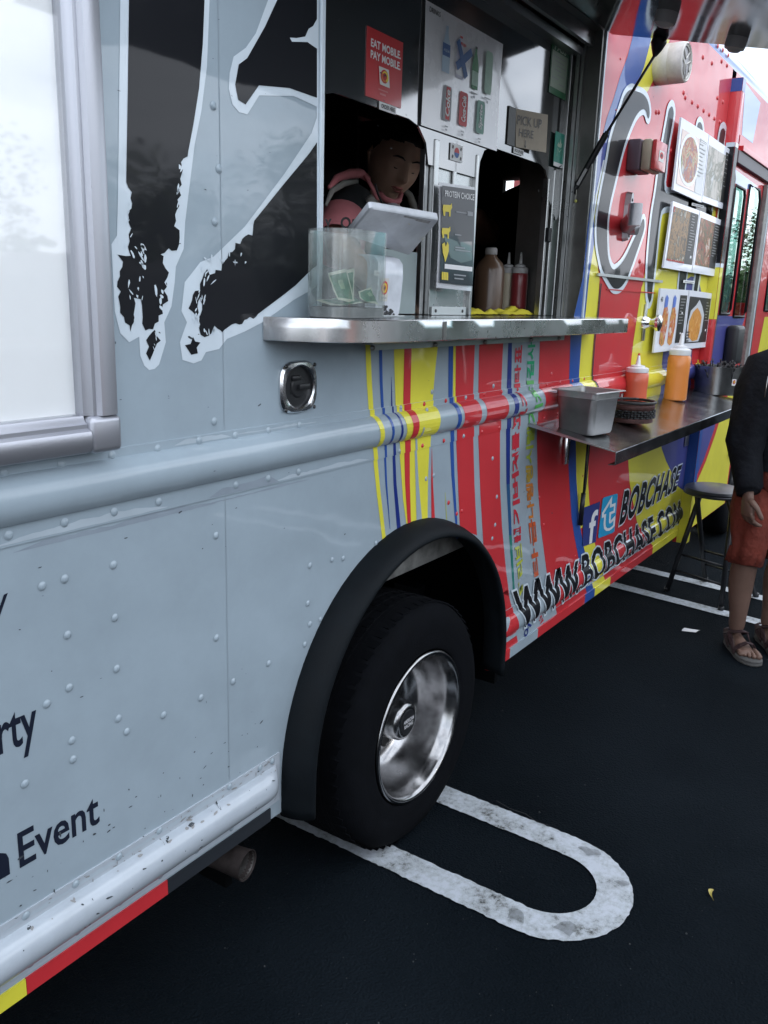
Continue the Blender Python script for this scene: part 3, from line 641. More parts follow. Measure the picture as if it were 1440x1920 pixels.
OB = Z0([(1210, -200), (1205, 0), (1150, 150), (1105, 215), (1050, 255), (1032, 330), (1028, 400), (1045, 470), (1075, 505), (1112, 515), (1165, 430), (1320, 432), (1424, 480), (1424, 530), (1400, 600), (1280, 780), (1100, 1020), (960, 1155), (900, 1180), (830, 1270), (815, 1400), (840, 1450), (808, 1540), (820, 1620), (870, 1635), (905, 1622), (925, 1585), (985, 1570), (1020, 1525), (1100, 1492), (1180, 1450), (1320, 1350), (1424, 1290), (1432, 1200), (1432, -200)])
decal('letter_outline', OB, OUTL, 1)
A2 = Z0([(1250, -200), (1245, 0), (1190, 120), (1110, 262), (1072, 290), (1056, 380), (1070, 450), (1103, 470), (1163, 384), (1300, 396), (1424, 440), (1424, -200)])
decal('letter', A2, BLK, 2)
decal('letter', rag(PP(Z0([(1424, 640), (1390, 690), (1280, 822), (1150, 1000), (1132, 1055), (1062, 1100), (1000, 1190), (960, 1240), (932, 1212), (900, 1280), (860, 1350), (842, 1400), (880, 1422), (905, 1345), (890, 1480), (920, 1520), (965, 1462), (1000, 1503), (1060, 1462), (1160, 1412), (1280, 1322), (1330, 1282), (1400, 1212), (1424, 1195)])), .0055, .008, 31, sel=lambda a, b: a.x < 1.27 and b.x < 1.30), BLK, 2, px=False)
decal('letter', rag(PP(Z0([(835, 1560), (865, 1520), (892, 1540), (888, 1590), (862, 1590)])), .004, .008, 15), BLK, 2, px=False)
decal('letter_chip', Z0([(1300, 170), (1330, 172), (1370, 165), (1385, 130), (1405, 118), (1426, 80), (1426, 222), (1380, 190), (1310, 188)]), OUTL, 3)
rnd = random.Random(4)
def chips(n, cx, cy, sx, sy, tilt, seed, s=1.):
    rnd = random.Random(seed)
    for i in range(n):
        u = cx + rnd.gauss(0, sx); v = cy + rnd.gauss(0, sy); a = R(tilt + rnd.uniform(-30, 30)); l = rnd.uniform(3, 9) * s; w_ = rnd.uniform(1, 2.4) * s; k = 7; pts = []
        for j in range(k):
            t = 2 * math.pi * j / k; r_ = rnd.uniform(.6, 1.2)
            x_, y_ = l * math.cos(t) * r_, w_ * math.sin(t) * r_
            pts.append((u + x_ * math.cos(a) - y_ * math.sin(a), v + x_ * math.sin(a) + y_ * math.cos(a)))
        decal('letter_chip', pts, OUTL, 3)
chips(9, 385, 520, 7, 18, 115, 41, 1.0); chips(8, 362, 600, 6, 16, 95, 42, .9); chips(6, 415, 490, 16, 5, 30, 43, .9); chips(8, 262, 520, 5, 30, 80, 44, .8); chips(8, 262, 480, 6, 14, 60, 1, 1.5); chips(6, 336, 345, 3, 28, 100, 2, 1.1); chips(5, 300, 560, 5, 14, 70, 3, 1.2); chips(5, 247, 555, 6, 20, 80, 5, .9); chips(5, 240, 420, 3, 22, 100, 6, .9)
chips(4, 285, 630, 5, 9, 90, 8, .6); chips(6, 375, 560, 9, 13, 100, 9, .9); chips(6, 395, 622, 14, 7, 80, 10, .9); chips(5, 430, 480, 14, 14, 110, 12, .8)
# ---- text on the grey side
side_text('lettering', 'y', [zp(0, 680, 2.4, [(-45, 1220)])[0], zp(0, 680, 2.4, [(2, 1215)])[0], zp(0, 680, 2.4, [(28, 1045)])[0], zp(0, 680, 2.4, [(-20, 1068)])[0]], NAVY, 1, off=.03)
E5 = lambda a, b: (a / 2.4, 1200 + b / 2.4)
# baselines are level on the truck: take heights from the letters, widths from their ends
def lv(s, x0, x1, zb, zt, **k): side_text('lettering', s, [(x0, zb), (x1, zb), (x1, zt), (x0, zt)], NAVY, 1, px=False, **k)
xe0 = P(*E5(84, 940))[0]; xe1 = P(*E5(443, 770))[0]; zE0 = P(*E5(95, 1022))[1]; zE1 = P(*E5(84, 870))[1]
lv('Event', xe0, xe1, zE0, zE1, off=.014)
xn1 = P(*E5(33, 990))[0]; lv('an', xn1 - .135, xn1, zE0, zE0 + (zE1 - zE0) * .75, off=.014)
xr1 = P(*E5(165, 400))[0]; xr0 = P(*E5(91, 400))[0]; zb = P(*E5(105, 528))[1]; zt = P(*E5(70, 350))[1]
lv('Party', xr1 - (xr1 - xr0) * 4.35, xr1, zb, zt + .022, off=.014)

# ---- BOBCHASE lettering and the two social badges
def outl_text(s, quad, shear, layer, sp=1.):
    side_text('lettering_outline', s, quad, OUTL, layer, off=.070, shear=shear, space=sp)
    side_text('lettering', s, quad, mat('lettering_black', (.008, .009, .012), .5, coat=.2, crough=.1, spec=.1), layer + 1, off=.032, shear=shear, space=sp)
outl_text('BOBCHASE', [(1160, 983), (1268, 916), (1277, 872), (1167, 924)], .18, 5, 1.12)
outl_text('WWW.', [(974, 1177), (1081, 1108), (1084, 1052), (962, 1112)], .12, 5)
outl_text('BOBCHASE.COM', [(1087, 1101), (1273, 979), (1273, 940), (1087, 1045)], .14, 5, 1.12)
decal('social_badge', [(1092, 952), (1123.9, 940), (1115.6, 1016), (1091, 1025)], FBB, 5, 'dark blue square badge with a white f')
side_text('badge_letter', 'f', [(1101, 1019), (1113, 1014), (1119, 956), (1106, 961)], WHT, 6, off=.02)
decal('social_badge', [(1128.7, 934.4), (1132, 932), (1156, 925), (1156.9, 929), (1150.5, 996), (1147, 999), (1121, 1009), (1120, 1005)], CYAN, 5, 'light blue square badge with a white t')
side_text('badge_outline', 't', [(1129, 994), (1147, 986), (1150, 942), (1132, 949)], WHT, 6, off=.075)
side_text('badge_letter', 't', [(1129, 994), (1147, 986), (1150, 942), (1132, 949)], CYAN, 7, off=.012)

# ---- Korean lettering running up the side
P3 = lambda a, b: (930 + a / 7.385, 640 + b / 7.385); P4 = lambda a, b: (940 + a / 7.385, 880 + b / 7.385)
def col(s, pts, mf):      # pts: list of (left, right) pixel pairs going down
    import bisect
    L_ = [P(*a) for a, b in pts]; R_ = [P(*b) for a, b in pts]; zs = [p[1] for p in L_]; n = len(s)
    def at(t):
        k = t * (len(pts) - 1); i = min(int(k), len(pts) - 2); f = k - i
        lp = Vector(L_[i]).lerp(Vector(L_[i + 1]), f); rp = Vector(R_[i]).lerp(Vector(R_[i + 1]), f); return lp, rp
    for i, ch in enumerate(s):
        if ch == ' ': continue
        a, b = at(i / n); c, d = at((i + .86) / n)
        side_text('korean_character', ch, [tuple(d), tuple(b), tuple(a), tuple(c)], mf(i / n), 3, off=.03, px=False)
KRED = vinyl('crimson_vinyl', (.56, .03, .05))
col('표타기고를거버기고불', [(P3(265, 80), P3(350, 60)), (P3(250, 600), P3(325, 590)), (P3(222, 1280), P3(312, 1250)), (P3(220, 1850), P3(305, 1800)), (P4(165, 820), P4(258, 790)), (P4(178, 1040), P4(262, 1005))], lambda t: KRED)
col('브리또', [(P4(182, 1060), P4(266, 1030)), (P4(255, 1800), P4(320, 1650))], lambda t: LIME)
GR = [vinyl('korean_%s_vinyl' % n_, c) for n_, c in (('green', (.02, .36, .16)), ('spring', (.10, .42, .10)), ('lime', (.36, .46, .05)), ('gold', (.5, .34, .04)), ('orange', (.6, .2, .03)), ('rust', (.56, .10, .03)))]
col('사김치기렐시렝렝나금타', [(P3(440, 20), P3(535, 10)), (P3(420, 500), P3(510, 500)), (P3(430, 1100), P3(540, 1040)), (P3(405, 1600), P3(500, 1590)), (P4(340, 300), P4(430, 270)), (P4(375, 750), P4(460, 730)), (P4(450, 1540), P4(530, 1500))], lambda t: GR[min(5, int(t * 6.4))])
side_text('korean_character', '여', [(988, 1196), (995, 1172), (988, 1168), (980, 1190)], DBLUE, 3, off=.02)
side_text('korean_character', '김시', [(1012, 1150), (1026, 1178), (1018, 1184), (1008, 1158)], KRED, 3, off=.02)

# ---- C and the other brush letters on the red side
Cc = [(1181, 155), (1168, 167), (1160, 192), (1147, 233), (1139, 260), (1133, 300), (1122.5, 352), (1117, 383), (1113, 415), (1113, 456), (1118, 487), (1124.6, 515), (1135, 533), (1145, 550), (1156, 552), (1165, 546), (1174.6, 531), (1181, 515), (1193, 481), (1201.7, 456), (1209, 433), (1210, 412), (1207, 400), (1201.7, 402), (1197.5, 416.7), (1185, 441.7), (1168, 479), (1154, 494), (1147.5, 496), (1141, 477), (1140, 446), (1140, 414.6), (1145, 383), (1156, 337.5), (1165, 300), (1171, 278), (1181, 250), (1193, 223), (1206, 212.5), (1210, 231), (1216, 234), (1220, 212.5), (1218, 191.7), (1213, 175), (1204, 164.6), (1191, 160)]
def chaik(p, k=2):
    for _ in range(k):
        q = []
        for a, b in zip(p, p[1:] + p[:1]): q += [(a[0] * .75 + b[0] * .25, a[1] * .75 + b[1] * .25), (a[0] * .25 + b[0] * .75, a[1] * .25 + b[1] * .75)]
        p = q
    return p
def letter(pts, ins=.017, l=5, s=0):
    pts = chaik(list(pts)); w_ = PP(pts); decal('letter_outline', [w_], OUTL, l, px=False); decal('letter', [inset(PP(pts), ins)], BLK, l + 1, px=False)
letter(Cc, .019, 5, 1)
Hh = [(1258, 185), (1250, 196), (1245.6, 222), (1240, 253), (1231.7, 300), (1224.7, 358), (1217.8, 395.6), (1212, 451), (1208, 506.7), (1208, 556.7), (1211, 572), (1215, 581.7), (1222, 568), (1224.7, 545.6), (1231.7, 479), (1238.6, 407), (1243, 399), (1262, 398), (1300, 412), (1332, 420), (1335, 385), (1300, 364), (1262, 348), (1246, 354), (1250, 320), (1254, 278), (1262, 236), (1265.6, 211), (1263, 192)]
letter(Hh, .024, 5, 2)
letter([(1310, 217), (1304, 226), (1301, 252), (1290, 350), (1275, 470), (1267, 545), (1266, 600), (1279, 600), (1283.5, 545), (1300, 440), (1312, 340), (1319, 255), (1319, 238), (1316, 222)], .022, 5, 3)
letter([(1353, 228), (1347, 238), (1342, 275), (1330, 340), (1310, 460), (1295, 545), (1292, 600), (1303, 600), (1308, 545), (1325, 450), (1345, 340), (1360, 262), (1362, 240), (1358, 229)], .028, 5, 4)
# dark door joint and its metal cap strip
decal('door_seam', [(1124, 531), (1118, 590), (1112, 640), (1106, 720), (1104, 745), (1106, 745), (1108, 720), (1114, 640), (1120.5, 590), (1126, 532)], SEAM, 7)
decal('door_seam', [(1102.5, 830), (1096, 905), (1091, 940), (1093, 940), (1098, 905), (1104.5, 830)], SEAM, 7)
for a, b, dy, nm in (((1122, 516), (1243, 526), .012, 'drip_strip'), ((1137, 542), (1228, 549), .003, 'drip_strip')):
    p, q = W(*a, -dy), W(*b, -dy)
    bm = B(); box(bm, p.x, q.x, -dy, -.0052, (p.z + q.z) / 2 - (.006 if dy > .01 else .003), (p.z + q.z) / 2 + (.004 if dy > .01 else .001)); fin(nm, bm, RED if dy < .01 else STEEL, TRUCK)

# ================================================================== POSTER CASE on the left
FY = -.055
xo, zo = W(215, 800, -.02).x, W(100, 856, -.03).z
ce = P(0, 874, 0)
CASE = empty('poster_case', (.3, -.03, 1.25), 'aluminium framed poster case with a blank white sheet, mounted on the grey truck side', 'poster case')
x1, z0c, x0c, z1c = .874, 1.252, -.9, 2.5
def bar_prof(bm, a, b, inward, out_w=.052):      # frame bar from a to b; inward: direction to the glass
    a, b = Vector(a), Vector(b); n = Vector((0, -1, 0))
    sec = [(0, .0), (0, .030), (.004, .041), (.012, .046), (.030, .047), (.036, .045), (.040, .036), (.046, .036), (.050, .030), (.058, .027), (.060, .018), (.060, 0)]
    skinrings(bm, [[p + inward * s + n * h for s, h in sec] for p in (a, b)])
bm = B(); bar_prof(bm, (x1, -.001, z0c + .058), (x1, -.001, z1c), Vector((-1, 0, 0))); bmesh.ops.recalc_face_normals(bm, faces=bm.faces[:]); fin('frame', bm, ALU, CASE, smooth='auto')
bm = B(); bar_prof(bm, (x0c, -.001, z0c), (x1 - .058, -.001, z0c), Vector((0, 0, 1))); bmesh.ops.recalc_face_normals(bm, faces=bm.faces[:]); fin('frame', bm, ALU, CASE, smooth='auto')
bm = B(); box(bm, x1 - .0575, x1, -.048, -.001, z0c, z0c + .0575, bev=.009, seg=3); fin('frame_corner', bm, ALU, CASE, smooth='auto')
bm = B(); box(bm, x0c, x1 - .05, -.012, -.004, z0c + .05, z1c); fin('sheet', bm, mat('white_sheet', (.86, .88, .88), .5, var=.04, vscale=1.5), CASE)
bm = B(); box(bm, x0c, x1 - .0605, -.024, -.020, z0c + .0605, z1c); fin('glass', bm, pane('case_glass', .03, (1, 1, 1), 1.55), CASE)

# ================================================================== FUEL PORT
cx_, cz_ = (P(522, 720)[0] + P(590, 720)[0]) / 2, (P(555, 675)[1] + P(555, 775)[1]) / 2
FP = bpy.data.objects.new('filler_port', None); COL.objects.link(FP); FP.parent = TRUCK; FP.location = Vector((cx_, 0, cz_)) - wl(TRUCK); WL[FP.name] = Vector((cx_, 0, cz_))
bm = B(); hw, hh = (P(590, 720)[0] - P(522, 720)[0]) / 2, .054
def sq(s, k=1.): 
    o_ = []
    for i in range(32):
        a = 2 * math.pi * i / 32; c, d = math.cos(a), math.sin(a); e = .62
        o_.append((abs(c) ** e * (1 if c > 0 else -1) * (hw * 1.0) * s, abs(d) ** e * (1 if d > 0 else -1) * hh * s * k))
    return o_
def circ(s): return [(hw * .76 * s * math.cos(2 * math.pi * i / 32), hh * .80 * s * math.sin(2 * math.pi * i / 32)) for i in range(32)]
rg = [(sq(1.0), -.0005), (sq(1.0), -.004), (sq(.93), -.009), (circ(1.08), -.0095), (circ(1.0), -.007), (circ(.97), .0), (circ(.93), .035), (circ(.5), .04)]
skinrings(bm, [[Vector((cx_ + a, y, cz_ + b)) for a, b in r_] for r_, y in rg], cap0=False); bmesh.ops.recalc_face_normals(bm, faces=bm.faces[:]); fin('chrome_bezel', bm, mat('chrome', (.72, .72, .73), .2, metal=1, bump=.05, bscale=40), FP, smooth='auto')
bm = B(); lathe(bm, [(.024, -.0), (.024, -.004), (.02, -.008), (0, -.009)], (cx_ + .002, -.0 + .004, cz_), Vector((0, 1, 0)), 24); box(bm, cx_ - .004, cx_ + .030, -.012, .0, cz_ - .006, cz_ + .006, bev=.002)
box(bm, cx_ - .022, cx_ - .002, -.004, .01, cz_ - .016, cz_ + .012, bev=.004); box(bm, cx_ - .02, cx_ + .01, -.006, .006, cz_ + .012, cz_ + .024, bev=.004); fin('filler_cap', bm, BLKP, FP, smooth='auto')
for a, b in ((-.78, -.82), (.78, -.82), (-.78, .82), (.78, .82)):
    bm = B(); lathe(bm, [(.004, 0), (.004, -.002), (.0, -.003)], (cx_ + hw * a, -.009, cz_ + hh * b), Vector((0, 1, 0)), 12); fin('screw', bm, mat('dark_screw', (.08, .08, .08), .4, metal=1), FP)
# replace the flat panel area: recess is drawn in front of the skin, so push a dark disc behind it
decal('port_recess', [[(cx_ + a, cz_ + b) for a, b in circ(1.0)]], BLKP, 1, px=False)

# ================================================================== SERVICE WINDOW
PY = .10
bm = B()
box(bm, WX1 - .02, WX1, .0, .26, WZ0, WZ1 + .01); fin('window_jamb', bm, DSTEEL, TRUCK)
bm = B(); box(bm, WX1 - .021 - .012, WX1 - .0205, .052, .062, WZ0, WZ1); box(bm, WX1 - .042, WX1 - .0205, .064, .075, WZ0, WZ1); fin('jamb_track', bm, STEEL, TRUCK)
bm = B(); box(bm, WX0, WX1 - .0205, .0, .26, WZ1 - .006, WZ1 + .01); fin('window_header', bm, DSTEEL, TRUCK)
bm = B(); box(bm, WX0, WX1 - .0205, .03, .045, WZ1 - .05, WZ1 - .0065); box(bm, WX0, WX1 - .0205, .06, .115, WZ1 - .075, WZ1 - .051); fin('header_track', bm, STEEL, TRUCK)
bm = B(); box(bm, WX0, WX0 + .012, .0, .26, WZ0, WZ1); fin('window_jamb', bm, DSTEEL, TRUCK)
bm = B(); box(bm, WX0 - .006, WX0 + .005, -.006, .0, WZ0 + .012, WZ1 + .02, bev=.001); fin('edge_trim', bm, OUTL, TRUCK)
bm = B(); box(bm, WX1 - .003, WX1 + .009, -.007, .0, WZ0 + .012, WZ1 + .01, bev=.001); fin('edge_trim', bm, OUTL, TRUCK)
bm = B(); box(bm, WX0 - .006, WX1 + .009, -.007, -.0, WZ1 - .001, WZ1 + .016, bev=.001); fin('edge_trim', bm, STEEL, TRUCK)
# inner window panel with its two rounded serving openings
aL = [(1.545, 1.462), (1.545, 1.86), (1.556, 1.90), (1.585, 1.925), (1.63, 1.932), (1.90, 1.932), (1.945, 1.925), (1.978, 1.90), (1.99, 1.86), (2.005, 1.462)]
aL = [(1.50, 1.462), (1.50, 1.84), (1.512, 1.885), (1.55, 1.918), (1.60, 1.932), (1.90, 1.932), (1.948, 1.922), (1.985, 1.89), (2.00, 1.84), (2.003, 1.462)]
aR = [(2.285, 1.462), (2.272, 1.84), (2.278, 1.885), (2.30, 1.918), (2.345, 1.934), (2.68, 1.934), (2.725, 1.922), (2.75, 1.895), (2.756, 1.85), (2.75, 1.462)]
PANEL = mat('smoked_window', (.035, .038, .04), .03, coat=0, spec=1.0, ior=2.1, var=.05, vscale=3)
def panel(name, loops, y0, y1, mt, par=TRUCK):
    bm = B(); tess(bm, loops, y0); fr_ = bm.faces[:]
    r = bmesh.ops.extrude_face_region(bm, geom=fr_); vs = [e for e in r['geom'] if isinstance(e, bmesh.types.BMVert)]
    for v in vs: v.co.y = y1
    bmesh.ops.recalc_face_normals(bm, faces=bm.faces[:]); return fin(name, bm, mt, par)
WP = panel('window_panel', [[(1.40, 1.4585), (1.40, 2.30), (2.868, 2.30), (2.868, 1.4585), (2.75, 1.4585)] , aR, aL] if False else [[(1.40, 1.750), (1.40, 2.30), (2.868, 2.30), (2.868, 1.750)] + [(x, z) for x, z in aR[::-1] if z > 1.75] + [(x, z) for x, z in aL[::-1] if z > 1.75]], PY, PY + .006, PANEL)
def steelpost(x0, x1, z0, z1, y0=PY, y1=PY + .02, mt=STEEL, nm='window_post', bev=.002):
    bm = B(); box(bm, x0, x1, y0, y1, z0, z1, bev=bev); return fin(nm, bm, mt, TRUCK)
GLZ = mat('window_glass', (.85, .9, .9), .02, trans=1, ior=1.5)
steelpost(2.026, 2.048, 1.459, 1.905, PY - .004, PY + .02); steelpost(2.255, 2.268, 1.459, 1.90, PY - .004, PY + .02); steelpost(2.005, 2.022, 1.459, 1.88, PY + .012, PY + .03)
steelpost(2.0485, 2.2545, 1.459, 1.905, PY + .008, PY + .012, mat('satin_panel', (.42, .43, .43), .25, metal=.8, var=.2, vscale=9), 'centre_panel', bev=0)
steelpost(2.135, 2.150, 1.75, 1.92, PY + .0, PY + .007); steelpost(2.757, 2.772, 1.459, 1.90, PY - .002, PY + .02); steelpost(2.79, 2.806, 1.459, 1.93, PY - .006, PY + .02); steelpost(2.84, 2.868, 1.459, 2.30, PY - .014, PY + .02)
steelpost(2.8065, 2.8395, 1.459, 1.93, PY + .008, PY + .012, mat('green_grey_panel', (.16, .2, .18), .2, metal=.6), 'side_panel', bev=0)
bm = B(); box(bm, 2.03, 2.22, PY - .012, PY - .0045, 1.460, 1.482, bev=.001); fin('bottom_bracket', bm, mat('zinc', (.55, .56, .56), .4, metal=1), TRUCK)
for x in (2.05, 2.2): 
    bm = B(); lathe(bm, [(.005, 0), (.004, -.002), (0, -.0025)], (x, PY - .012, 1.471), Vector((0, 1, 0)), 10); fin('screw', bm, MATS['dark_screw'], TRUCK)
bm = B(); box(bm, 2.752, 2.775, PY - .018, PY - .003, 1.70, 1.745, bev=.002); fin('window_latch', bm, BLKM, TRUCK)
for z in (1.52, 1.70, 1.9): 
    bm = B(); lathe(bm, [(.003, 0), (.0025, -.002), (0, -.0025)], (2.853, PY - .014, z), Vector((0, 1, 0)), 8); fin('screw', bm, MATS['dark_screw'], TRUCK)
bm = B(); lathe(bm, [(.008, 0), (.006, -.01), (0, -.011)], (2.872, .045, 1.533), Vector((-1, 0, 0)), 10); fin('bumper_stop', bm, BLKP, TRUCK)
# glazed left sliding sash lower part (greenish translucent)
bm = B(); box(bm, 1.83, 1.985, PY + .014, PY + .018, 1.462, 1.62); fin('frosted_pane', bm, mat('frosted_pane', (.42, .5, .5), .35, trans=.25), TRUCK)

# ---- posters and stickers on the window panel (each its own sheet)
def rect3(x0, x1, z0, z1, y=PY - .002): return [(x0, y, z0), (x1, y, z0), (x1, y, z1), (x0, y, z1)]
PRW = mat('poster_white', (.80, .80, .83), .25, coat=.6, crough=.06, var=.03); PRR = mat('poster_red', (.55, .035, .04), .3, coat=.5, crough=.08); PRG = mat('poster_green', (.02, .16, .06), .3, coat=.5, crough=.08)
PRT = mat('poster_teal', (.02, .30, .22), .3, coat=.5); TXW = mat('print_white', (.8, .8, .8), .5); TXK = mat('print_black', (.02, .02, .022), .5); TXG = mat('print_grey', (.30, .31, .33), .5)
PBL = mat('print_blue', (.02, .10, .32), .5); PLB = mat('print_pale_blue', (.42, .55, .68), .5); PGN = mat('print_green', (.03, .22, .07), .5); PPG = mat('print_pale_green', (.35, .55, .42), .5); PRD = mat('print_red', (.55, .03, .035), .5); PYL = mat('print_yellow', (.75, .6, .05), .5); PAP = mat('paper', (.72, .71, .68), .6); KRAFT = mat('kraft_paper', (.42, .36, .28), .7, var=.12, vscale=14); PNK = mat('print_pink', (.6, .2, .2), .5)
def swirl(q, cx, cy, rx, ry, par, lift=.0012):
    patch('logo_ring', q, disc(cx, cy, rx, ry, 24), PRD, par, lift)
    patch('logo_ring', q, [disc(cx + rx * .1, cy - ry * .05, rx * .84, ry * .84, 16, -60, 150) + disc(cx, cy, rx * .55, ry * .55, 16, -60, 150)[::-1]], PYL, par, lift * 1.35)
    patch('logo_ring', q, [disc(cx, cy, rx * .8, ry * .8, 12, 160, 290) + disc(cx, cy, rx * .6, ry * .6, 12, 160, 290)[::-1]], mat('print_orange', (.65, .22, .03), .5), par, lift * 1.35)
    patch('logo_ring', q, [disc(cx + rx * .05, cy, rx * .36, ry * .36, 14, 0, 220) + disc(cx, cy, rx * .15, ry * .15, 8, 0, 220)[::-1]], TXK, par, lift * 1.6)
o, q = slab('poster', rect3(1.712, 1.860, 1.9475, 2.092), .001, PRR, None, 'red EAT MOBILE PAY MOBILE poster on the window panel above the cashier', 'poster', 'notices on the service window')
def qt(par, q, s, r, mt, off=.02, shear=0., lift=.0012): quad_text('print', s, [q(r[0], r[1]), q(r[2], r[1]), q(r[2], r[3]), q(r[0], r[3])], mt, par, off, shear, lift)
qt(o, q, 'EAT MOBILE.', (.10, .735, .93, .845), TXW, .03); qt(o, q, 'PAY MOBILE.', (.10, .57, .93, .68), TXW, .03)
patch('sticker_sheet', q, [(.36, .24), (.64, .235), (.60, .50), (.32, .50)], PAP, o, .0016); swirl(q, .48, .375, .11, .10, o, .0021)
patch('print', q, rect(.33, .155, .60, .175), PNK, o); patch('print', q, rect(.37, .09, .54, .12), PNK, o)
o, q = slab('label_strip', rect3(1.765, 1.836, 1.9285, 1.946, PY - .004), .0008, TXW, None, 'small white ORDER HERE label under the red poster', 'label', 'notices on the service window'); qt(o, q, 'ORDER HERE', (.1, .25, .9, .75), TXK, .02)
o, q = slab('poster', rect3(1.948, 2.365, 1.925, 2.207, PY - .006), .001, PRW, None, 'large white DRINKS poster with bottles and cans and a blue tape cross', 'poster', 'notices on the service window', bow=.004)
qt(o, q, 'DRINKS', (.04, .925, .165, .965), TXK, .01)
def bottle(cx, b, t, w, body, cap, lab, par, q, lf=.0055):
    h = t - b
    patch('printed_bottle', q, [(cx - w, b), (cx + w, b), (cx + w * 1.02, b + h * .5), (cx + w * .9, b + h * .62), (cx + w * .35, b + h * .85), (cx + w * .3, t), (cx - w * .3, t), (cx - w * .35, b + h * .85), (cx - w * .9, b + h * .62), (cx - w * 1.02, b + h * .5)], body, par, lf)
    patch('printed_bottle', q, rect(cx - w * .34, t - h * .05, cx + w * .34, t), cap, par, lf + .0004)
    patch('printed_bottle', q, rect(cx - w, b + h * .35 if lab is PBL else b + h * .08, cx + w, b + h * .62 if lab is PBL else b + h * .42), lab, par, lf + .0004)
bottle(.235, .50, .88, .045, PLB, PLB, PBL, o, q); qt(o, q, 'AQUA', (.20, .665, .27, .69), PLB, .02, 0, .0065)
bottle(.41, .50, .86, .05, mat('print_lilac', (.6, .6, .72), .5), PRD, PRW, o, q); qt(o, q, 'fiji', (.40, .78, .47, .81), PRD, .03, 0, .0065)
bottle(.61, .47, .84, .043, PGN, TXK, PPG, o, q)
patch('printed_can', q, [(.755, .48), (.835, .48), (.845, .52), (.845, .83), (.83, .86), (.76, .86), (.745, .83), (.745, .52)], PPG, o, .0055)
for s_, x, y, w_, c1, t_ in (('can', .275, .105, .05, PRD, 'Coke'), ('can', .48, .11, .055, PRD, 'Coca-Cola'), ('can', .715, .10, .055, mat('print_sage', (.16, .36, .28), .5), 'Sprite')):
    patch('printed_can', q, [(x - w_ * .8, y), (x + w_ * .8, y), (x + w_, y + .02), (x + w_, y + .27), (x + w_ * .8, y + .295), (x - w_ * .8, y + .295), (x - w_, y + .27), (x - w_, y + .02)], c1 if x > .3 else TXG, o, .0055)
    if x < .3: patch('printed_can', q, rect(x - .018, y + .01, x + .03, y + .285), PRD, o, .006)
    k = [q(x + .025, y + .04), q(x + .025, y + .26), q(x - .025, y + .26), q(x - .025, y + .04)]
    quad_text('print', t_, k, TXW, o, .03, .2, .0066)
    patch('print', q, rect(x - .02, y - .055, x + .02, y - .045), TXG, o, .0055); patch('print', q, rect(x - .012, y - .085, x + .012, y - .07), TXG, o, .0055)
for x, y in ((.61, .43), (.795, .435)):
    patch('print', q, rect(x - .045, y, x + .045, y + .01), TXG, o, .0055); patch('print', q, rect(x - .012, y - .04, x + .012, y - .018), TXG, o, .0055)
o2, q2 = slab('tape_cross', [q(0, 0), q(1, 0), q(1, 1), q(0, 1)], .0001, PBL, None) if False else (None, None)
patch('tape_strip', q, [(.385, .83), (.345, .79), (.465, .51), (.505, .555)], PBL, o, .0078); patch('tape_strip', q, [(.53, .80), (.56, .745), (.375, .56), (.345, .62)], PBL, o, .0074)
o, q = slab('notice', [(2.487, PY - .006, 1.955), (2.655, PY - .03, 1.962), (2.662, PY - .024, 2.074), (2.478, PY - .004, 2.060)], .001, KRAFT, None, 'brown paper notice with handwritten PICK UP HERE and an arrow', 'notice', 'notices on the service window')
qt(o, q, 'PICK UP', (.02, .60, .80, .84), TXK, .006, .1, .0012); qt(o, q, 'HERE', (.08, .30, .55, .50), TXK, .006, .1, .0012); patch('print', q, [(.28, .02), (.30, .02), (.30, .22), (.28, .22)], TXK, o, .0012); patch('print', q, [(.29, .01), (.33, .09), (.29, .06), (.25, .09)], TXK, o, .0012)
bm = B(); box(bm, 2.432, 2.495, PY - .004, PY - .0012, 1.955, 2.06); fin('backing_card', bm, mat('dark_card', (.03, .032, .03), .5), None, label='dark card behind the brown PICK UP notice', cat='card', group='notices on the service window')
o, q = slab('label_strip', rect3(2.478, 2.548, 1.938, 1.954, PY - .004), .0008, TXW, None, 'small white PICK UP HERE label under the brown notice', 'label', 'notices on the service window'); qt(o, q, 'PICK UP HERE', (.08, .25, .92, .75), TXK, .02)
o, q = slab('certificate', rect3(2.702, 2.838, 2.150, 2.305, PY - .003), .001, PRG, None, 'green and white PASS certificate at the top right of the window', 'certificate', 'notices on the service window')
patch('print', q, rect(.03, .12, .93, .80), mat('print_mint', (.33, .42, .32), .5), o); qt(o, q, 'PASS', (.14, .82, .80, .95), mat('print_pale', (.5, .62, .5), .5), .03)
for i, (a, b) in enumerate(((.12, .8), (.2, .72), (.3, .85), (.2, .6), (.4, .8), (.1, .45), (.5, .8))): patch('print', q, rect(a, .70 - .08 * i, b, .715 - .08 * i), TXG, o, .0016)
o, q = slab('certificate', rect3(2.764, 2.868 - .028, 1.940, 2.045, PY - .009), .001, PRT, None, 'small teal card with a white crown mark beside the right window post', 'card', 'notices on the service window')
patch('print', q, rect(0, 0, 1, .12), TXW, o); patch('print', q, [(.25, .62), (.35, .72), (.45, .66), (.55, .85), (.65, .70), (.75, .72), (.68, .58), (.32, .58)], mat('print_pale', (.5, .62, .5), .5), o); patch('print', q, [(.28, .3), (.31, .3), (.31, .52), (.5, .42), (.69, .52), (.69, .3), (.72, .3), (.72, .56), (.5, .46), (.28, .56)], PPG, o)
o, q = slab('flag_sticker', rect3(2.104, 2.171, 1.866, 1.909, PY - .003), .0006, TXW, None, 'small South Korean flag sticker on the centre post of the window', 'sticker', 'notices on the service window')
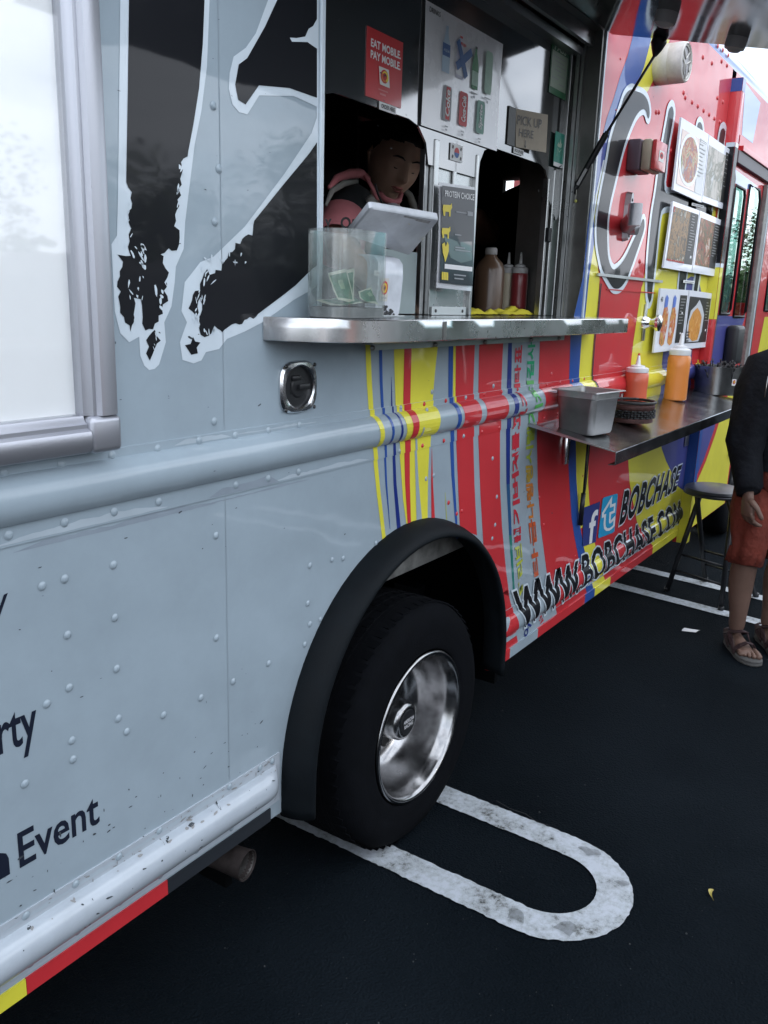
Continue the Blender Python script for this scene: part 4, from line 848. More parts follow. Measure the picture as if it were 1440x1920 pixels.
patch('print', q, disc(.5, .5, .2, .30, 16, 0, 180), PRD, o); patch('print', q, disc(.5, .5, .2, .30, 16, 180, 360), PBL, o)
for a, b in ((.17, .78), (.83, .78), (.17, .22), (.83, .22)): patch('print', q, [(a - .07, b - .06), (a + .03, b - .12), (a + .07, b + .06), (a - .03, b + .12)], TXK, o)
o, q = slab('menu_card', [(2.008, .064, 1.532), (2.196, .060, 1.527), (2.200, .070, 1.806), (2.007, .070, 1.796)], .0012, mat('card_edge', (.62, .63, .66), .3, coat=.5), None, 'black PROTEIN CHOICE card with yellow animals hanging on the centre post', 'sign', 'notices on the service window', bow=.006)
patch('print', q, rect(.035, .05, .965, .97), mat('charcoal_print', (.022, .023, .03), .3, coat=.25, crough=.06, spec=.2), o, .0065)
qt(o, q, 'PROTEIN CHOICE', (.10, .872, .92, .928), TXW, .018, 0, .008)
def animal(x, y, s, k):
    b_ = [(x - s, y), (x - s * .9, y + s * .35), (x + s * .7, y + s * .4), (x + s * 1.0, y + s * .55), (x + s * 1.1, y + s * .2), (x + s * .8, y), (x + s * .75, y - s * .5), (x + s * .45, y - s * .5), (x + s * .4, y - s * .15), (x - s * .4, y - s * .15), (x - s * .45, y - s * .5), (x - s * .75, y - s * .5)]
    patch('print', q, b_, PYL, o, .008)
animal(.17, .75, .12, 0); animal(.15, .535, .11, 1)
patch('print', q, [(.06, .42), (.12, .44), (.16, .40), (.2, .45), (.24, .42), (.24, .36), (.2, .30), (.15, .25), (.12, .3), (.08, .34)], PYL, o, .008)
for i in range(4): patch('print', q, rect(.07 + .045 * i, .08, .108 + .045 * i, .155), PYL, o, .008)
patch('print', q, rect(.14, .19, .93, .235), TXW, o, .008)
for a, b, c in ((.42, .72, .735), (.40, .58, .52), (.42, .70, .40), (.42, .86, .375), (.40, .75, .135), (.42, .68, .1)): patch('print', q, rect(a, c, b, c + .012), TXG, o, .008)
patch('print', q, rect(.74, .72, .9, .76), TXG, o, .008); patch('print', q, [(.1, .5), (.5, .46), (.9, .48), (.92, .30), (.6, .26), (.3, .30)], mat('print_brown', (.07, .05, .04), .3, coat=.8), o, .0072)

# ================================================================== COUNTER
CZT, CZB, CY = 1.4585, 1.413, -.168
fl = ony = None
bm = B()
xr_ = W(1175, 610, CY).x
outl = [(1.258, -.0005), (1.262, -.012)]
xa = W(735, 620, CY).x
for i in range(9):
    t = i / 8; a = (1 - t) ** 2; b_ = 2 * t * (1 - t); c_ = t * t
    outl.append((1.262 * a + (xa - .16) * b_ + (xa - .0) * c_, -.012 * a + (CY + .012) * b_ + CY * c_))
outl += [(xr_, CY), (2.98, -.0005)]
outl2 = [(x, y) for x, y in outl]
def prism(bm, pts, z0, z1):
    a = [bm.verts.new((x, y, z0)) for x, y in pts]; b_ = [bm.verts.new((x, y, z1)) for x, y in pts]; n = len(pts)
    bm.faces.new(a[::-1]); bm.faces.new(b_)
    for i in range(n): bm.faces.new((a[i], a[(i + 1) % n], b_[(i + 1) % n], b_[i]))
prism(bm, outl2 + [(2.868, -.0005), (2.868, .094), (1.44, .094), (1.44, -.0005)], CZT - .003, CZT)
bmesh.ops.recalc_face_normals(bm, faces=bm.faces[:])
ctop = fin('counter_top', bm, mat('counter_steel', (.40, .41, .42), .16, metal=1, bump=.06, bscale=30, var=.25, vscale=12), TRUCK)
# rolled apron: follows the outline, soft dents
bm = B(); K = []
for (a, b_) in zip(outl, outl[1:]):
    n_ = max(1, int((Vector(b_) - Vector(a)).length / .04)); K += [tuple(Vector(a).lerp(Vector(b_), i / n_)) for i in range(n_)]
K.append(outl[-1])
rings = []
for i, (x, y) in enumerate(K):
    a, b_ = Vector(K[max(0, i - 1)]), Vector(K[min(len(K) - 1, i + 1)]); d = (b_ - a).normalized(); n_ = Vector((d.y, -d.x))
    if n_.y > 0.01 and i < len(K) - 6: n_ = -n_
    nn = (noise.noise(Vector((x * 9, 0, 0))) * .0022 + noise.noise(Vector((x * 23, 3, 0))) * .001)
    sec = [(-.004, CZT - .0028), (-.002, CZT + .0003), (.0022, CZT), (.0040, CZT - .0022), (.0040 + nn, CZT - .02), (.0040 + nn * .6, CZB + .0015), (.002, CZB), (-.006, CZB), (-.006, CZB + .0015), (-.0005, CZB + .003), (-.001, CZT - .006)]
    rings.append([Vector((x + n_.x * o_, y + n_.y * o_, z)) for o_, z in sec])
skinrings(bm, rings); bmesh.ops.recalc_face_normals(bm, faces=bm.faces[:])
fin('counter_apron', bm, mat('apron_steel', (.56, .56, .56), .25, metal=1, bump=.03, bscale=9, var=.10, vscale=5), TRUCK, smooth='auto')
xj = W(830, 620, CY).x; bm = B(); box(bm, xj - .006, xj + .007, CY - .006, CY - .0047, CZB + .002, CZT - .004); fin('apron_joint', bm, DSTEEL, TRUCK)
p0, p1 = W(688, 656, -.03), W(1050, 632, -.03)
bm = B(); box(bm, p0.x, p1.x, -.045, -.0005, CZB - .014, CZB - .004); box(bm, p0.x, p1.x, -.045, -.042, CZB - .026, CZB - .0145); fin('counter_bracket', bm, STEEL, TRUCK)
for u in (697, 815, 908, 994, 1046):
    x = W(u, 645, -.045).x; bm = B(); lathe(bm, [(.006, 0), (.006, -.005), (.003, -.008), (0, -.009)], (x, -.045, CZB - .02), Vector((0, 1, 0)), 10); fin('bracket_bolt', bm, DSTEEL, TRUCK)

# ================================================================== AWNING (hinged hatch)
SL = .208; AY1 = -.93
def aw(x, y, d=0.): 
    n_ = Vector((0, SL, -1)).normalized(); return Vector((x, y, 2.352 + SL * y)) + n_ * d
bm = B(); AWX0, AWX1 = 1.36, 2.902
lo = [aw(AWX0, -.018), aw(AWX1, -.018), aw(AWX1, AY1), aw(AWX0, AY1)]; hi = [aw(AWX0, -.018, -.035), aw(AWX1, -.018, -.035), aw(AWX1, AY1, -.035), aw(AWX0, AY1, -.035)]
va = [bm.verts.new(p) for p in lo]; vb = [bm.verts.new(p) for p in hi]
bm.faces.new(va); bm.faces.new(vb[::-1])
for i in range(4): bm.faces.new((va[i], va[(i + 1) % 4], vb[(i + 1) % 4], vb[i]))
bmesh.ops.recalc_face_normals(bm, faces=bm.faces[:])
AWN = fin('awning', bm, mat('awning_lining', (.30, .31, .32), .06, metal=1, var=.3, vscale=5, wave=.003), TRUCK, label='hinged hatch held up as an awning, polished on its underside')
bm = B()
for i in range(4):
    a, b_ = lo[i], lo[(i + 1) % 4]
n3 = Vector((0, SL, -1)).normalized()
box(bm, 1.4, WX1 + .005, -.03, -.0075, WZ1 + .003, WZ1 + .012); fin('hinge', bm, STEEL, TRUCK)
for (u, v) in ((1252, 22), (1383, 70)):
    d = ray(u, v); t = (2.352 + SL * CAM.y - CAM.z) / (d.z - SL * d.y); c = CAM + d * t
    c = c - n3 * .0
    LP = bpy.data.objects.new('awning_lamp', None); COL.objects.link(LP); LP.parent = AWN; LP.location = c - wl(AWN); WL[LP.name] = c
    bm = B(); lathe(bm, [(.030, .0005), (.030, .022), (.028, .030), (.022, .032)], c, n3, 28, cap0=True); fin('lamp_body', bm, mat('grey_plastic', (.42, .41, .41), .45), LP, smooth='auto') if False else fin('lamp_body', bm, mat('grey_plastic', (.42, .41, .41), .45), AWN, smooth='auto')
    bm = B(); lathe(bm, [(.022, .031), (.015, .038), (0, .041)], c, n3, 24); fin('lamp_lens', bm, mat('pale_lens', (.45, .45, .45), .3), AWN, smooth=True)
    bpy.data.objects.remove(LP)
tp = W(1232, 80, 0); d = ray(1237, 72); t = (2.352 + SL * CAM.y - CAM.z) / (d.z - SL * d.y); top = CAM + d * t
bot = X_(1074, 362, 2.868)
mid = top.lerp(bot, .60)
GS = bpy.data.objects.new('gas_strut', None); COL.objects.link(GS); GS.parent = TRUCK; GS.location = bot - wl(TRUCK); WL[GS.name] = bot
bm = B(); tube(bm, [top + Vector((0, 0, -.03)), mid], .0045, 10); fin('strut_rod', bm, BLKM, GS, smooth=True)
bm = B(); tube(bm, [mid, bot], .0105, 14); tube(bm, [mid - (mid - top).normalized() * .0, mid + (top - mid).normalized() * .008], .0075, 12); fin('strut_cylinder', bm, BLKM, GS, smooth='auto')
dd = (bot - mid).normalized(); c = mid.lerp(bot, .72); side = dd.cross(Vector((.8, .55, .1))).normalized(); cd = (CAM - c).normalized(); sx = dd.cross(cd).normalized()
bm = B(); flat(bm, [c - dd * .028 - sx * .0045 + cd * .0112, c + dd * .028 - sx * .0045 + cd * .0112, c + dd * .028 + sx * .0045 + cd * .0112, c - dd * .028 + sx * .0045 + cd * .0112]); fin('strut_label', bm, mat('label_grey', (.4, .4, .4), .5), GS)
bm = B(); tube(bm, [top + Vector((0, 0, .006)), top + Vector((0, .002, -.012)), top + Vector((0, .006, -.032)), top + Vector((0, .011, -.05))], [.022, .026, .017, .006], 8); fin('strut_bracket', bm, BLKM, GS)
bm = B(); tube(bm, [bot, bot + Vector((.012, .004, -.003))], .006, 8); fin('strut_ball', bm, BLKM, GS)
p = X_(1081, 375, 2.868); bm = B(); tube(bm, [p + Vector((-.004, 0, .08)), p + Vector((-.004, .002, 0))], .0015, 6); fin('string', bm, mat('pale_string', (.5, .5, .45), .7), TRUCK); bm = B(); lathe(bm, [(0, -.006), (.006, 0), (0, .006)], p + Vector((-.006, 0, -.004)), n=10); fin('yellow_tag', bm, mat('yellow_tag', (.6, .6, .15), .5), TRUCK, smooth=True)

# ================================================================== CAB AND DOOR POST
PX0 = XF
bm = B(); box(bm, PX0, PX0 + .06, -.052, .02, .275, 2.56, bev=.003); POST = fin('door_post', bm, RED, TRUCK, smooth='auto')
def postface(z0, z1, mt, y0=-.0515, nm='post_band', dx=.0012, ya=0.):
    bm = B(); flat(bm, [(PX0 - dx, ya, z0), (PX0 - dx, y0, z0), (PX0 - dx, y0, z1), (PX0 - dx, ya, z1)]); fin(nm, bm, mt, POST)
    if y0 < -.05:
        bm = B(); flat(bm, [(PX0, -.052 - dx, z0), (PX0 + .058, -.052 - dx, z0), (PX0 + .058, -.052 - dx, z1), (PX0, -.052 - dx, z1)]); fin(nm, bm, mt, POST)
postface(2.50, 2.558, BLUE); postface(1.45, 1.80, YEL); postface(.565, 1.12, BLUE); postface(.277, .565, YEL)
postface(1.70, 2.275, OUTL, dx=.0018, ya=-.010); postface(1.72, 2.255, BLK, dx=.0026, ya=-.016)
XC = 6.75
win1 = [(4.83, 1.475), (4.83, 2.10), (4.845, 2.12), (5.04, 2.12), (5.065, 2.09), (5.065, 1.50), (5.04, 1.475)]
win2 = [(5.15, 1.46), (5.15, 2.16), (5.40, 2.16), (5.45, 2.11), (5.45, 1.49), (5.42, 1.46)]
win3 = [(5.98, 1.50), (5.98, 2.12), (6.45, 2.12), (6.50, 2.07), (6.50, 1.55), (6.45, 1.50)]
wa = [(5.60, .30), (5.62, .52), (5.75, .70), (5.95, .78), (6.15, .76), (6.33, .66), (6.44, .50), (6.46, .30)]
cabo = [(PX0 + .06, .30)] + wa + [(XC, .30), (XC, 2.60), (PX0 + .06, 2.60)]
bm = B(); tess(bm, [cabo, win1, win2, win3], -.004); cab = fin('cab_side', bm, RED, TRUCK)
def cabdecal(name, pts, mt, l=1, px=True): decal(name, pts, mt, l, px=px, base=-.004)
cabdecal('cab_field', [(4.70, .565), (4.70, 1.47), (5.02, 1.47), (5.10, 1.36), (5.12, 1.0), (5.06, .84), (4.90, .68), (4.78, .60)], PURP, 1, False)
cabdecal('cab_field', [(4.70, .302), (5.59, .302), (5.59, .9), (5.55, 1.05), (5.42, 1.10), (5.25, .98), (5.10, .80), (4.95, .66), (4.80, .565), (4.70, .53)], YEL, 1, False)
cabdecal('cab_field', [(4.82, 1.41), (5.42, 1.41), (5.46, 1.45), (5.46, 1.458), (4.82, 1.468)], PURP, 2, False)
cabdecal('cab_field', [(4.78, 2.62 - .03), (4.84, 2.36), (5.10, 2.36), (5.16, 2.57)], mat('cab_blue_vinyl', (.06, .16, .42), .34, coat=1), 1, False)
cabdecal('cab_field', [(4.80, 2.13), (5.10, 2.13), (5.35, 2.175), (4.80, 2.19)], mat('cab_blue_vinyl', (.06, .16, .42), .34, coat=1), 1, False)
cabdecal('cab_field', [(5.92, 1.0), (6.1, .9), (6.6, 1.0), (6.6, 1.46), (6.05, 1.46)], YEL, 1, False)
cabdecal('window_seal', [(4.702, .60), (4.74, .60), (4.80, 1.45), (4.825, 2.15), (4.702, 2.28)], BLKP, 3, False)
cabdecal('door_gap', [(5.64, .6), (5.76, .6), (5.76, 2.25), (5.64, 2.25)], BLKP, 3, False)
bm = B(); box(bm, 5.50, 5.585, -.03, -.005, .62, 2.2, bev=.003); fin('door_pull_post', bm, mat('worn_grey_metal', (.22, .22, .21), .5, metal=.5, var=.4, vscale=20), TRUCK)
bm = B(); box(bm, 5.585, 5.592, -.034, -.005, .62, 2.2); fin('door_pull_edge', bm, OUTL, TRUCK)
bm = B(); box(bm, 4.78, XC, -.035, -.005, 2.275, 2.30, bev=.002); box(bm, 4.78, XC, -.012, -.005, 2.30, 2.35); fin('drip_rail', bm, RED, TRUCK)
bm = B(); box(bm, 4.74, XC, -.026, -.005, 2.215, 2.274, bev=.003); fin('door_track', bm, mat('track_grey', (.12, .11, .12), .5), TRUCK)
TG = pane('teal_glass', .02, (.30, .52, .47), 1.6, haze=.35, hcol=(.12, .25, .22)); CG = pane('cab_glass', .02, (.8, .88, .84), 1.55)
for lp, mt in ((win1, TG), (win2, CG), (win3, TG)):
    bm = B(); tess(bm, [lp], .004); fin('window_pane', bm, mt, TRUCK)
    bm = B(); c_ = [(Vector((x, -.006, z))) for x, z in lp]; tube(bm, c_ + [c_[0]], .008, 6); fin('window_gasket', bm, BLKP, TRUCK)
q0 = W(1381, 650, -.02); q1 = W(1400, 598, -.10)
bm = B(); box(bm, 5.02, 5.20, -.075, -.006, 1.20, 1.415, bev=.022, seg=4); fin('lock_housing', bm, BLKP, TRUCK, smooth='auto')
bm = B(); box(bm, XC, XC + .03, .0, 2.2, .35, 1.55); box(bm, XC, XC + .03, .0, .12, 1.55, 2.7); box(bm, XC, XC + .03, 2.08, 2.2, 1.55, 2.7); box(bm, XC, XC + .03, .12, 2.08, 2.54, 2.7); fin('front_wall', bm, RED, TRUCK)
bm = B(); box(bm, XC + .01, XC + .015, .121, 2.079, 1.551, 2.539); fin('windscreen', bm, CG, TRUCK)
bm = B(); tube(bm, [(6.2, .3, 2.47), (6.2, 2.0, 2.47)], .075, 16); fin('rolled_sun_blind', bm, HOOD, TRUCK, smooth=True)
bm = B(); box(bm, 6.2, XC, .0, 2.2, 2.62, 2.74); fin('cab_roof', bm, MATS['roof_blue_vinyl'], TRUCK)
bm = B(); box(bm, 4.52, 4.56, .04, .90, .6, 2.54); box(bm, 4.52, 4.56, 1.165, 2.16, .6, 2.54); box(bm, 4.52, 4.56, .90, 1.165, .6, 2.065); box(bm, 4.52, 4.56, .90, 1.165, 2.33, 2.54); fin('bulkhead', bm, DARK, TRUCK)
bm = B(); tube(bm, [(4.535, .90, 2.245), (4.535, 1.165, 2.245)], .085, 16); fin('rolled_blind', bm, HOOD, TRUCK, smooth=True)
bm = B(); box(bm, 5.3, 5.75, .5, .95, .62, 1.1, bev=.03); box(bm, 5.3, 5.4, .5, .95, 1.1, 1.75, bev=.03); fin('driver_seat', bm, DARK, TRUCK)
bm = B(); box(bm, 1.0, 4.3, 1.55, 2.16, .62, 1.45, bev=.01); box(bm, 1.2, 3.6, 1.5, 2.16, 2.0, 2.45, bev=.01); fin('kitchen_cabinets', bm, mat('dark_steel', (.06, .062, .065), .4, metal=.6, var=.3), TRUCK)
bm = B()
for i in range(4):
    lathe(bm, [(.0, .0), (.014, -.006), (.018, -.012)], (1.75 + .22 * i, 1.47, 2.12 - .0 * i), Vector((0, 1, 0)), 10)
fin('kitchen_knobs', bm, STEEL, TRUCK, smooth=True)
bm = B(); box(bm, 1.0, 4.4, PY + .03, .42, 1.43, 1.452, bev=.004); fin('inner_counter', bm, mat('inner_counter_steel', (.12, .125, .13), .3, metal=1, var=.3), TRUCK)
bm = B(); tube(bm, [(3.1, .95, 1.75), (3.3, .95, 1.75), (3.32, .95, 1.80), (3.32, .95, 1.84), (3.2, .95, 1.86), (3.05, .95, 1.86)], .012, 8); box(bm, 3.0, 3.35, 1.0, 1.2, 1.6, 1.88, bev=.01); fin('coffee_urn', bm, mat('warm_steel', (.3, .24, .16), .35, metal=1), TRUCK, smooth='auto')

# exhaust pipe
E0 = Vector((1.22, .14, .165)); a0 = G(460, 1618, .20); ax = Vector((.16, -.98, -.03)).normalized()
EP = bpy.data.objects.new('exhaust', None); COL.objects.link(EP); EP.parent = TRUCK; tipc = W(462, 1622, .0); EP.location = tipc - wl(TRUCK); WL[EP.name] = tipc
bm = B(); lathe(bm, [(.031, .6), (.031, .06), (.0335, .01), (.0345, .0), (.0350, -.003), (.0335, -.003), (.031, .01), (.0295, .5)], tipc, -ax * 1.0, 32); fin('exhaust_pipe', bm, mat('rusty_steel', (.075, .062, .06), .6, metal=.7, bump=.5, bscale=60, var=.6, vscale=25), EP, smooth='auto')
bm = B(); lathe(bm, [(.029, .55), (.0293, .03), (.0325, .001)], tipc, -ax, 24); fin('pipe_lining', bm, mat('burnt_steel', (.30, .29, .28), .4, metal=1, var=.6, vscale=30), EP, smooth=True)

# ================================================================== FITTINGS ON THE RED SIDE
def sub(name, loc, parent=TRUCK, label=None):
    o = bpy.data.objects.new(name, None); COL.objects.link(o); o.parent = parent; WL[o.name] = Vector(loc); o.location = Vector(loc) - wl(parent)
    if label: o['label'] = label
    return o
# round siren / speaker
sc_ = W(1289, 116, -.11); rad = abs(W(1289, 158, -.11).z - sc_.z)
SP = sub('siren', (sc_.x, 0, sc_.z))
WPL = mat('yellowed_plastic', (.62, .60, .56), .5, coat=.2, var=.25, vscale=16, bump=.2, bscale=60)
Y1 = Vector((0, -1, 0)); c0 = Vector((sc_.x, 0, sc_.z))
bm = B(); lathe(bm, [(rad * .96, 0), (rad, .004), (rad, .050), (rad * .985, .053), (rad * 1.0, .056), (rad * 1.0, .095), (rad * .97, .106), (rad * .90, .11), (rad * .86, .108), (rad * .84, .100)], c0, Y1, 40); fin('siren_body', bm, WPL, SP, smooth='auto')
bm = B(); lathe(bm, [(rad * .85, .100), (0, .101)], c0, Y1, 32); fin('siren_face', bm, mat('siren_face', (.42, .41, .42), .5, var=.2), SP)
for k in range(3):
    a0_ = 90 + 120 * k; pts = []
    for t in range(0, 101, 10): 
        a = R(a0_ - 60 + 120 * t / 100); r_ = rad * (.80 - .52 * (2 * t / 100 - 1) ** 2 * .0) * (1 if False else 1); 
    a_, b_ = R(a0_ - 42), R(a0_ + 42)
    loop = [c0 + Vector((rad * .8 * math.cos(R(a0_ - 44 + 88 * t / 8)), -.103, rad * .8 * math.sin(R(a0_ - 44 + 88 * t / 8)))) for t in range(9)]
    loop += [c0 + Vector((rad * .16 * math.cos(R(a0_)), -.103, rad * .16 * math.sin(R(a0_))))]
    bm = B(); tube(bm, loop + [loop[0]], rad * .045, 6); fin('siren_rib', bm, WPL, SP, smooth=True)
# alarm box: dark back box, beige ring, red front with a small round logo
x0 = P(1200, 290).x if hasattr(P(1200, 290), 'x') else P(1200, 290)[0]
BX = sub('alarm_box', (x0 + .05, 0, 2.0))
z0_, z1_ = 1.965, 2.125
fx0 = W(1228, 290, -.10).x; fx1 = W(1250, 290, -.10).x; zA, zB = W(1239, 324, -.10).z, W(1239, 262, -.10).z
bm = B(); box(bm, fx0 - .01, fx1 - .01, -.048, -.001, zA - .0, zB + .0, bev=.006); fin('back_box', bm, mat('plum_plastic', (.10, .07, .09), .45), BX, smooth='auto')
bm = B(); box(bm, fx0 + .0, fx1, -.085, -.0485, zA, zB, bev=.01); fin('ring_box', bm, mat('beige_plastic', (.42, .36, .27), .5, var=.2), BX, smooth='auto')
bm = B(); box(bm, fx0 + .004, fx1 - .004, -.102, -.0855, zA + .004, zB - .004, bev=.004); fr_ = fin('front_cover', bm, mat('alarm_red', (.52, .05, .05), .35, coat=.5), BX, smooth='auto')
q = quadmap([Vector((fx0 + .03, -.1025, zA + .03)), Vector((fx1 - .03, -.1025, zA + .03)), Vector((fx1 - .03, -.1025, zB - .03)), Vector((fx0 + .03, -.1025, zB - .03))])
patch('sticker', q, rect(.1, .1, .9, .9), PAP, fr_, .0005); patch('sticker_logo', q, disc(.5, .55, .28, .25, 14), PRD, fr_, .001); patch('sticker_logo', q, disc(.5, .55, .14, .12, 10), TXK, fr_, .0015)
# cast bracket with upright knob
hx, hz = P(1172, 405); ZN = mat('cast_zinc', (.42, .42, .44), .42, metal=.9, bump=.2, bscale=80, var=.2, vscale=20)
HB = sub('door_bracket', (hx, 0, hz)); zt_, zb_ = P(1176, 357, -.01)[1], P(1168, 452, -.01)[1]
bm = B(); prism_pts = [(hx - .015, zb_ + .01), (hx, zb_), (hx + .015, zb_ + .01), (hx + .021, zb_ + .05), (hx + .021, zt_ - .05), (hx + .014, zt_ - .008), (hx, zt_), (hx - .014, zt_ - .008), (hx - .021, zt_ - .05), (hx - .021, zb_ + .05)]
a = [bm.verts.new((x, -.001, z)) for x, z in prism_pts]; b_ = [bm.verts.new((x, -.022, z)) for x, z in inset(prism_pts, .004)]; bm.faces.new(a); bm.faces.new(b_[::-1])
for i in range(10): bm.faces.new((a[i], a[(i + 1) % 10], b_[(i + 1) % 10], b_[i]))
bmesh.ops.recalc_face_normals(bm, faces=bm.faces[:]); fin('base_plate', bm, ZN, HB)
kc = W(1190, 405, -.085); bm = B(); zk0, zk1 = W(1190, 424, -.085).z, W(1190, 381, -.085).z
tube(bm, [(kc.x, -.085, zk0), (kc.x, -.085, zk1)], .024, 20); fin('knob', bm, ZN, HB, smooth='auto')
bm = B(); tube(bm, [(hx, -.01, zb_ + .055), (kc.x, -.085, zk0 + .035)], [.03, .026], 14); lathe(bm, [(.026, .0), (.028, .03), (.0, .04)], (hx, -.02, zb_ + .05), Vector((0, -1, 0)), 16); fin('arm', bm, ZN, HB, smooth='auto')
for z in (zt_ - .03, zt_ - .055, zb_ + .02):
    bm = B(); lathe(bm, [(.006, 0), (.005, -.002), (0, -.003)], (hx, -.022, z), Vector((0, 1, 0)), 10); fin('screw', bm, MATS['dark_screw'], HB)
# chrome T latch beside the lowest menu
lx, lz = P(1219, 605, -.03); TL = sub('door_latch', (lx, 0, lz))
bm = B(); lathe(bm, [(.030, 0), (.030, -.006), (.022, -.020), (.016, -.03), (.02, -.045), (.034, -.058), (.034, -.068), (.02, -.075), (0, -.077)], (lx, -.001, lz), Vector((0, 1, 0)), 20)
fin('latch_knob', bm, MATS['chrome'], TL, smooth='auto')
bm = B(); box(bm, lx - .012, lx + .012, -.012, -.0015, lz - .075, lz + .075, bev=.004); fin('latch_plate', bm, STEEL, TL, smooth='auto')
# small vent handle below the shelf, left
v0, v1 = P(1054, 870), P(1060, 826)
bm = B(); box(bm, v0[0] - .01, v0[0] + .02, -.018, -.001, v0[1], v1[1] + .02, bev=.005); fin('grab_recess', bm, MATS['chrome'], TRUCK, smooth='auto')
bm = B(); box(bm, v0[0] + .004, v0[0] + .012, -.0195, -.0182, v0[1] + .02, v1[1]); fin('recess_slot', bm, BLKP, TRUCK)
g0, g1, g2 = W(1102, 832, -.03), W(1094, 925, -.02), W(1088, 984, -.012)
bm = B(); tube(bm, [g0, g1], .004, 8); tube(bm, [g1, g2], .009, 12); fin('shelf_strut', bm, BLKM, TRUCK, smooth=True)
p0 = P(1290, 776); p1 = P(1294, 750)
bm = B(); box(bm, p0[0] - .02, p0[0] + .035, -.012, -.005, P(1292, 832)[1], P(1292, 810)[1] + .02, bev=.002); fin('small_hinge', bm, STEEL, TRUCK)

# ---- menu boards, each board a thing of its own
def food(name, cols, scale=26., seed=0., dark=.0):
    m = bpy.data.materials.new(name); m.use_nodes = True; nt = m.node_tree; b = nt.nodes['Principled BSDF']; l = nt.links.new
    g = nt.nodes.new('ShaderNodeNewGeometry'); mp_ = nt.nodes.new('ShaderNodeMapping'); mp_.inputs['Location'].default_value = (seed, seed * 2, 0); l(g.outputs['Position'], mp_.inputs[0])
    n = nt.nodes.new('ShaderNodeTexNoise'); n.inputs['Scale'].default_value = scale; n.inputs['Detail'].default_value = 7; n.inputs['Roughness'].default_value = .68; n.inputs['Distortion'].default_value = 1.6; l(mp_.outputs[0], n.inputs['Vector'])
    v = nt.nodes.new('ShaderNodeTexVoronoi'); v.inputs['Scale'].default_value = scale * 1.1; l(mp_.outputs[0], v.inputs['Vector'])
    mi = nt.nodes.new('ShaderNodeMix'); mi.data_type = 'FLOAT'; mi.inputs['Factor'].default_value = .22; l(n.outputs['Fac'], mi.inputs['A']); l(v.outputs['Color'], mi.inputs['B'])
    r = nt.nodes.new('ShaderNodeValToRGB'); e = r.color_ramp.elements; k = len(cols); r.color_ramp.interpolation = 'LINEAR'
    e[0].position = .33; e[0].color = (*cols[0], 1); e[1].position = .66; e[1].color = (*cols[-1], 1)
    for i in range(1, k - 1): x = e.new(.33 + .33 * i / (k - 1)); x.color = (*cols[i], 1)
    l(mi.outputs[0], r.inputs[0]); l(r.outputs[0], b.inputs['Base Color']); b.inputs['Roughness'].default_value = .3; b.inputs['Coat Weight'].default_value = .10; b.inputs['Specular IOR Level'].default_value = .05; b.inputs['Coat Roughness'].default_value = .05; MATS[name] = m
    return m
MW = mat('menu_white', (.74, .76, .82), .4, coat=.5, crough=.04, wave=.003, spec=.2); MB_ = mat('menu_dark', (.016, .015, .013), .5, coat=.14, crough=.04, wave=.003, spec=.2); MG = mat('menu_print_grey', (.25, .25, .25), .4)
F1 = food('bowl_picture', [(.10, .14, .05), (.5, .45, .3), (.45, .12, .06), (.2, .18, .22), (.6, .6, .55)], 14, 1); F2 = food('noodle_picture', [(.45, .45, .4), (.55, .5, .45), (.2, .2, .15), (.6, .6, .6)], 12, 2)  # noodle picture coloured pale to stand in for glare on the board
F3 = food('taco_picture', [(.01, .008, .006), (.10, .06, .02), (.30, .16, .05), (.035, .035, .015), (.5, .45, .36)], 15, 3); F4 = food('rice_picture', [(.015, .01, .006), (.30, .05, .015), (.04, .07, .02), (.32, .10, .03), (.5, .42, .36)], 16, 4)
F5 = food('wrap_picture', [(.25, .12, .05), (.6, .35, .12), (.5, .1, .04), (.65, .6, .5)], 15, 5); F6 = food('chips_picture', [(.35, .14, .03), (.65, .32, .08), (.55, .22, .05), (.7, .42, .16)], 17, 6)
MY = -.030
def board(px, label, y=MY): 
    tl, tr, br, bl = [W(u, v, y) for u, v in px]
    return slab('menu_board', [bl, br, tr, tl], .008, MW, None, label, 'menu board', 'menu boards by the door')
def lines(o, q, s0, s1, t0, t1, n, mt, seed):
    rnd = random.Random(seed)
    for i in range(n):
        t = t1 - (t1 - t0) * i / n; patch('print', q, rect(s0, t - .008, s0 + (s1 - s0) * rnd.uniform(.4, 1), t + .004), mt, o, .0024)
o, q = board([(1278, 220), (1329, 252), (1315, 380), (1262.5, 356)], 'menu board with a round bowl of food, top left of the six boards')
patch('picture_ground', q, rect(.06, .10, .68, .86), mat('menu_peach', (.50, .30, .22), .35, coat=.8), o, .0012); patch('plate', q, disc(.40, .50, .35, .37, 30), MW, o, .0018); patch('picture', q, disc(.40, .50, .29, .32, 30), F1, o, .0024); patch('text_column', q, rect(.70, .10, .97, .88), mat('menu_slate', (.16, .18, .2), .3, coat=.8), o, .0012); lines(o, q, .72, .95, .3, .8, 9, MG, 1); lines(o, q, .72, .95, .82, .87, 2, TXW, 2)
o, q = board([(1330, 253), (1370, 281), (1356, 392), (1316, 378)], 'menu board with pale noodles washed out by glare, top right of the six boards')
patch('picture', q, rect(.04, .10, .80, .86), F2, o, .0012); patch('text_column', q, rect(.80, .10, .985, .92), MB_, o, .0014); lines(o, q, .82, .95, .3, .88, 8, MG, 3)
o, q = board([(1262, 377), (1312, 395), (1296.5, 511), (1244, 502)], 'menu board with grilled meat tacos on a red checked sheet, middle left')
patch('picture', q, rect(.05, .12, .66, .93), F3, o, .0012); patch('text_column', q, rect(.66, .12, .97, .93), MB_, o, .0014); lines(o, q, .72, .93, .3, .88, 13, MG, 4); patch('price_mark', q, rect(.84, .22, .90, .26), TXW, o, .0024)
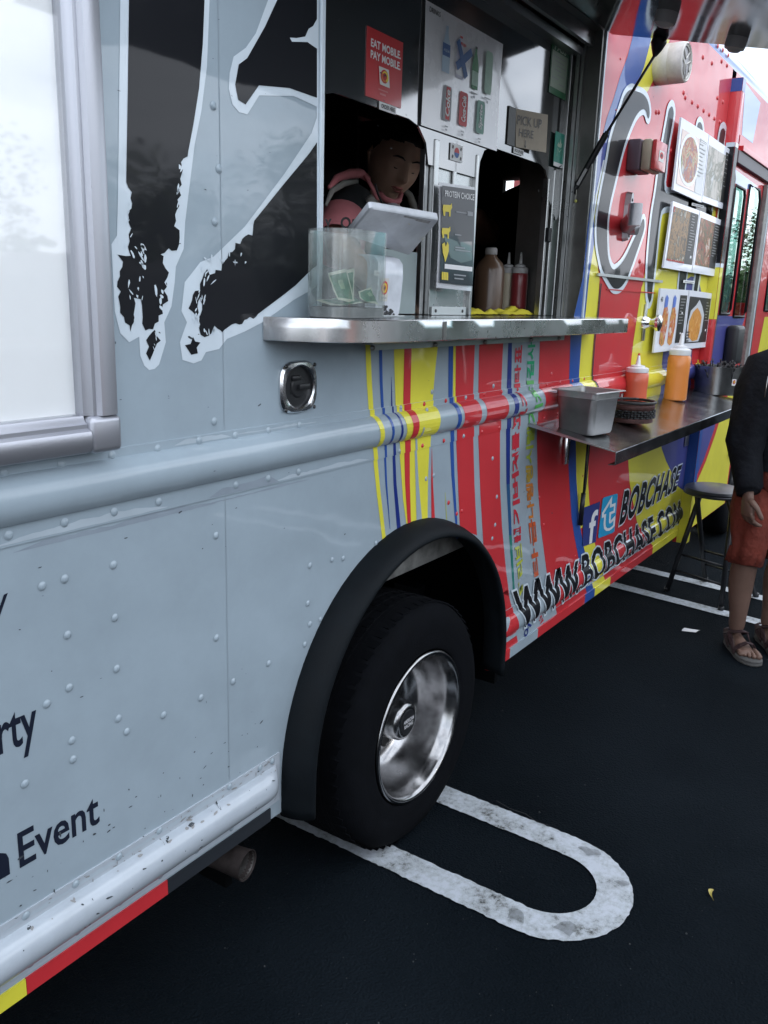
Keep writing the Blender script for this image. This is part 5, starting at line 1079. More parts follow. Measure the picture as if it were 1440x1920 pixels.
for i in range(12): patch('check_edge', q, [(.05 + .05 * i, .12), (.075 + .05 * i, .15), (.10 + .05 * i, .12)], PRD, o, .0026)
for i in range(3): patch('check_edge', q, [(.05, .84 + .03 * i), (.09, .86 + .03 * i), (.05, .88 + .03 * i)], PRD, o, .0026)
o, q = board([(1313, 395), (1353.5, 413), (1339, 518), (1298, 511)], 'menu board with a red and green rice dish, middle right')
patch('picture', q, rect(.06, .13, .68, .90), F4, o, .0012); patch('text_column', q, rect(.68, .13, .97, .90), MB_, o, .0014); lines(o, q, .72, .93, .3, .86, 12, MG, 5)
o, q = board([(1239, 540.5), (1291.5, 544), (1278, 655), (1225.5, 661.5)], 'menu board numbered 43 with two wraps in blue paper, bottom left')
for cx in (.24, .52):
    patch('picture', q, [(cx - .10, .14), (cx - .02, .09), (cx + .06, .12), (cx + .11, .4), (cx + .10, .62), (cx + .04, .72), (cx - .06, .70), (cx - .11, .5)], F5, o, .0014)
    patch('picture', q, [(cx - .06, .70), (cx + .04, .72), (cx + .05, .86), (cx - .02, .91), (cx - .06, .86)], mat('print_cobalt', (.06, .14, .5), .4), o, .0018)
patch('text_column', q, rect(.70, .12, .96, .91), MB_, o, .0014); lines(o, q, .73, .93, .4, .85, 9, MG, 6); qt(o, q, '43', (.035, .80, .10, .87), TXK, .03, 0, .002)
for x, t in ((.83, .62), (.85, .28)): patch('price_mark', q, rect(x - .02, t - .015, x + .02, t + .015), TXW, o, .0024)
o, q = board([(1293, 544), (1335, 550), (1322.5, 651), (1279.5, 655)], 'menu board with a heap of golden fries in paper, bottom right')
patch('picture_ground', q, rect(.04, .10, .97, .90), MB_, o, .0012)
patch('picture', q, [(.10, .12), (.28, .12), (.62, .12), (.72, .3), (.74, .6), (.62, .74), (.46, .86), (.34, .76), (.14, .66), (.06, .4)], mat('menu_paper', (.5, .52, .56), .4), o, .0016)
patch('picture', q, [(.14, .22), (.35, .13), (.56, .15), (.63, .32), (.64, .56), (.52, .66), (.40, .72), (.24, .64), (.12, .48)], F6, o, .002)
for i in range(4):
    for j in range(3): patch('check_edge', q, [(.06 + .05 * j, .12 + .05 * i), (.09 + .05 * j, .14 + .05 * i), (.06 + .05 * j, .165 + .05 * i), (.035 + .05 * j, .14 + .05 * i)], TXK, o, .0026)
lines(o, q, .78, .94, .45, .82, 7, MG, 8); patch('price_mark', q, rect(.86, .30, .90, .34), TXW, o, .0024)
for c_, lb in (([(1298, 380), (1320, 385), (1319, 390), (1297, 385)], 'narrow white label strip between the upper menu boards'), ([(1282, 525), (1303, 527), (1302, 532), (1281, 530)], 'narrow white label strip between the lower menu boards')):
    tl, tr, br, bl = [W(u, v, -.010) for u, v in c_]; oo, qq = slab('label_strip', [bl, br, tr, tl], .001, TXW, None, lb, 'label', 'menu boards by the door'); patch('print', qq, rect(.1, .3, .9, .6), TXG, oo)

# ================================================================== SIDE SHELF
SS = .165
def shp(x, y): return 1.113 + SS * y
def SH(u, v, h=0.):
    d = ray(u, v); t = (1.113 + h + SS * CAM.y - CAM.z) / (d.z - SS * d.y); return CAM + d * t
SX0, SX1, SY = 2.515, 4.40, -.292
bm = B()
pr_ = [(0, .0015), (0, .0), (SY, .0), (SY - .0015, .001), (SY - .003, -.006), (SY - .003, -.036), (SY + .018, -.042), (SY + .018, -.044), (SY - .005, -.038), (SY - .005, .001), (SY - .003, .003), (SY + .0, .0025), (SY + .004, .0015)]
n = len(pr_)
rg = [[Vector((x, y - .001, shp(x, y) + dz)) for y, dz in pr_] for x in (SX0, 3.1, 3.7, SX1)]
skinrings(bm, rg); bmesh.ops.recalc_face_normals(bm, faces=bm.faces[:])
SHELF = fin('side_shelf', bm, mat('shelf_steel', (.38, .39, .40), .2, metal=1, bump=.08, bscale=30, var=.35, vscale=9), TRUCK, smooth='auto')
bm = B(); rg = [[Vector((SX0 - .001, y, shp(0, y) + dz)) for y, dz in ((-.002, .0018), (-.002, .014), (SY, .004), (SY, .0018))], [Vector((SX0 - .0025, y, shp(0, y) + dz)) for y, dz in ((-.002, .0018), (-.002, .014), (SY, .004), (SY, .0018))]]
skinrings(bm, rg); fin('shelf_end', bm, STEEL, SHELF)

# ---- things on the shelf
def squeeze(loc, r, h, body, label, cap=WHT, tip=None, group='squeeze bottles', tilt=None, nr=1.):
    t = empty('squeeze_bottle', loc, label, 'squeeze bottle', group); c = Vector(loc)
    bm = B(); lathe(bm, [(r * .9, 0), (r, .004), (r, h * .3), (r * .97, h * .5), (r, h * .7), (r, h * .93), (r * .86, h)], c, n=28, cap0=True, cap1=True); fin('bottle_body', bm, body, t, smooth='auto')
    bm = B(); lathe(bm, [(r * .93, h * .985), (r * .95, h * 1.0), (r * .95, h * 1.10), (r * .80, h * 1.12), (r * .62, h * 1.13), (r * .60, h * 1.17), (r * .22 * nr, h * 1.20), (r * .10, h * 1.45), (r * .07, h * 1.46)], c, n=24, cap1=True); cp = fin('nozzle_cap', bm, cap, t, smooth='auto')
    if tip: bm = B(); lathe(bm, [(r * .12, h * 1.40), (r * .085, h * 1.50), (0, h * 1.52)], c + Vector((0, 0, 0)), n=10); fin('sauce_tip', bm, tip, t, smooth=True)
    return t
def projx(p):
    q = p - CAM; r_ = Vector((AX[0] * q.x + AY[0] * q.y + AZ[0] * q.z, AX[1] * q.x + AY[1] * q.y + AZ[1] * q.z, AX[2] * q.x + AY[2] * q.y + AZ[2] * q.z)); return 720 + FOC * r_.x / r_.z, r_.z
def atu(u, y):
    a, b = 2.0, 5.0
    for _ in range(40):
        m_ = (a + b) / 2
        if projx(Vector((m_, y, shp(0, y))))[0] < u: a = m_
        else: b = m_
    return Vector((m_, y, shp(0, y) + .002)), projx(Vector((m_, y, 1.1)))[1]
def onshelf(u, v, dy=0.): p = SH(u, v); return Vector((p.x, p.y + dy, shp(p.x, p.y + dy) + .002))
SAUR = mat('red_sauce_plastic', (.60, .12, .06), .32, coat=.3, var=.06); SAUO = mat('orange_sauce_plastic', (.72, .25, .06), .32, coat=.3, var=.06)
pb1 = Vector((SH(1187, 753).x, SH(1187, 753).y, 0)); 
def fit(u0, u1, vb, vt, depthfix=0.):   # bottle footing from its pixel width and height on the shelf
    p = SH((u0 + u1) / 2, vb - 2); dist = (p - CAM).dot(Vector((AX[2], AY[2], AZ[2]))); return p, (u1 - u0) / 2 / FOC * dist, (vb - vt) / FOC * dist
p, dz_ = atu(1188, -.056); r_ = 21.5 / FOC * dz_; h_ = 66 / FOC * dz_
squeeze(p, r_, h_, SAUR, 'red sauce squeeze bottle with a red tip on the side shelf', tip=PRD, group='squeeze bottles on the side shelf')
p, dz_ = atu(1265, -.085); r_ = 20.5 / FOC * dz_; h_ = 84 / FOC * dz_
squeeze(p, r_, h_, SAUO, 'orange sauce squeeze bottle on the side shelf left of the steel bucket', group='squeeze bottles on the side shelf')
# steel food pan
def pan():
    c = SH(1098, 803); dist = (c - CAM).dot(Vector((AX[2], AY[2], AZ[2])))
    cx, cy = atu(1097, -.125)[0].x, -.125; zb = shp(0, cy - .06) + .006; h = .142; rz = Matrix.Rotation(R(-9), 3, 'Z')
    t = empty('food_pan', (cx, cy, zb), 'deep square steel food pan at the left end of the side shelf', 'food pan')
    def rsq(hx, hy, r_, z, n=5):
        o_ = []
        for sx, sy, a0 in ((1, 1, 0), (-1, 1, 90), (-1, -1, 180), (1, -1, 270)):
            for i in range(n + 1):
                a = R(a0 + 90 * i / n); v = Vector((sx * (hx - r_) + r_ * math.cos(a), sy * (hy - r_) + r_ * math.sin(a), 0)); v = rz @ v; o_.append(Vector((cx + v.x, cy + v.y, zb + z)))
        return o_
    k = 1.0; X, Yh = .089, .080
    prf = [(.062, .056, .018, .0), (.070, .063, .022, .003), (.073, .066, .022, .012), (X - .008, Yh - .008, .018, h - .025), (X - .0055, Yh - .0055, .018, h - .022), (X - .005, Yh - .005, .016, h - .002), (X + .006, Yh + .006, .008, h), (X + .0065, Yh + .0065, .008, h - .0025), (X + .005, Yh + .005, .008, h + .0008), (X - .008, Yh - .008, .016, h), (X - .010, Yh - .010, .016, h - .02), (.071, .064, .018, .012), (.062, .056, .015, .004)]
    bm = B(); skinrings(bm, [rsq(*p_) for p_ in prf]); bmesh.ops.recalc_face_normals(bm, faces=bm.faces[:]); fin('pan_shell', bm, mat('pan_steel', (.42, .42, .42), .42, metal=1, bump=.1, bscale=60, var=.15, vscale=14), t, smooth='auto')
    bm = B(); skinrings(bm, [rsq(.06, .054, .016, h * .55), rsq(.067, .061, .017, h * .551)], cap0=True); fin('paper_liner', bm, mat('paper_liner', (.5, .5, .54), .6), t)
pan()
# woven basket
def basket():
    c, dz_ = atu(1181, -.155); r_ = 43 / FOC * dz_; c.z += .004; h = .07
    t = empty('woven_basket', c, 'round dark red and black woven basket between the steel pan and the red bottle', 'basket')
    WV = mat('red_wicker', (.075, .032, .028), .6, bump=.8, bscale=160, var=.5, vscale=40); WK = mat('black_wicker', (.015, .016, .017), .5, bump=.8, bscale=160)
    bm = B(); lathe(bm, [(r_ * .90, 0), (r_ * .95, .002), (r_ * .93, .012), (r_ * .95, .018)], c, n=40, cap0=True); fin('basket_foot', bm, WV, t, smooth=True)
    bm = B()
    for row in range(4):
        for i in range(44):
            a = 2 * math.pi * i / 44; z = .02 + .0075 * row; k = 1 if (i + row) % 2 else -1
            c1 = c + Vector((r_ * .955 * math.cos(a), r_ * .955 * math.sin(a), z)); c2 = c + Vector((r_ * .955 * math.cos(a + .145), r_ * .955 * math.sin(a + .145), z + .001 * k)); m_ = (c1 + c2) / 2; m_ += (m_ - c - Vector((0, 0, z))).normalized() * .0035 * k
            tube(bm, [c1, m_, c2], [.0025, .0045, .0025], 5)
    fin('woven_band', bm, WK, t, smooth=True, kind='stuff')
    bm = B(); lathe(bm, [(r_ * .93, .048), (r_ * .97, .05), (r_ * .985, .060), (r_ * .975, .066), (r_ * .90, .05), (r_ * .9, .01), (0, .008)], c, n=40); fin('basket_wall', bm, WV, t, smooth=True)
    bm = B(); tube(bm, [c + Vector((r_ * .975 * math.cos(2 * math.pi * i / 36), r_ * .975 * math.sin(2 * math.pi * i / 36), .072 + .001 * (i % 2))) for i in range(37)], .0052, 8); fin('basket_rim', bm, WK, t, smooth=True)
basket()
# steel bucket full of black forks
def bucket():
    c, dz_ = atu(1343, -.13); r_ = 43 / FOC * dz_; h_ = 50 / FOC * dz_; c.z -= .002
    t = empty('utensil_bucket', c, 'round steel bucket full of black plastic cutlery at the far end of the side shelf', 'bucket')
    bm = B(); lathe(bm, [(r_ * .90, 0), (r_ * .93, .003), (r_ * .985, h_), (r_ * 1.01, h_ + .001), (r_ * 1.01, h_ + .004), (r_ * .97, h_ + .003), (r_ * .9, .01), (0, .01)], c, n=48, cap0=True); fin('bucket_shell', bm, mat('bucket_steel', (.30, .31, .31), .3, metal=1, bump=.1, bscale=40, var=.25, vscale=10), t, smooth='auto')
    s = SH(1371, 722); a = math.atan2(W(1371, 722, c.y - r_ * .7).y - c.y, (CAM.x - c.x) * .55); a = math.atan2(-.80, -.60)
    n_ = Vector((math.cos(a), math.sin(a), 0)); tt = Vector((-n_.y, n_.x, 0)); b0 = c + n_ * (r_ * .965) + Vector((0, 0, h_ * .38)); q = quadmap([b0 - tt * .012, b0 + tt * .012, b0 + tt * .012 + n_ * .001 + Vector((0, 0, .032)), b0 - tt * .012 + n_ * .001 + Vector((0, 0, .032))])
    patch('sticker', q, rect(0, 0, 1, 1), PAP, t, .003); patch('sticker_logo', q, disc(.5, .55, .32, .3, 14), PRD, t, .0036); patch('sticker_logo', q, disc(.5, .55, .15, .14, 10), PYL, t, .004)
    rnd = random.Random(5); FK = mat('black_cutlery', (.012, .012, .014), .3)
    for i in range(52):
        a = rnd.uniform(0, 2 * math.pi); rr_ = r_ * .86 * math.sqrt(rnd.random()); b0 = c + Vector((rr_ * math.cos(a), rr_ * math.sin(a), h_ * .3)); d = Vector((rnd.uniform(-.3, .3) + math.cos(a) * .28, rnd.uniform(-.3, .3) + math.sin(a) * .28, 1)).normalized(); L_ = h_ * (1.0 - .25 * rr_ / r_) + rnd.uniform(-.008, .012)
        e = b0 + d * L_; x, y = frame(d); x = (x * math.cos(a) + y * math.sin(a)); bm = B()
        tube(bm, [b0, e - d * .02], [.003, .0035], 5)
        for k in (-1.5, -.5, .5, 1.5): tube(bm, [e - d * .02 + x * k * .0008, e + x * k * .0034], [.0016, .0011], 4)
        f = fin('plastic_fork', bm, FK, None, label='black plastic fork standing in the steel bucket with the others', cat='fork', group='black forks in the bucket')
bucket()

# ================================================================== THINGS ON THE COUNTER
ACR = pane('scuffed_acrylic', .04, (.93, .95, .94), 1.5, haze=.14, hcol=(.50, .53, .53))
def jar():
    x0, x1, y0, y1 = 1.336, 1.476, -.135, -.022; zb, zt = CZT + .0006, CZT + .168
    t = empty('tip_jar', ((x0 + x1) / 2, (y0 + y1) / 2, zb), 'scuffed clear plastic tip box on the counter with dollar notes in it', 'tip jar')
    def rq(d, z):
        o_ = []
        for cx, cy, a0, r_ in ((x1 - .02, y1 - .02, 0, .02), (x0 + .045, y1 - .045, 90, .045), (x0 + .045, y0 + .045, 180, .045), (x1 - .008, y0 + .008, 270, .008)):
            for i in range(7):
                a = R(a0 + 90 * i / 6); o_.append(Vector((cx + (r_ - d) * math.cos(a), cy + (r_ - d) * math.sin(a), z)))
        return o_
    bm = B(); skinrings(bm, [rq(.0, zb + .004), rq(-.001, zb + .022), rq(-.001, zt), rq(.0025, zt), rq(.002, zb + .024)], cap0=True, cap1=True); bmesh.ops.recalc_face_normals(bm, faces=bm.faces[:]); fin('box_wall', bm, ACR, t, smooth='auto')
    bm = B(); skinrings(bm, [rq(.002, zb), rq(.0, zb + .002), rq(.0005, zb + .020), rq(.003, zb + .022)]); fin('box_base', bm, mat('smoky_base', (.20, .21, .21), .12, coat=1, alpha=.8), t, smooth='auto')
    return x0, x1, y0, y1, zb, zt
jx0, jx1, jy0, jy1, jzb, jzt = jar()
def bill(pts, label, seed, k=1.):
    c = [Vector(p) for p in pts]; q = quadmap(c); n = (c[1] - c[0]).cross(c[3] - c[0]).normalized(); N_ = 10
    t = None; G_ = []
    def f(s, u): return q(s, u) + n * (.004 * k * math.sin(5 * s + seed) * math.cos(3 * u + seed) + .002 * noise.noise(Vector((s * 4, u * 4, seed))))
    bm = B(); g = [[bm.verts.new(f(i / N_, j / N_)) for i in range(N_ + 1)] for j in range(N_ + 1)]
    for j in range(N_):
        for i in range(N_):
            fc = bm.faces.new((g[j][i], g[j][i + 1], g[j + 1][i + 1], g[j + 1][i])); e = i in (0, N_ - 1) or j in (0, N_ - 1); fc.material_index = 1 if e else (2 if 3 < i < 6 and 3 < j < 7 else 0)
            fc.smooth = True
    GRN = mat('banknote_green', (.07, .20, .12), .7, var=.5, vscale=60); fin('banknote', bm, GRN, None, label=label, cat='banknote', group='dollar notes in the tip box', mats=[GRN, mat('banknote_margin', (.50, .53, .42), .7, var=.2, vscale=50), mat('banknote_oval', (.25, .38, .24), .7, var=.4, vscale=90)])
bill([(1.352, -.105, jzb + .035), (1.405, -.11, jzb + .030), (1.385, -.100, jzb + .095), (1.338, -.095, jzb + .085)], 'green dollar note standing against the left wall of the tip box', 1)
bill([(1.405, -.09, jzb + .036), (1.478, -.06, jzb + .030), (1.475, -.05, jzb + .098), (1.405, -.07, jzb + .090)], 'crumpled pale green note leaning in the right half of the tip box', 3)
bill([(1.355, -.125, jzb + .028), (1.47, -.12, jzb + .030), (1.46, -.055, jzb + .044), (1.355, -.05, jzb + .032)], 'folded note lying flat at the bottom of the tip box', 5, 1.4)
bill([(1.415, -.130, jzb + .034), (1.48, -.118, jzb + .026), (1.472, -.10, jzb + .062), (1.415, -.110, jzb + .052)], 'dark green note folded over the others near the front of the tip box', 8, 1.4)
# white tablet stand
def tablet():
    WT = mat('dirty_white_enamel', (.66, .69, .74), .35, coat=.3, var=.14, vscale=22)
    b = W(733, 583, -.01); t = empty('tablet_stand', (b.x, .0, CZT), 'white tablet stand with round swirl stickers seen from behind on the counter', 'tablet stand', None)
    x0, x1 = W(708, 580, -.03).x, W(756, 583, -.03).x
    bm = B(); rings = []
    for y, z, tw in ((-.020, CZT + .001, .03), (-.024, CZT + .02, .03), (-.030, CZT + .09, .03), (-.028, CZT + .118, .03), (-.018, CZT + .130, .03), (.0, CZT + .135, .028)):
        rings.append([Vector((x, yy, z)) for x, yy in ((x0, y), (x1 - .006, y), (x1, y + .005), (x1, y + tw), (x0, y + tw))])
    skinrings(bm, rings); bmesh.ops.recalc_face_normals(bm, faces=bm.faces[:]); fin('stand_column', bm, WT, t, smooth='auto')
    px = [(652, 440), (767, 478), (826, 409), (692, 387)]
    ys = (.035, .035, -.075, -.075)
    c = [W(u, v, y) for (u, v), y in zip(px, ys)]
    q = quadmap(c); n = (c[1] - c[0]).cross(c[3] - c[0]).normalized()
    if n.y > 0: n = -n
    lp = []
    for cx, cy, a0 in ((.94, .93, 0), (.06, .93, 90), (.05, .06, 180), (.95, .06, 270)):
        for i in range(5): a = R(a0 + 90 * i / 4); lp.append((cx + .05 * math.cos(a), cy + .06 * math.sin(a)))
    bm = B(); f_ = [bm.verts.new(q(s, u)) for s, u in lp]; g_ = [bm.verts.new(q(s, u) - n * .012) for s, u in lp]; h_ = [bm.verts.new(q(.5 + (s - .5) * .975, .5 + (u - .5) * .96) + n * .003) for s, u in lp]
    bm.faces.new(h_); bm.faces.new(g_[::-1]); k = len(lp)
    for i in range(k):
        bm.faces.new((f_[i], f_[(i + 1) % k], h_[(i + 1) % k], h_[i])); bm.faces.new((g_[i], g_[(i + 1) % k], f_[(i + 1) % k], f_[i]))
    bmesh.ops.recalc_face_normals(bm, faces=bm.faces[:]); pl = fin('tablet_holder', bm, WT, t, smooth='auto')
    s_ = 1 if (c[1] - c[0]).cross(c[3] - c[0]).normalized().dot(n) > 0 else -1
    patch('sticker', q, [(.50, .34), (.72, .34), (.70, .84), (.48, .84)], PAP, pl, s_ * .0036); 
    patch('sticker_logo', q, disc(.60, .60, .085, .20, 24), PRD, pl, s_ * .0042); patch('sticker_logo', q, [disc(.605, .6, .075, .18, 16, -60, 150) + disc(.60, .6, .05, .12, 16, -60, 150)[::-1]], PYL, pl, s_ * .0048); patch('sticker_logo', q, disc(.60, .60, .03, .07, 12), TXK, pl, s_ * .0048)
    patch('tape_label', q, [(.48, .885), (.88, .86), (.88, .925), (.48, .95)], mat('dirty_tape', (.42, .42, .42), .6, var=.5, vscale=60), pl, s_ * .0036)
    c2 = [Vector((x0 + .008, -.0265, CZT + .035)), Vector((x0 + .040, -.0265, CZT + .035)), Vector((x0 + .040, -.0305, CZT + .085)), Vector((x0 + .008, -.0305, CZT + .085))]; q2 = quadmap(c2)
    patch('sticker', q2, rect(0, 0, 1, 1), mat('sticker_cream', (.6, .58, .52), .5), t, .0012)
    for r_, m_ in ((.42, PRD), (.30, PYL), (.2, MATS['print_orange']), (.1, TXK)): patch('sticker_logo', q2, disc(.5, .58, r_, r_ * .72, 18), m_, t, .0018 + (.42 - r_) * .002)
    patch('sticker_print', q2, rect(.15, .12, .85, .17), TXG, t, .002)
    rnd = random.Random(2)
    for i in range(26):
        x = rnd.gauss((x0 + x1) / 2 - .002, .011); z = CZT + abs(rnd.gauss(0, .008)) + .001; r_ = rnd.uniform(.0015, .005)
        if x0 + .004 < x - r_ and x + r_ < x1 - .008:
            q3 = quadmap([Vector((x - r_ * 1.5, -.0206 - .2 * (z - CZT), z)), Vector((x + r_ * 1.5, -.0206 - .2 * (z - CZT), z)), Vector((x + r_ * 1.5, -.0206 - .2 * (z - CZT), z + r_ * 1.6)), Vector((x - r_ * 1.5, -.0206 - .2 * (z - CZT), z + r_ * 1.6))])
            patch('chipped_paint', q3, disc(.5, .5, .5, .5, 7), TXK, t, .0012 + i * .00003)
    bm = B(); box(bm, x0 - .01, x1 + .008, -.03, .06, CZT + .0004, CZT + .004, bev=.001); fin('stand_foot', bm, STEEL, t)
tablet()
o, q = slab('price_tag', [W(702, 516, -.05), W(711, 517, -.05), W(711, 508, -.05), W(702, 507, -.05)], .0006, TXW, None, 'tiny white tag on the right edge of the tip box', 'label'); qt(o, q, 'TIPS', (.1, .3, .9, .7), TXK, .0)
# bottles and cloths behind the pick-up opening
IZ = CZT + .0
def inz(x): return 1.4525
JUG = mat('amber_plastic', (.11, .065, .04), .3, coat=.3, alpha=.9)
JX = W(915, 570, .24).x
t = empty('sauce_jug', (JX, .24, inz(0)), 'big amber plastic sauce jug with a paper label inside the pick-up opening', 'jug')
bm = B(); lathe(bm, [(.044, 0), (.049, .006), (.049, .15), (.042, .172), (.024, .190), (.018, .2)], (JX, .24, inz(0)), n=28, cap0=True, cap1=True); fin('jug_body', bm, JUG, t, smooth='auto')
bm = B(); lathe(bm, [(.020, .2), (.021, .203), (.021, .218), (.018, .222)], (JX, .24, inz(0)), n=20, cap1=True); fin('jug_cap', bm, mat('grey_cap', (.25, .24, .23), .5), t, smooth='auto')
patch('jug_label', quadmap([Vector((JX - .046, .222, 1.495)), Vector((JX - .022, .198, 1.495)), Vector((JX - .022, .198, 1.58)), Vector((JX - .046, .222, 1.58))]), rect(0, 0, 1, 1), mat('jug_paper', (.30, .33, .38), .5), t, -.003)
squeeze((W(949, 570, .27).x, .27, inz(0)), .028, .150, mat('mayo_plastic', (.52, .46, .34), .35), 'pale mayonnaise squeeze bottle standing behind the red one', group='squeeze bottles inside the window', cap=mat('cap_grey', (.42, .42, .42), .5))
squeeze((W(971, 570, .22).x, .22, inz(0)), .030, .150, mat('ketchup_plastic', (.22, .03, .035), .3, coat=.3), 'dark red ketchup squeeze bottle, frontmost inside the pick-up opening', group='squeeze bottles inside the window', cap=MATS['cap_grey'])
squeeze((W(997, 570, .25).x, .25, inz(0)), .029, .150, mat('soy_plastic', (.025, .028, .03), .25, coat=.4), 'dark soy sauce squeeze bottle at the right of the pick-up opening', group='squeeze bottles inside the window', cap=MATS['cap_grey'])
squeeze((W(975, 570, .34).x, .34, inz(0)), .028, .155, MATS['mayo_plastic'], 'squeeze bottle mostly hidden behind the dark red one', group='squeeze bottles inside the window', cap=MATS['cap_grey'])
def cloth(cx, cy, w_, d_, h, seed, label):
    bm = B(); N_ = 16
    def f(i, j): s, u = i / N_ * 2 - 1, j / N_ * 2 - 1; e = max(0, 1 - max(abs(s), abs(u)) ** 3); return Vector((cx + s * w_, cy + u * d_, inz(0) + .009 + e * h * (.5 + .9 * noise.noise(Vector((s * 1.8 + seed, u * 1.8, seed)))) + .002 * noise.noise(Vector((s * 7, u * 7, seed)))))
    g = [[bm.verts.new(f(i, j)) for i in range(N_ + 1)] for j in range(N_ + 1)]
    for j in range(N_):
        for i in range(N_): bm.faces.new((g[j][i], g[j][i + 1], g[j + 1][i + 1], g[j + 1][i])).smooth = True
    fin('yellow_cloth', bm, mat('yellow_cloth', (.58, .50, .03), .9, bump=.6, bscale=500), None, label=label, cat='cloth', group='yellow cloths on the inner counter')
cloth(2.40, .155, .10, .035, .022, 1.3, 'yellow cloth lying in the left half of the pick-up opening'); cloth(2.66, .158, .12, .035, .026, 4.2, 'yellow cloth heaped in front of the sauce bottles')

# ================================================================== PEOPLE
def skinmesh(pts, edges, rad, sub=2, root=0):
    me = bpy.data.meshes.new('sk'); me.from_pydata([tuple(p) for p in pts], edges, []); ob = bpy.data.objects.new('sk', me); COL.objects.link(ob)
    md = ob.modifiers.new('s', 'SKIN'); md.use_smooth_shade = True
    for i, v in enumerate(me.skin_vertices[0].data):
        r_ = rad[i]; v.radius = (r_, r_) if isinstance(r_, (int, float)) else r_; v.use_root = (i == root)
    ss = ob.modifiers.new('u', 'SUBSURF'); ss.levels = sub; ss.render_levels = sub
    bpy.context.view_layer.update(); dg = bpy.context.evaluated_depsgraph_get(); m2 = bpy.data.meshes.new_from_object(ob.evaluated_get(dg))
    t = bmesh.new(); t.from_mesh(m2); bpy.data.objects.remove(ob); bpy.data.meshes.remove(m2); bpy.data.meshes.remove(me)
    return t
def chain(n, a=0): return [(i, i + 1) for i in range(a, a + n - 1)]
SKIN = mat('skin_tan', (.30, .15, .10), .5, var=.12, vscale=30, bump=.15, bscale=400); SKIN2 = mat('skin_brown', (.66, .42, .31), .48, var=.10, vscale=20)
HAIR = mat('black_hair', (.012, .010, .009), .45, bump=.6, bscale=350)
def head_bm(H, f, up, s=1., mi=0):
    f = f.normalized(); r_ = f.cross(up).normalized(); u_ = r_.cross(f).normalized(); t = bmesh.new(); bmesh.ops.create_uvsphere(t, u_segments=56, v_segments=44, radius=1)
    g = lambda x, y, cx, cy, sx, sy: math.exp(-((x - cx) / sx) ** 2 - ((y - cy) / sy) ** 2)
    for v in t.verts:
        x, y, z = v.co; front = max(0., -y)
        X, Y, Z = x * .079, y * .094, z * .112
        jaw = max(0., -z); X *= 1 - .26 * jaw ** 1.6; Y *= 1 - (.12 if y < 0 else .42) * jaw ** 1.5
        if y < 0: Y *= 1 - .10 * max(0, z) ** 2
        d = 0.
        if front > .15:
            nz_ = (.028 * g(x, z, 0, -.20, .15, .13) + .017 * g(x, z, 0, -.02, .10, .20) + .007 * (g(x, z, .17, -.23, .09, .08) + g(x, z, -.17, -.23, .09, .08)))
            d += nz_ + .006 * (g(x, z, .36, .27, .26, .09) + g(x, z, -.36, .27, .26, .09)) - .011 * (g(x, z, .36, .10, .17, .11) + g(x, z, -.36, .10, .17, .11)) + .0055 * (g(x, z, .36, .09, .12, .075) + g(x, z, -.36, .09, .12, .075))
            d += .008 * g(x, z, 0, -.44, .26, .05) + .008 * g(x, z, 0, -.545, .22, .055) - .005 * g(x, z, 0, -.49, .28, .02) + .008 * g(x, z, 0, -.82, .22, .14) - .004 * g(x, z, 0, -.66, .3, .05) + .006 * (g(x, z, .55, -.2, .22, .2) + g(x, z, -.55, -.2, .22, .2))
        Y -= d
        v.co = H + (r_ * X + f * (-Y) + u_ * Z) * s
    for fc in t.faces: fc.smooth = True
    return t, r_, u_
def person_head(P_, H, f, up, s, skinm, hair_len=0.):
    pt = lambda x, y, z: H + (r_ * x + f.normalized() * y + u_ * z) * s
    t, r_, u_ = head_bm(H, f, up, s)
    return t, pt
def face_bits(par, pt, s):
    for k in (-1, 1):
        bm = B(); tube(bm, [pt(k * .012, .0925, .030), pt(k * .024, .0955, .036), pt(k * .038, .088, .036), pt(k * .048, .078, .030)], [.0016 * s, .0030 * s, .0028 * s, .001], 6); fin('eyebrow', bm, HAIR, par, smooth=True)
        bm = B(); tube(bm, [pt(k * .014, .083, .004), pt(k * .022, .0855, .001), pt(k * .032, .0835, .001), pt(k * .042, .074, .006)], [.0008, .0017 * s, .0018 * s, .0008], 6); fin('eyelashes', bm, HAIR, par, smooth=True)
        bm = B(); ear = [pt(k * .070, -.004, .012), pt(k * .077, -.012, .022), pt(k * .079, -.018, .008), pt(k * .074, -.008, -.018), pt(k * .069, .0, -.026)]; tube(bm, ear, [.005, .008, .009, .007, .004], 8); fin('ear', bm, SKIN2 if par.get('sk') else SKIN, par, smooth=True)
    LIP = mat('lips', (.33, .10, .09), .4)
    for dz, ww in ((-.0495, .021), (-.0595, .018)):
        bm = B(); tube(bm, [pt(-ww, .078, -.053), pt(-ww * .5, .0885, dz), pt(0, .0925, dz - .001), pt(ww * .5, .0885, dz), pt(ww, .078, -.053)], [.001, .0034 * s, .0038 * s, .0034 * s, .001], 6); fin('lip', bm, LIP, par, smooth=True)
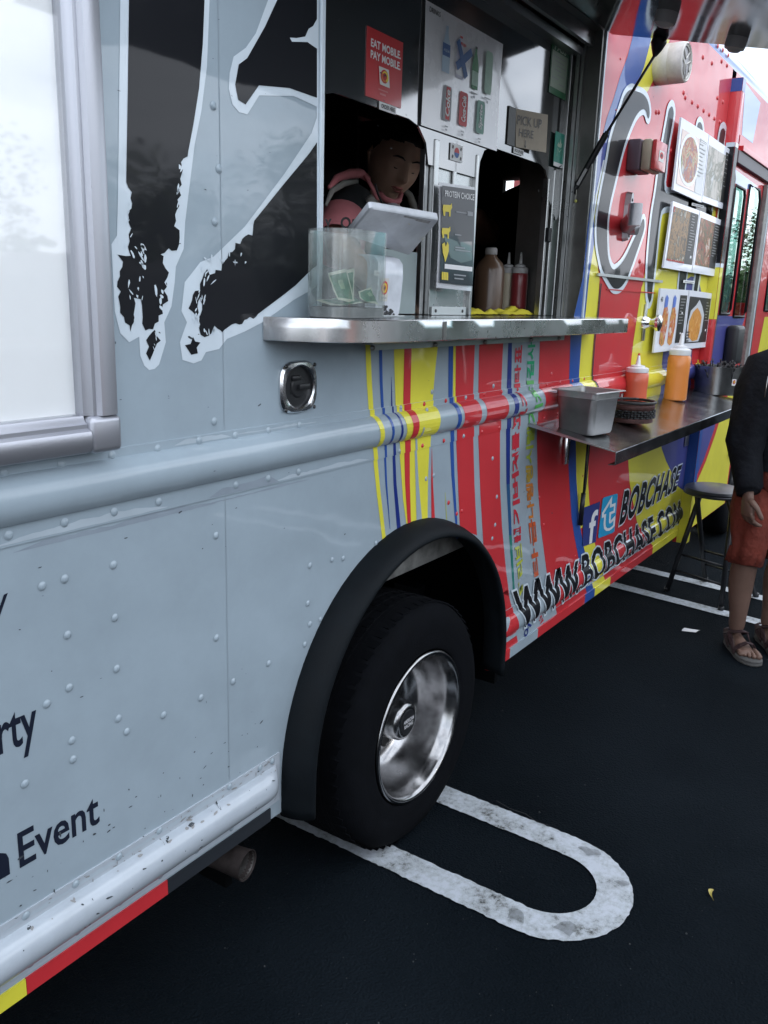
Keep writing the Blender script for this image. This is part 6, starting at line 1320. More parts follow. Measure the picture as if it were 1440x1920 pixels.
def hand_into(bm, wrist, d, palm_n, side, s=1., curl=35, th_side=1):
    """d: direction of the fingers, palm_n: direction the palm faces, side: towards the thumb"""
    d = d.normalized(); side = (side - d * side.dot(d)).normalized(); pn = (palm_n - d * palm_n.dot(d) - side * palm_n.dot(side)).normalized()
    pw = .040 * s; pl = .088 * s
    pts = [wrist, wrist + d * pl * .35, wrist + d * pl * .72, wrist + d * pl * .95]
    join(bm, skinmesh(pts, chain(4), [(.022 * s, .017 * s), (.033 * s, .015 * s), (.038 * s, .0145 * s), (.036 * s, .012 * s)], 2)) if False else None
    rings = []
    for k, wd, th in ((-.25, .024, .019), (0, .026, .018), (.25, .034, .0165), (.6, .040, .015), (.9, .040, .013), (1.02, .034, .009)):
        c = wrist + d * pl * k + pn * .002; rings.append([c + side * (wd * s * (abs(math.cos(a)) ** .8) * (1 if math.cos(a) > 0 else -1)) + pn * (th * s * (abs(math.sin(a)) ** .8) * (1 if math.sin(a) > 0 else -1)) for a in [2 * math.pi * i / 16 for i in range(16)]])
    skinrings(bm, rings)
    for i, (off, L_, r_) in enumerate(((.030, .072, .0092), (.010, .080, .0094), (-.011, .075, .009), (-.030, .060, .0080))):
        b0 = wrist + d * pl * .88 + side * off * s; dir_ = (d + side * (off * 1.4)).normalized(); ps = [b0]; cc = R(curl * (.8 + .12 * i)) * .55
        for k, fr_ in enumerate((.42, .33, .25)):
            dir_ = (dir_ * math.cos(cc) + pn * math.sin(cc)).normalized(); ps.append(ps[-1] + dir_ * L_ * s * fr_); cc = R(curl * (1.05 + .1 * k))
        full = [ps[0] - d * .012 * s, ps[0]]
        rr_ = [r_ * s, r_ * 1.06 * s]
        for k in range(3):
            full += [ps[k].lerp(ps[k + 1], .5), ps[k + 1]]; rr_ += [r_ * (.95 - .07 * k) * s, r_ * (1.0 - .1 * k) * s if k < 2 else r_ * .55 * s]
        tube(bm, full, rr_, 10)
    b0 = wrist + d * pl * .22 + side * .026 * s; d1 = (side * .75 + d * .75 + pn * .25).normalized(); d2 = (side * .25 + d * .95 + pn * .35).normalized(); p1 = b0 + d1 * .038 * s; p2 = p1 + d2 * .030 * s; p3 = p2 + d2 * .024 * s
    tube(bm, [b0 - d1 * .01, b0.lerp(p1, .5), p1, p1.lerp(p2, .5), p2, p2.lerp(p3, .6), p3], [.013 * s, .0135 * s, .0112 * s, .0100 * s, .0102 * s, .0090 * s, .005 * s], 10)
def loft(bm, cs, rs, n=20, wr=0., seed=0., up=None, cap0=False, cap1=False):
    cs = [Vector(c) for c in cs]; rings = []
    for i, c in enumerate(cs):
        d = (cs[min(i + 1, len(cs) - 1)] - cs[max(i - 1, 0)]).normalized(); x = (up or Vector((0, 1, 0))); x = (x - d * x.dot(d)).normalized(); y = d.cross(x)
        ra, rb = rs[i] if isinstance(rs[i], tuple) else (rs[i], rs[i]); rg_ = []
        for k in range(n):
            a = 2 * math.pi * k / n; w_ = 1 + wr * noise.noise(Vector((math.cos(a) * 1.7 + seed, math.sin(a) * 1.7, i * .55 + seed)))
            rg_.append(c + x * (ra * w_ * math.cos(a)) + y * (rb * w_ * math.sin(a)))
        rings.append(rg_)
    skinrings(bm, rings, cap0=cap0, cap1=cap1)

# ---- cashier behind the left opening
HC = W(738, 305, .50)
Hs = 1.06
f1 = Vector((-.52, -.84, -.42)); up1 = Vector((.05, -.25, 1))
PC = empty('person', (2.45, .62, .6), 'woman in a black and pink shirt looking down behind the left serving opening', 'person')
t, r1, u1 = head_bm(HC, f1, up1, Hs)
pt1 = lambda x, y, z: HC + (r1 * x + f1.normalized() * y + u1 * z) * Hs
nb = W(722, 372, .56); ch = Vector((2.46, .62, 1.52)); pel = Vector((2.5, .72, 1.15))
sR = W(652, 368, .46); sL = W(776, 380, .60); eR = W(634, 452, .34); eR2 = eR + Vector((.03, -.0, -.10)); wR = Vector((1.98, .22, 1.50))
P_ = [pel, (pel + ch) / 2, ch, nb, HC + u1 * -.03 - f1.normalized() * .01, sR, eR, eR.lerp(wR, .55), wR, sL, sL + Vector((.10, -.06, -.26)), sL + Vector((-.03, -.25, -.27))]
sk = skinmesh(P_, [(0, 1), (1, 2), (2, 3), (3, 4), (2, 5), (5, 6), (6, 7), (7, 8), (2, 9), (9, 10), (10, 11)], [.13, .12, .12, .055, .05, .06, .048, .04, .026, .06, .045, .026])
join(sk, t); hand_into(sk, wR, Vector((.5, -.5, -.1)), Vector((0, 0, -1)), Vector((-.5, -.5, 0)), .9)
leg_ = [pel, pel + Vector((.1, 0, -.1)), Vector((2.62, .74, .62)), pel + Vector((-.08, 0, -.1)), Vector((2.4, .70, .62))]
join(sk, skinmesh(leg_, [(0, 1), (1, 2), (0, 3), (3, 4)], [.12, .09, .05, .09, .05]))
PC['sk'] = 1
fin('body', sk, SKIN2, PC, smooth=True); face_bits(PC, pt1, Hs); del PC['sk']
bm = B(); bmesh.ops.create_uvsphere(bm, u_segments=40, v_segments=30, radius=1)
for v in list(bm.verts):
    x, y, z = v.co; v.co = pt1(x * .0785, y * .098 - .014, z * .110 + .014)
dl = [v for v in bm.verts if (lambda q: q.dot(f1.normalized()) / Hs > .022 and q.dot(u1) / Hs < .074 - abs(q.dot(r1)) * .25)(v.co - HC) or (v.co - HC).dot(u1) / Hs < -.055]
for v in dl: v.co = HC + (v.co - HC) * .80
join(bm, (lambda b_: (lathe(b_, [(0, -.035), (.03, -.03), (.04, 0), (.03, .03), (0, .035)], pt1(0, -.112, .03), n=16), b_)[1])(B()))
fin('hair', bm, HAIR, PC, smooth=True)
SHB = mat('black_shirt', (.010, .011, .013), .85, bump=.4, bscale=90); SHP = mat('pink_shirt', (.60, .20, .22), .8, bump=.3, bscale=120, var=.1, vscale=20); SHG = mat('grey_shirt', (.26, .25, .23), .85)
st = skinmesh([pel, (pel + ch) / 2, ch, nb - Vector((0, 0, .03)), sR, sR.lerp(eR, .55), sR.lerp(eR, .95), sL, sL + Vector((.07, -.05, -.20))], [(0, 1), (1, 2), (2, 3), (2, 4), (4, 5), (5, 6), (2, 7), (7, 8)], [.15, .145, .145, .075, .082, .074, .066, .08, .07])
fin('shirt', st, SHB, PC, smooth=True)
def surf(pts, r, m_, nm, flatk=.5, n=8): bm = B(); tube(bm, pts, r, n); return fin(nm, bm, m_, PC, smooth=True)
cdir = lambda p, k: p + (CAM - p).normalized() * k
surf([cdir(W(u, v, y), .0) for u, v, y in ((618, 352, .36), (632, 334, .40), (655, 326, .44), (676, 325, .48), (690, 336, .50))], [.006, .011, .014, .014, .010], SHP, 'shoulder_panel')
surf([W(u, v, y) for u, v, y in ((611, 385, .33), (622, 358, .35), (645, 344, .37), (668, 340, .40))], [.004, .008, .009, .006], SHG, 'shoulder_stripe')
surf([W(u, v, y) for u, v, y in ((684, 328, .42), (697, 350, .40), (708, 375, .38))], [.006, .006, .005], SHP, 'lapel')
surf([W(u, v, y) for u, v, y in ((692, 372, .34), (702, 384, .34), (710, 398, .34))], [.012, .014, .014], SHG, 'lapel_panel')
surf([W(u, v, y) for u, v, y in ((712, 362, .42), (722, 374, .40), (738, 380, .40), (748, 376, .42), (752, 364, .46))], [.008, .009, .010, .009, .008], SHP, 'collar')
surf([W(u, v, y) for u, v, y in ((722, 384, .41), (738, 392, .40), (750, 400, .40))], [.016, .02, .02], mat('white_shirt', (.38, .37, .40), .85), 'shirt_bib')
surf([W(u, v, y) for u, v, y in ((755, 352, .52), (768, 366, .52), (775, 385, .52), (778, 400, .52))], [.008, .012, .013, .012], SHG, 'right_panel') 
hb = [W(u, v, y) for u, v, y in ((604, 425, .31), (622, 416, .29), (645, 416, .29), (672, 430, .32))]
bm = B(); c1_, c2_ = sR.lerp(eR, .62), sR.lerp(eR, 1.12); loft(bm, [c1_, c1_.lerp(c2_, .1), c1_.lerp(c2_, .9), c2_], [(.068, .068), (.077, .077), (.074, .074), (.066, .066)], 28, up=Vector((1, 0, 0))); fin('sleeve_band', bm, SHP, PC, smooth='auto')
for s_, u, v, w_, h_ in (('Q', 647, 420, 18, 25), ('U', 667, 423, 14, 22), ('Y', 614, 422, 11, 22)):
    kk = [cdir(W(u + a * w_, v + b * h_, .30), .02) for a, b in ((-.5, .5), (.5, .5), (.5, -.5), (-.5, -.5))]
    quad_text('shirt_letter', s_, [cdir(W(u + a * w_, v + b * h_, .30), .085 + .04) for a, b in ((-.5, .5), (.5, .5), (.5, -.5), (-.5, -.5))], TXK, PC, .03, 0, .002)
surf([W(u, v, .33) for u, v in ((704, 345), (708, 362), (716, 380))], .003, TXK, 'apron_strap')

# ---- cook standing further inside, seen from behind against the windscreen
PB = empty('person', (4.0, .95, .6), 'cook in dark clothes with their back to the pick-up opening', 'person')
hb_ = W(1052, 290, .85); shl = W(948, 380, .8); shr = W(1060, 380, .95)
sp = [Vector((4.05, .95, 1.1)), Vector((4.08, .93, 1.5)), Vector((4.12, .9, 1.86)), W(1040, 340, .87), hb_, W(975, 390, .83), W(905, 440, .76), W(893, 400, .66), Vector((4.3, 1.0, 1.9)), Vector((4.3, .95, 1.55))]
sk = skinmesh(sp, [(0, 1), (1, 2), (2, 3), (3, 4), (2, 5), (5, 6), (6, 7), (2, 8), (8, 9)], [.18, .19, .19, .075, .1, .10, .065, .035, .10, .07])
join(sk, skinmesh([Vector((4.05, .95, 1.1)), Vector((4.15, .95, .62)), Vector((3.95, .95, 1.0)), Vector((3.92, .95, .62))], [(0, 1), (0, 2), (2, 3)], [.17, .07, .12, .07]))
fin('body', sk, SKIN, PB, smooth=True)
t, _, _ = head_bm(hb_ + Vector((0, 0, .05)), Vector((.7, .7, -.2)), Vector((0, 0, 1)), 1.12); fin('head_with_hair', t, HAIR, PB, smooth=True)
sk = skinmesh([sp[0], sp[1], sp[2], sp[3] - Vector((0, 0, .05)), sp[5], sp[6], sp[8], sp[9]], [(0, 1), (1, 2), (2, 3), (2, 4), (4, 5), (2, 6), (6, 7)], [.205, .21, .205, .09, .115, .08, .115, .085]); fin('dark_shirt', sk, SHB, PB, smooth=True)

# ---- customer at the right edge: black jacket, rust red shorts, strap sandals
PM = empty('person', (4.0, -.54, 0), 'customer in a black jacket, rust red shorts and strap sandals standing beside the stool', 'person')
fm = Vector((-.70, -.71, 0)).normalized(); rm = Vector((-.71, .70, 0)).normalized()
heel, toe = G(1366, 1205), G(1412, 1250); heel.z = toe.z = 0
fd = (toe - heel).normalized(); ank = heel + fd * .055 + Vector((0, 0, .075))
kneeR = X_(1398, 1050, 3.86); kneeR = kneeR; hipR = X_(1425, 900, 3.93)
heel2 = G(1424, 1196); heel2.z = 0; ank2 = heel2 + fd * .055 + Vector((0, 0, .075)); knee2 = X_(1468, 1045, 3.96); hip2 = hipR - rm * .2
pelm = (hipR + hip2) / 2 + Vector((0, 0, .06)); chest = pelm + Vector((-.0, 0, .36)) + fm * .02; neckm = chest + Vector((0, 0, .20)) + fm * .02; headm = neckm + Vector((0, 0, .18)) + fm * .05
shR = W(1432, 700, -.40) if False else X_(1436, 695, 3.84); shL = shR - rm * .36; elR = X_(1396, 830, 3.80); wrR = X_(1402, 930, 3.74)
SKM = mat('skin_fair', (.15, .09, .068), .55, var=.15, vscale=14, bump=.2, bscale=500)
pts = [pelm, chest, neckm, headm - Vector((0, 0, .06)), hipR, hipR.lerp(kneeR, .5), kneeR, kneeR.lerp(ank, .30) - fd * .018, kneeR.lerp(ank, .72), ank, hip2, knee2, knee2.lerp(ank2, .30) - fd * .018, knee2.lerp(ank2, .72), ank2, shR, elR, wrR, shL, shL + Vector((-.0, 0, -.28)) - rm * .05, shL + Vector((0, 0, -.36)) + fm * .22]
ed = [(0, 1), (1, 2), (2, 3), (0, 4), (4, 5), (5, 6), (6, 7), (7, 8), (8, 9), (0, 10), (10, 11), (11, 12), (12, 13), (13, 14), (1, 15), (15, 16), (16, 17), (1, 18), (18, 19), (19, 20)]
rd = [.14, .13, .06, .055, .085, .075, .056, .060, .040, .034, .085, .056, .060, .040, .034, .06, .044, .028, .06, .044, .028]
sk = skinmesh(pts, ed, rd)
t, rmm, umm = head_bm(headm, fm, Vector((0, 0, 1)), 1.05); join(sk, t)
hd = Vector((.05, -.02, -1)) + fm * .12
hand_into(sk, wrR + Vector((0, 0, .0)), hd, Vector((.6, -.4, 0)) * 1.0 - rm * .8, fm + Vector((0, 0, 0)), 1.0, 42)
hand_into(sk, pts[20], fm + Vector((0, 0, .2)), Vector((0, 0, -1)), rm, 1.0, 40)
def foot(bm, hl, fd_, mirror):
    sd = Vector((-fd_.y, fd_.x, 0)) * mirror   # towards the big toe
    prf = [(.005, .022, .045, .05), (.03, .030, .06, .07), (.07, .033, .062, .085), (.11, .036, .05, .07), (.15, .040, .036, .052), (.19, .046, .026, .040), (.215, .047, .021, .034)]
    rings = []
    for x, w_, h_, top in prf:
        c = hl + fd_ * x + Vector((0, 0, .030)); rings.append([c + sd * (w_ * math.cos(a) * .92) + Vector((0, 0, (top - .015 if math.sin(a) > 0 else .006) * math.sin(a) * .8)) for a in [2 * math.pi * i / 18 for i in range(18)]])
    skinrings(bm, rings)
    for i, (o_, l_, r_) in enumerate(((.033, .046, .0125), (.013, .046, .0092), (-.003, .040, .0086), (-.018, .033, .008), (-.032, .024, .0078))):
        b0 = hl + fd_ * (.20 - .005 * i) + sd * o_ + Vector((0, 0, .040)); e = b0 + fd_ * l_ + Vector((0, 0, -.008)); tube(bm, [b0 - fd_ * .02, b0, b0.lerp(e, .5) + Vector((0, 0, .002)), e - fd_ * .004, e + fd_ * .003], [r_, r_, r_ * 1.02, r_ * 1.05, r_ * .5], 10)
foot(sk, heel, fd, 1); foot(sk, heel2, fd, -1)
fin('body', sk, SKM, PM, smooth=True)
bm = B(); bmesh.ops.create_uvsphere(bm, u_segments=32, v_segments=24, radius=1)
for v in bm.verts: x, y, z = v.co; v.co = headm + (rmm * (x * .084) + fm * (-(y * .102) - .012) + umm * (z * .116 + .016)) * 1.05
bmesh.ops.delete(bm, geom=[v for v in bm.verts if ((v.co - headm).dot(fm) > .045 and (v.co - headm).z < .085) or (v.co - headm).z < -.05], context='VERTS'); fin('hair', bm, HAIR, PM, smooth=True)
face_bits(PM, lambda x, y, z: headm + (rmm * x + fm * y + umm * z) * 1.05, 1.05)
# shorts
SHO = mat('rust_red_shorts', (.15, .026, .015), .85, bump=1, bscale=28, dist=.012, var=.25, vscale=9)
bm = B()
k0 = kneeR + Vector((0, 0, -.02))
loft(bm, [hipR + Vector((0, 0, .05)), hipR - Vector((0, 0, .05)), hipR.lerp(k0, .35), hipR.lerp(k0, .6), hipR.lerp(k0, .82), k0, k0 + Vector((0, 0, .006)), hipR.lerp(k0, .8)], [(.085, .088), (.100, .105), (.094, .100), (.085, .090), (.078, .080), (.074, .076), (.069, .071), (.066, .070)], 36, wr=.34, seed=1.3)
k2 = knee2 + Vector((0, 0, -.02))
loft(bm, [hip2 + Vector((0, 0, .05)), hip2 - Vector((0, 0, .05)), hip2.lerp(k2, .35), hip2.lerp(k2, .6), hip2.lerp(k2, .82), k2, k2 + Vector((0, 0, .006)), hip2.lerp(k2, .8)], [(.085, .088), (.100, .105), (.094, .100), (.085, .090), (.078, .080), (.074, .076), (.069, .071), (.066, .070)], 36, wr=.34, seed=4.3)
loft(bm, [pelm + Vector((0, 0, .10)), pelm + Vector((0, 0, .02)), pelm - Vector((0, 0, .07)), pelm - Vector((0, 0, .13))], [(.16, .17), (.175, .185), (.175, .19), (.12, .13)], 30, wr=.08, seed=2, up=rm, cap1=True)
fin('shorts', bm, SHO, PM, smooth=True)
# jacket: torso and sleeves
JK = mat('black_jacket', (.006, .007, .010), .85, bump=1, bscale=13, dist=.02, var=.3, vscale=8, spec=.2)
bm = B(); loft(bm, [pelm + Vector((0, 0, .0)), pelm + Vector((0, 0, .10)), (pelm + chest) / 2, chest, chest + Vector((0, 0, .10)), neckm - Vector((0, 0, .05)), neckm], [(.185, .195), (.19, .20), (.175, .185), (.185, .17), (.20, .15), (.12, .10), (.075, .075)], 30, wr=.12, seed=6, up=rm)
loft(bm, [shR - rm * .10 + Vector((0, 0, .03)), shR + Vector((0, 0, .0)), shR.lerp(elR, .3), shR.lerp(elR, .65), elR, elR.lerp(wrR, .25), elR.lerp(wrR, .55), elR.lerp(wrR, .85), wrR + Vector((0, 0, .012)), wrR + Vector((0, 0, .016)), elR.lerp(wrR, .8)], [.09, .092, .088, .082, .076, .070, .064, .056, .046, .038, .036], 28, wr=.26, seed=9, up=rm)
loft(bm, [shL + rm * .10 + Vector((0, 0, .03)), shL, shL.lerp(pts[19], .4), pts[19], pts[19].lerp(pts[20], .4), pts[19].lerp(pts[20], .85), pts[20]], [.09, .092, .085, .074, .062, .05, .046], 26, wr=.22, seed=12, up=fm)
fin('jacket', bm, JK, PM, smooth=True)
bm = B(); zx = [X_(1440, 705, 3.75), X_(1437, 725, 3.74), X_(1434, 745, 3.74)]; tube(bm, zx, .0018, 5); fin('zip', bm, STEEL, PM)
SOLE = mat('grey_sole', (.07, .07, .068), .8, bump=.3, bscale=200); STR = mat('patterned_strap', (.030, .012, .014), .75, bump=.6, bscale=200, var=.7, vscale=70)
for hl, mir in ((heel, 1), (heel2, -1)):
    sd = Vector((-fd.y, fd.x, 0)) * mir
    ol = [(-.012, 0), (-.006, .024), (.03, .036), (.09, .036), (.14, .041), (.19, .052), (.235, .053), (.262, .040), (.272, .016), (.268, -.012), (.25, -.032), (.215, -.047), (.17, -.048), (.11, -.040), (.05, -.036), (.0, -.026)]
    P3_ = lambda a, b, z: hl + fd * a + sd * b + Vector((0, 0, z))
    bm = B(); skinrings(bm, [[P3_(a * .99, b * .94, .0005) for a, b in ol], [P3_(a, b, .006) for a, b in ol], [P3_(a * .985, b * .95, .017) for a, b in ol], [P3_(a, b * .99, .021) for a, b in ol], [P3_(a * .98, b * .9, .0255) for a, b in ol]]); so = fin('sandal_sole', bm, SOLE, PM, smooth='auto')
    def strap(pl, w_=.011):
        bm = B(); ps = [P3_(*p) for p in pl]; rings = []
        for i, p in enumerate(ps):
            dd_ = (ps[min(i + 1, len(ps) - 1)] - ps[max(i - 1, 0)]).normalized(); ct = hl + fd * pl[i][0] + Vector((0, 0, .03)); o_ = (p - ct); o_ = (o_ - dd_ * o_.dot(dd_)).normalized() if o_.length > 1e-4 else Vector((0, 0, 1)); x = dd_.cross(o_).normalized()
            rings.append([p + x * w_ - o_ * .001, p + x * w_ + o_ * .003, p - x * w_ + o_ * .003, p - x * w_ - o_ * .001])
        skinrings(bm, rings, smooth=False); fin('sandal_strap', bm, STR, PM)
    strap([(.165, .046, .02), (.17, .044, .045), (.172, .028, .067), (.173, .0, .072), (.172, -.026, .060), (.165, -.044, .04), (.16, -.047, .018)], .012)
    strap([(.03, .034, .06), (.075, .036, .085), (.112, .022, .100), (.118, .0, .104), (.11, -.024, .098), (.07, -.037, .082), (.02, -.034, .062)], .011)
    strap([(.165, -.047, .02), (.12, -.042, .055), (.075, -.039, .085)], .010); strap([(.165, .046, .02), (.12, .041, .055), (.08, .038, .085)], .009)
    strap([(.09, .036, .02), (.04, .036, .05), (-.004, .02, .066), (-.012, 0, .068), (-.004, -.02, .066), (.04, -.037, .05), (.09, -.040, .02)], .010)

# ================================================================== STOOL
sc = G(1345, 918, .605); sc = Vector((4.50, -.185, .60)); fA, fB, fC = G(1250, 1108), G(1351, 1145), G(1417, 1120); fD = G(1322, 1090)
ST = empty('folding_stool', (sc.x, sc.y, 0), 'black folding stool with a round padded seat standing by the truck', 'stool')
bm = B(); rs_ = .150; ctr = G(1340, 920, .605); ctr.z = .585
lathe(bm, [(rs_ * .93, 0), (rs_, .004), (rs_ * 1.005, .012), (rs_ * .97, .016), (rs_ * .985, .022), (rs_ * .95, .034), (rs_ * .8, .040), (0, .044)], ctr, n=48, cap0=True); fin('seat', bm, mat('black_seat_vinyl', (.020, .024, .032), .4, coat=.3, crough=.25, bump=.1, bscale=200), ST, smooth='auto')
def leg(a, b, k=1.): bm = B(); tube(bm, [a, a.lerp(b, .5), b], .0135, 10); o = fin('leg', bm, BLKM, ST, smooth=True); bm = B(); tube(bm, [b + Vector((0, 0, .025)), b + Vector((0, 0, .001))], .0145, 10); fin('foot_cap', bm, BLKP, o); return o
T = ctr + Vector((0, 0, .0))
t1_, t2_ = T + Vector((-.055, .02, 0)), T + Vector((.03, -.08, 0)); t3_, t4_ = T + Vector((.05, .06, 0)), T + Vector((-.03, .07, 0))
fC2 = fC.copy(); fA.z = fB.z = fC2.z = fD.z = 0
leg(T + Vector((.055, .075, 0)), fA); leg(T + Vector((.05, -.085, 0)), fB); leg(T + Vector((-.06, .07, 0)), fD); leg(T + Vector((-.05, -.08, 0)), fC2)
lp = lambda a, b, k: a.lerp(b, k)
a1, b1 = lp(T + Vector((.055, .075, 0)), fA, .78), lp(T + Vector((.05, -.085, 0)), fB, .78); a2, b2 = lp(T + Vector((-.06, .07, 0)), fD, .78), lp(T + Vector((-.05, -.08, 0)), fC2, .78); a3, b3 = lp(T + Vector((.055, .075, 0)), fA, .62), lp(T + Vector((.05, -.085, 0)), fB, .62); a4, b4 = lp(T + Vector((-.06, .07, 0)), fD, .62), lp(T + Vector((-.05, -.08, 0)), fC2, .62)
for a, b in ((a1, b1), (a2, b2), (a3, b3), (a4, b4)): bm = B(); tube(bm, [a, b], .0065, 8); fin('stretcher', bm, BLKM, ST, smooth=True)

# ================================================================== LITTER ON THE GROUND
p = G(1294, 1184); bm = B(); g = []
for i in range(5): g.append([bm.verts.new(p + Vector((-.022 + .011 * i + .006 * j, .035 - .032 * j - .003 * i, .0015 + .010 * math.sin(i * .8) * (1 - j * .3) + .002 * j))) for j in range(3)])
for i in range(4):
    for j in range(2): bm.faces.new((g[i][j], g[i + 1][j], g[i + 1][j + 1], g[i][j + 1]))
fin('paper_scrap', bm, mat('scrap_paper', (.78, .78, .80), .7), None, label='small torn scrap of white paper on the asphalt in front of the sandals', cat='paper scrap')
p = G(1343, 1682); bm = B(); L1, L2 = [], []
for i in range(9):
    t = i / 8; c = p + Vector((.020 - .045 * t, .012 - .018 * t + .014 * math.sin(t * 2.6), .003 + .006 * math.sin(t * 3))); w_ = .0052 * math.sin(math.pi * min(1, t * .93 + .07)) + .0003
    L1.append(bm.verts.new(c + Vector((w_ * .6, w_, .002)))); L2.append(bm.verts.new(c - Vector((w_ * .6, w_, -.002))))
M_ = [bm.verts.new((a.co + b.co) / 2 - Vector((0, 0, .0015))) for a, b in zip(L1, L2)]
for i in range(8): bm.faces.new((L1[i], L1[i + 1], M_[i + 1], M_[i])); bm.faces.new((M_[i], M_[i + 1], L2[i + 1], L2[i]))
fin('dry_leaf', bm, mat('yellow_leaf', (.40, .33, .08), .6, var=.3, vscale=80), None, label='curled yellow dry leaf lying on the dark asphalt', cat='leaf')
rnd = random.Random(9); bm = B()
for i in range(900):
    x, y = rnd.uniform(.9, 5.5), rnd.uniform(-1.6, .2); r_ = rnd.uniform(.0005, .0015) * (1 if rnd.random() < .93 else 2); lathe(bm, [(r_, 0), (r_ * .8, r_), (0, r_ * 1.2)], (x, y, .0), n=5)
fin('grit', bm, mat('grit', (.045, .05, .052), .9), None, kind='stuff', label='fine pale grit scattered over the asphalt', cat='grit')

# ================================================================== SURROUNDINGS (seen through the cab windows and in reflections; some added to shade the truck)
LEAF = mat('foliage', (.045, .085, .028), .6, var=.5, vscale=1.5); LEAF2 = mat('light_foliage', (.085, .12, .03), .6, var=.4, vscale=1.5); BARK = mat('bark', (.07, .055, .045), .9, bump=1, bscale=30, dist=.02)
def tree(loc, h, cr, seed, label):
    t = empty('tree', loc, label, 'tree', 'trees round the car park'); rnd = random.Random(seed); c = Vector(loc)
    bm = B(); th = h * .42; tube(bm, [c, c + Vector((.05, .02, th * .5)), c + Vector((-.04, .06, th)), c + Vector((0, 0, h * .75))], [.17, .13, .11, .04], 10)
    blobs = []
    for i in range(13):
        a = rnd.uniform(0, 6.28); r_ = cr * rnd.uniform(.2, .75); z = h * rnd.uniform(.42, .92); k = 1 - .5 * abs(z / h - .62) / .4; p = c + Vector((r_ * k * math.cos(a), r_ * k * math.sin(a), z)); blobs.append((p, cr * rnd.uniform(.28, .48)))
        if i < 6: tube(bm, [c + Vector((0, 0, th * .8)), c.lerp(p, .55) + Vector((0, 0, .3 + th * .4)), p], [.07, .045, .015], 6)
    fin('trunk', bm, BARK, t, smooth=True)
    vs, fs, mi = [], [], []
    for p, r_ in blobs:
        for _ in range(330):
            d = Vector((rnd.gauss(0, 1), rnd.gauss(0, 1), rnd.gauss(0, .85))).normalized(); q_ = p + d * r_ * rnd.uniform(.55, 1.08); s_ = rnd.uniform(.05, .12); a = Vector((rnd.gauss(0, 1), rnd.gauss(0, 1), rnd.gauss(0, 1))).normalized(); x, y = frame(a); k = len(vs)
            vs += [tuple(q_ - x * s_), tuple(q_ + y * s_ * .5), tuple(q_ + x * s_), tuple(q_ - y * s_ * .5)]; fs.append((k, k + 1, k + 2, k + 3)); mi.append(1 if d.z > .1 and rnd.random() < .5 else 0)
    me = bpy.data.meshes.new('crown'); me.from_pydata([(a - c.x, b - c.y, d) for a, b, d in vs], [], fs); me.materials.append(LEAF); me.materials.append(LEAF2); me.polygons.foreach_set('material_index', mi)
    o = bpy.data.objects.new('crown', me); COL.objects.link(o); o.parent = t; o.location = (0, 0, 0); WL[o.name] = c; return t
T1 = tree((40, 6, 0), 5.6, 2.9, 1, 'leafy tree ahead of the truck, seen through the windscreen opening')
T2 = tree((9.6, 7.4, 0), 4.6, 2.8, 2, 'leafy tree behind the truck, seen through the cab door window')
def ct(src, x, y, rz, lb): copy_tree(src, Vector((x, y, 0)) - Vector(src.location), None, lb, rz)
for i, (x, y) in enumerate(((44, -20), (19.5, -15), (15.5, -17), (11.5, -19.5), (7.5, -21), (3.0, -21.5), (-1.5, -21), (46, -9), (50, 1), (-6, -19.5), (12, 12), (15, 17))):
    ct(T1 if i % 2 else T2, x, y, i * 1.3, 'leafy tree number %d of the row opposite, mirrored in the truck side' % (i + 1) if False else ['tree far right of the row opposite the truck', 'second tree of the opposite row', 'third tree of the opposite row, mirrored in the door', 'tree mirrored in the red panel', 'tree mirrored above the wheel arch', 'tree mirrored in the poster case', 'last tree mirrored in the grey panel', 'tree ahead of the cab on the kerb side', 'tree straight ahead of the truck', 'tree behind the photographer on the left', 'tree on the far side of the truck', 'tree far ahead on the far side'][i])
# teal canopy tent across the lane, mirrored in the window
TN = empty('canopy_tent', (15.5, -8.0, 0), 'teal pop-up canopy tent on four white poles across the lane', 'canopy tent')
TC_ = mat('teal_fabric', (.02, .28, .32), .6)
bm = B(); pk = bm.verts.new((15.5, -8.0, 3.3)); cr_ = [bm.verts.new((15.5 + sx * 1.5, -8 + sy * 1.5, 2.35)) for sx, sy in ((1, 1), (-1, 1), (-1, -1), (1, -1))]; lo_ = [bm.verts.new((v.co.x, v.co.y, 2.05)) for v in cr_]
for i in range(4): bm.faces.new((pk, cr_[i], cr_[(i + 1) % 4])); bm.faces.new((cr_[i], lo_[i], lo_[(i + 1) % 4], cr_[(i + 1) % 4]))
fin('canopy', bm, TC_, TN)
for sx, sy in ((1, 1), (-1, 1), (-1, -1), (1, -1)): bm = B(); box(bm, 15.5 + sx * 1.47 - .02, 15.5 + sx * 1.47 + .02, -8 + sy * 1.47 - .02, -8 + sy * 1.47 + .02, 0, 2.3); fin('pole', bm, WHT, TN)

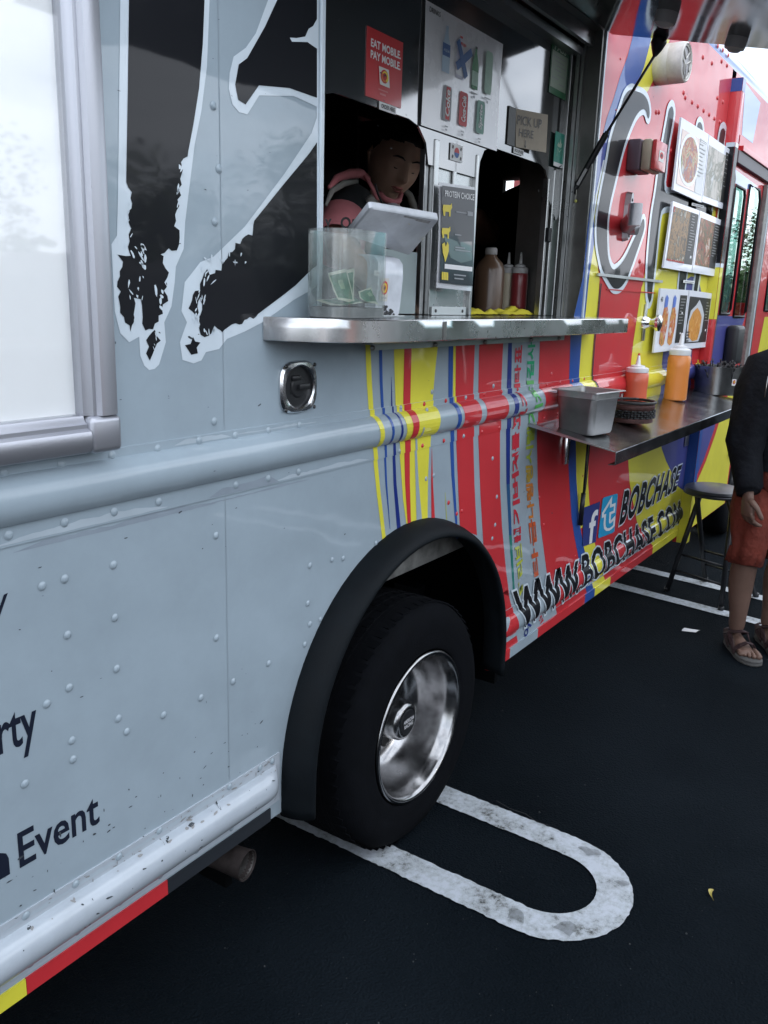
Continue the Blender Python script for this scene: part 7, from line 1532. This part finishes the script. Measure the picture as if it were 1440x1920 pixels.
# long clipped hedge added behind the trees to darken the low horizon in reflections
bm = B(); rnd = random.Random(77); HP = [(31, 9), (31, 0), (28, -9), (23, -16), (16, -21.5), (8, -24.5), (0, -25), (-9, -23)]
vs, fs = [], []
for (xa_, ya_), (xb_, yb_) in zip(HP, HP[1:]):
    a, b_ = Vector((xa_, ya_, 0)), Vector((xb_, yb_, 0)); d = (b_ - a).normalized(); n_ = Vector((-d.y, d.x, 0)); n_ = n_ if n_.dot(Vector((3, 0, 0)) - a) > 0 else -n_
    for _ in range(1500):
        t_ = rnd.random(); z = rnd.random() * 2.5 + .2; q_ = a.lerp(b_, t_) + n_ * rnd.uniform(-.1, .5) + Vector((0, 0, z + .25 * math.sin(t_ * 17) * (z > 2))); s_ = rnd.uniform(.10, .24); x, y = frame(Vector((rnd.gauss(0, 1), rnd.gauss(0, 1), rnd.gauss(0, 1)))); k = len(vs)
        vs += [tuple(q_ - x * s_), tuple(q_ + y * s_ * .6), tuple(q_ + x * s_), tuple(q_ - y * s_ * .6)]; fs.append((k, k + 1, k + 2, k + 3))
    k = len(vs); o1 = a - n_ * .3; o2 = b_ - n_ * .3; vs += [tuple(o1), tuple(o2), (o2.x, o2.y, 2.5), (o1.x, o1.y, 2.5)]; fs.append((k, k + 1, k + 2, k + 3))
bm.free(); me = bpy.data.meshes.new('hedge'); me.from_pydata(vs, [], fs); me.materials.append(LEAF); hg = bpy.data.objects.new('hedge', me); COL.objects.link(hg)
tag(hg, 'long dark hedge closing the far side of the car park behind the trees', 'hedge')

# people waiting behind the photographer's place, mirrored in the truck and shading its lower side
def bystander(loc, ang, top, low, label, raise_arms=False):
    c = Vector(loc); f = Vector((math.cos(ang), math.sin(ang), 0)); r_ = Vector((f.y, -f.x, 0)); P_ = empty('person', loc, label, 'person'); Z = Vector((0, 0, 1))
    pt = lambda x, y, z: c + r_ * x + f * y + Z * z
    j = [pt(0, 0, .92), pt(0, 0, 1.25), pt(0, .02, 1.42), pt(0, .03, 1.5)]
    arms = [pt(.19, 0, 1.36), pt(.22, .12, 1.14), pt(.10, .34, 1.38)] if raise_arms else [pt(.19, 0, 1.36), pt(.24, -.02, 1.08), pt(.22, .08, .84)]
    arms2 = [pt(-.19, 0, 1.36), pt(-.22, .12, 1.14), pt(-.10, .34, 1.38)] if raise_arms else [pt(-.19, 0, 1.36), pt(-.24, -.02, 1.08), pt(-.22, .08, .84)]
    legs = [pt(.10, 0, .86), pt(.11, .02, .48), pt(.12, -.02, .08), pt(-.10, 0, .86), pt(-.11, .02, .48), pt(-.12, -.02, .08)]
    pts = j + arms + arms2 + legs
    ed = [(0, 1), (1, 2), (2, 3), (1, 4), (4, 5), (5, 6), (1, 7), (7, 8), (8, 9), (0, 10), (10, 11), (11, 12), (0, 13), (13, 14), (14, 15)]
    sk = skinmesh(pts, ed, [.13, .12, .055, .05, .055, .04, .026, .055, .04, .026, .08, .055, .036, .08, .055, .036], 1)
    t, _, _ = head_bm(pt(0, .06, 1.60), f, Z, 1.0); join(sk, t)
    for k, w_ in ((1, arms[2]), (-1, arms2[2])): hand_into(sk, w_, (f * .3 + Z * .8) if raise_arms else -Z, -f if raise_arms else -r_ * k, -r_ * k if raise_arms else f, .95)
    for k in (1, -1): foot(sk, pt(.12 * k, -.08, 0), f, k)
    fin('body', sk, SKM, P_, smooth=True)
    fin('shirt', skinmesh(pts[:3] + arms[:2] + arms2[:2], [(0, 1), (1, 2), (1, 3), (3, 4), (1, 5), (5, 6)], [.16, .155, .075, .08, .06, .08, .06], 1), top, P_, smooth=True)
    fin('trousers', skinmesh([pts[0]] + legs, [(0, 1), (1, 2), (2, 3), (0, 4), (4, 5), (5, 6)], [.155, .10, .075, .055, .10, .075, .055], 1), low, P_, smooth=True)
    bm = B(); bmesh.ops.create_uvsphere(bm, u_segments=24, v_segments=16, radius=1)
    for v in bm.verts: x, y, z = v.co; v.co = pt(x * .085, .045 - .02 + y * .1, 1.63 + z * .11)
    bmesh.ops.delete(bm, geom=[v for v in bm.verts if v.co.z < 1.62 and (v.co - c).dot(f) > .07], context='VERTS'); fin('hair', bm, HAIR, P_, smooth=True)
    return pt
JE = mat('dark_jeans', (.02, .025, .045), .8); ptp = bystander((-.10, -1.60, 0), R(62), mat('white_tee', (.62, .63, .66), .8), JE, 'person in a white shirt holding up a phone in front of the truck', True)
bystander((1.15, -2.75, 0), R(75), mat('brown_red_shirt', (.22, .06, .04), .8), JE, 'person in a brown red shirt waiting a few steps back from the truck')
bystander((-.9, -2.2, 0), R(70), mat('grey_tee', (.2, .2, .22), .8), JE, 'person in a grey shirt waiting beside the one with the phone')  # extra unseen figure, added to keep light off the lower panel

# unseen cars added across the lane to darken the lower truck side
def shading_car(x0, y1, label):
    L_, Wd = 4.9, 1.9; t = empty('shading_car', (x0 + L_ / 2, y1 - Wd / 2, 0), label, 'car', 'cars parked across the lane'); PT = mat('charcoal_car_paint', (.02, .022, .026), .35, coat=.8); y0 = y1 - Wd
    sil = [(0, .35), (0, .75), (.10, 1.0), (.95, 1.12), (1.45, 1.62), (1.75, 1.74), (4.2, 1.76), (4.65, 1.62), (4.85, 1.05), (4.9, .7), (4.9, .35)]
    lower = [(0, .35), (0, .75), (.10, 1.0), (.95, 1.10), (4.84, 1.10), (4.9, .7), (4.9, .35)]
    bm = B(); skinrings(bm, [[Vector((x0 + a, y0 + e, b)) for a, b in inset(lower, k)] for e, k in ((0, .04), (.05, 0), (Wd - .05, 0), (Wd, .04))], smooth=False); bmesh.ops.recalc_face_normals(bm, faces=bm.faces[:]); fin('car_body', bm, PT, t)
    up = [(1.0, 1.10), (1.45, 1.60), (1.75, 1.74), (4.2, 1.76), (4.62, 1.60), (4.80, 1.10)]
    bm = B(); skinrings(bm, [[Vector((x0 + a, y0 + .08 + (b - 1.1) * .25, b)) for a, b in up], [Vector((x0 + a, y1 - .08 - (b - 1.1) * .25, b)) for a, b in up]], smooth=False); bmesh.ops.recalc_face_normals(bm, faces=bm.faces[:]); cb = fin('cabin', bm, PT, t)
    for w_ in ([(1.35, 1.15), (1.65, 1.58), (2.5, 1.62), (2.5, 1.15)], [(2.6, 1.15), (2.6, 1.62), (3.5, 1.63), (3.5, 1.15)], [(3.6, 1.15), (3.6, 1.63), (4.2, 1.62), (4.5, 1.15)]):
        bm = B(); flat(bm, [(x0 + a, y1 - .075 - (b - 1.1) * .25, b) for a, b in w_]); fin('side_window', bm, mat('dark_car_glass', (.01, .012, .014), .04, coat=1), t)
    for a in (.95, 3.95):
        for yy in (y0 + .0, y1 - .24): bm = B(); lathe(bm, [(.20, 0), (.33, .01), (.345, .05), (.345, .20), (.33, .24), (.20, .24)], (x0 + a, yy, .345), Vector((0, 1, 0)), 32, cap0=True, cap1=True); fin('wheel', bm, TYRE, t, smooth='auto')
    for yy in (y0 + .25, y1 - .25): bm = B(); box(bm, x0 - .01, x0 + .04, yy - .15, yy + .15, .72, .86, bev=.02); fin('headlight', bm, mat('pale_lens', (.45, .45, .45), .3), t)
    return t
c_ = shading_car(-3.9, -4.0, 'charcoal estate car parked across the lane, mirrored low in the grey panel')
copy_tree(c_, Vector((5.9, -.5, 0)), None, 'second unseen charcoal estate car added along the lane to shade the lower truck side')
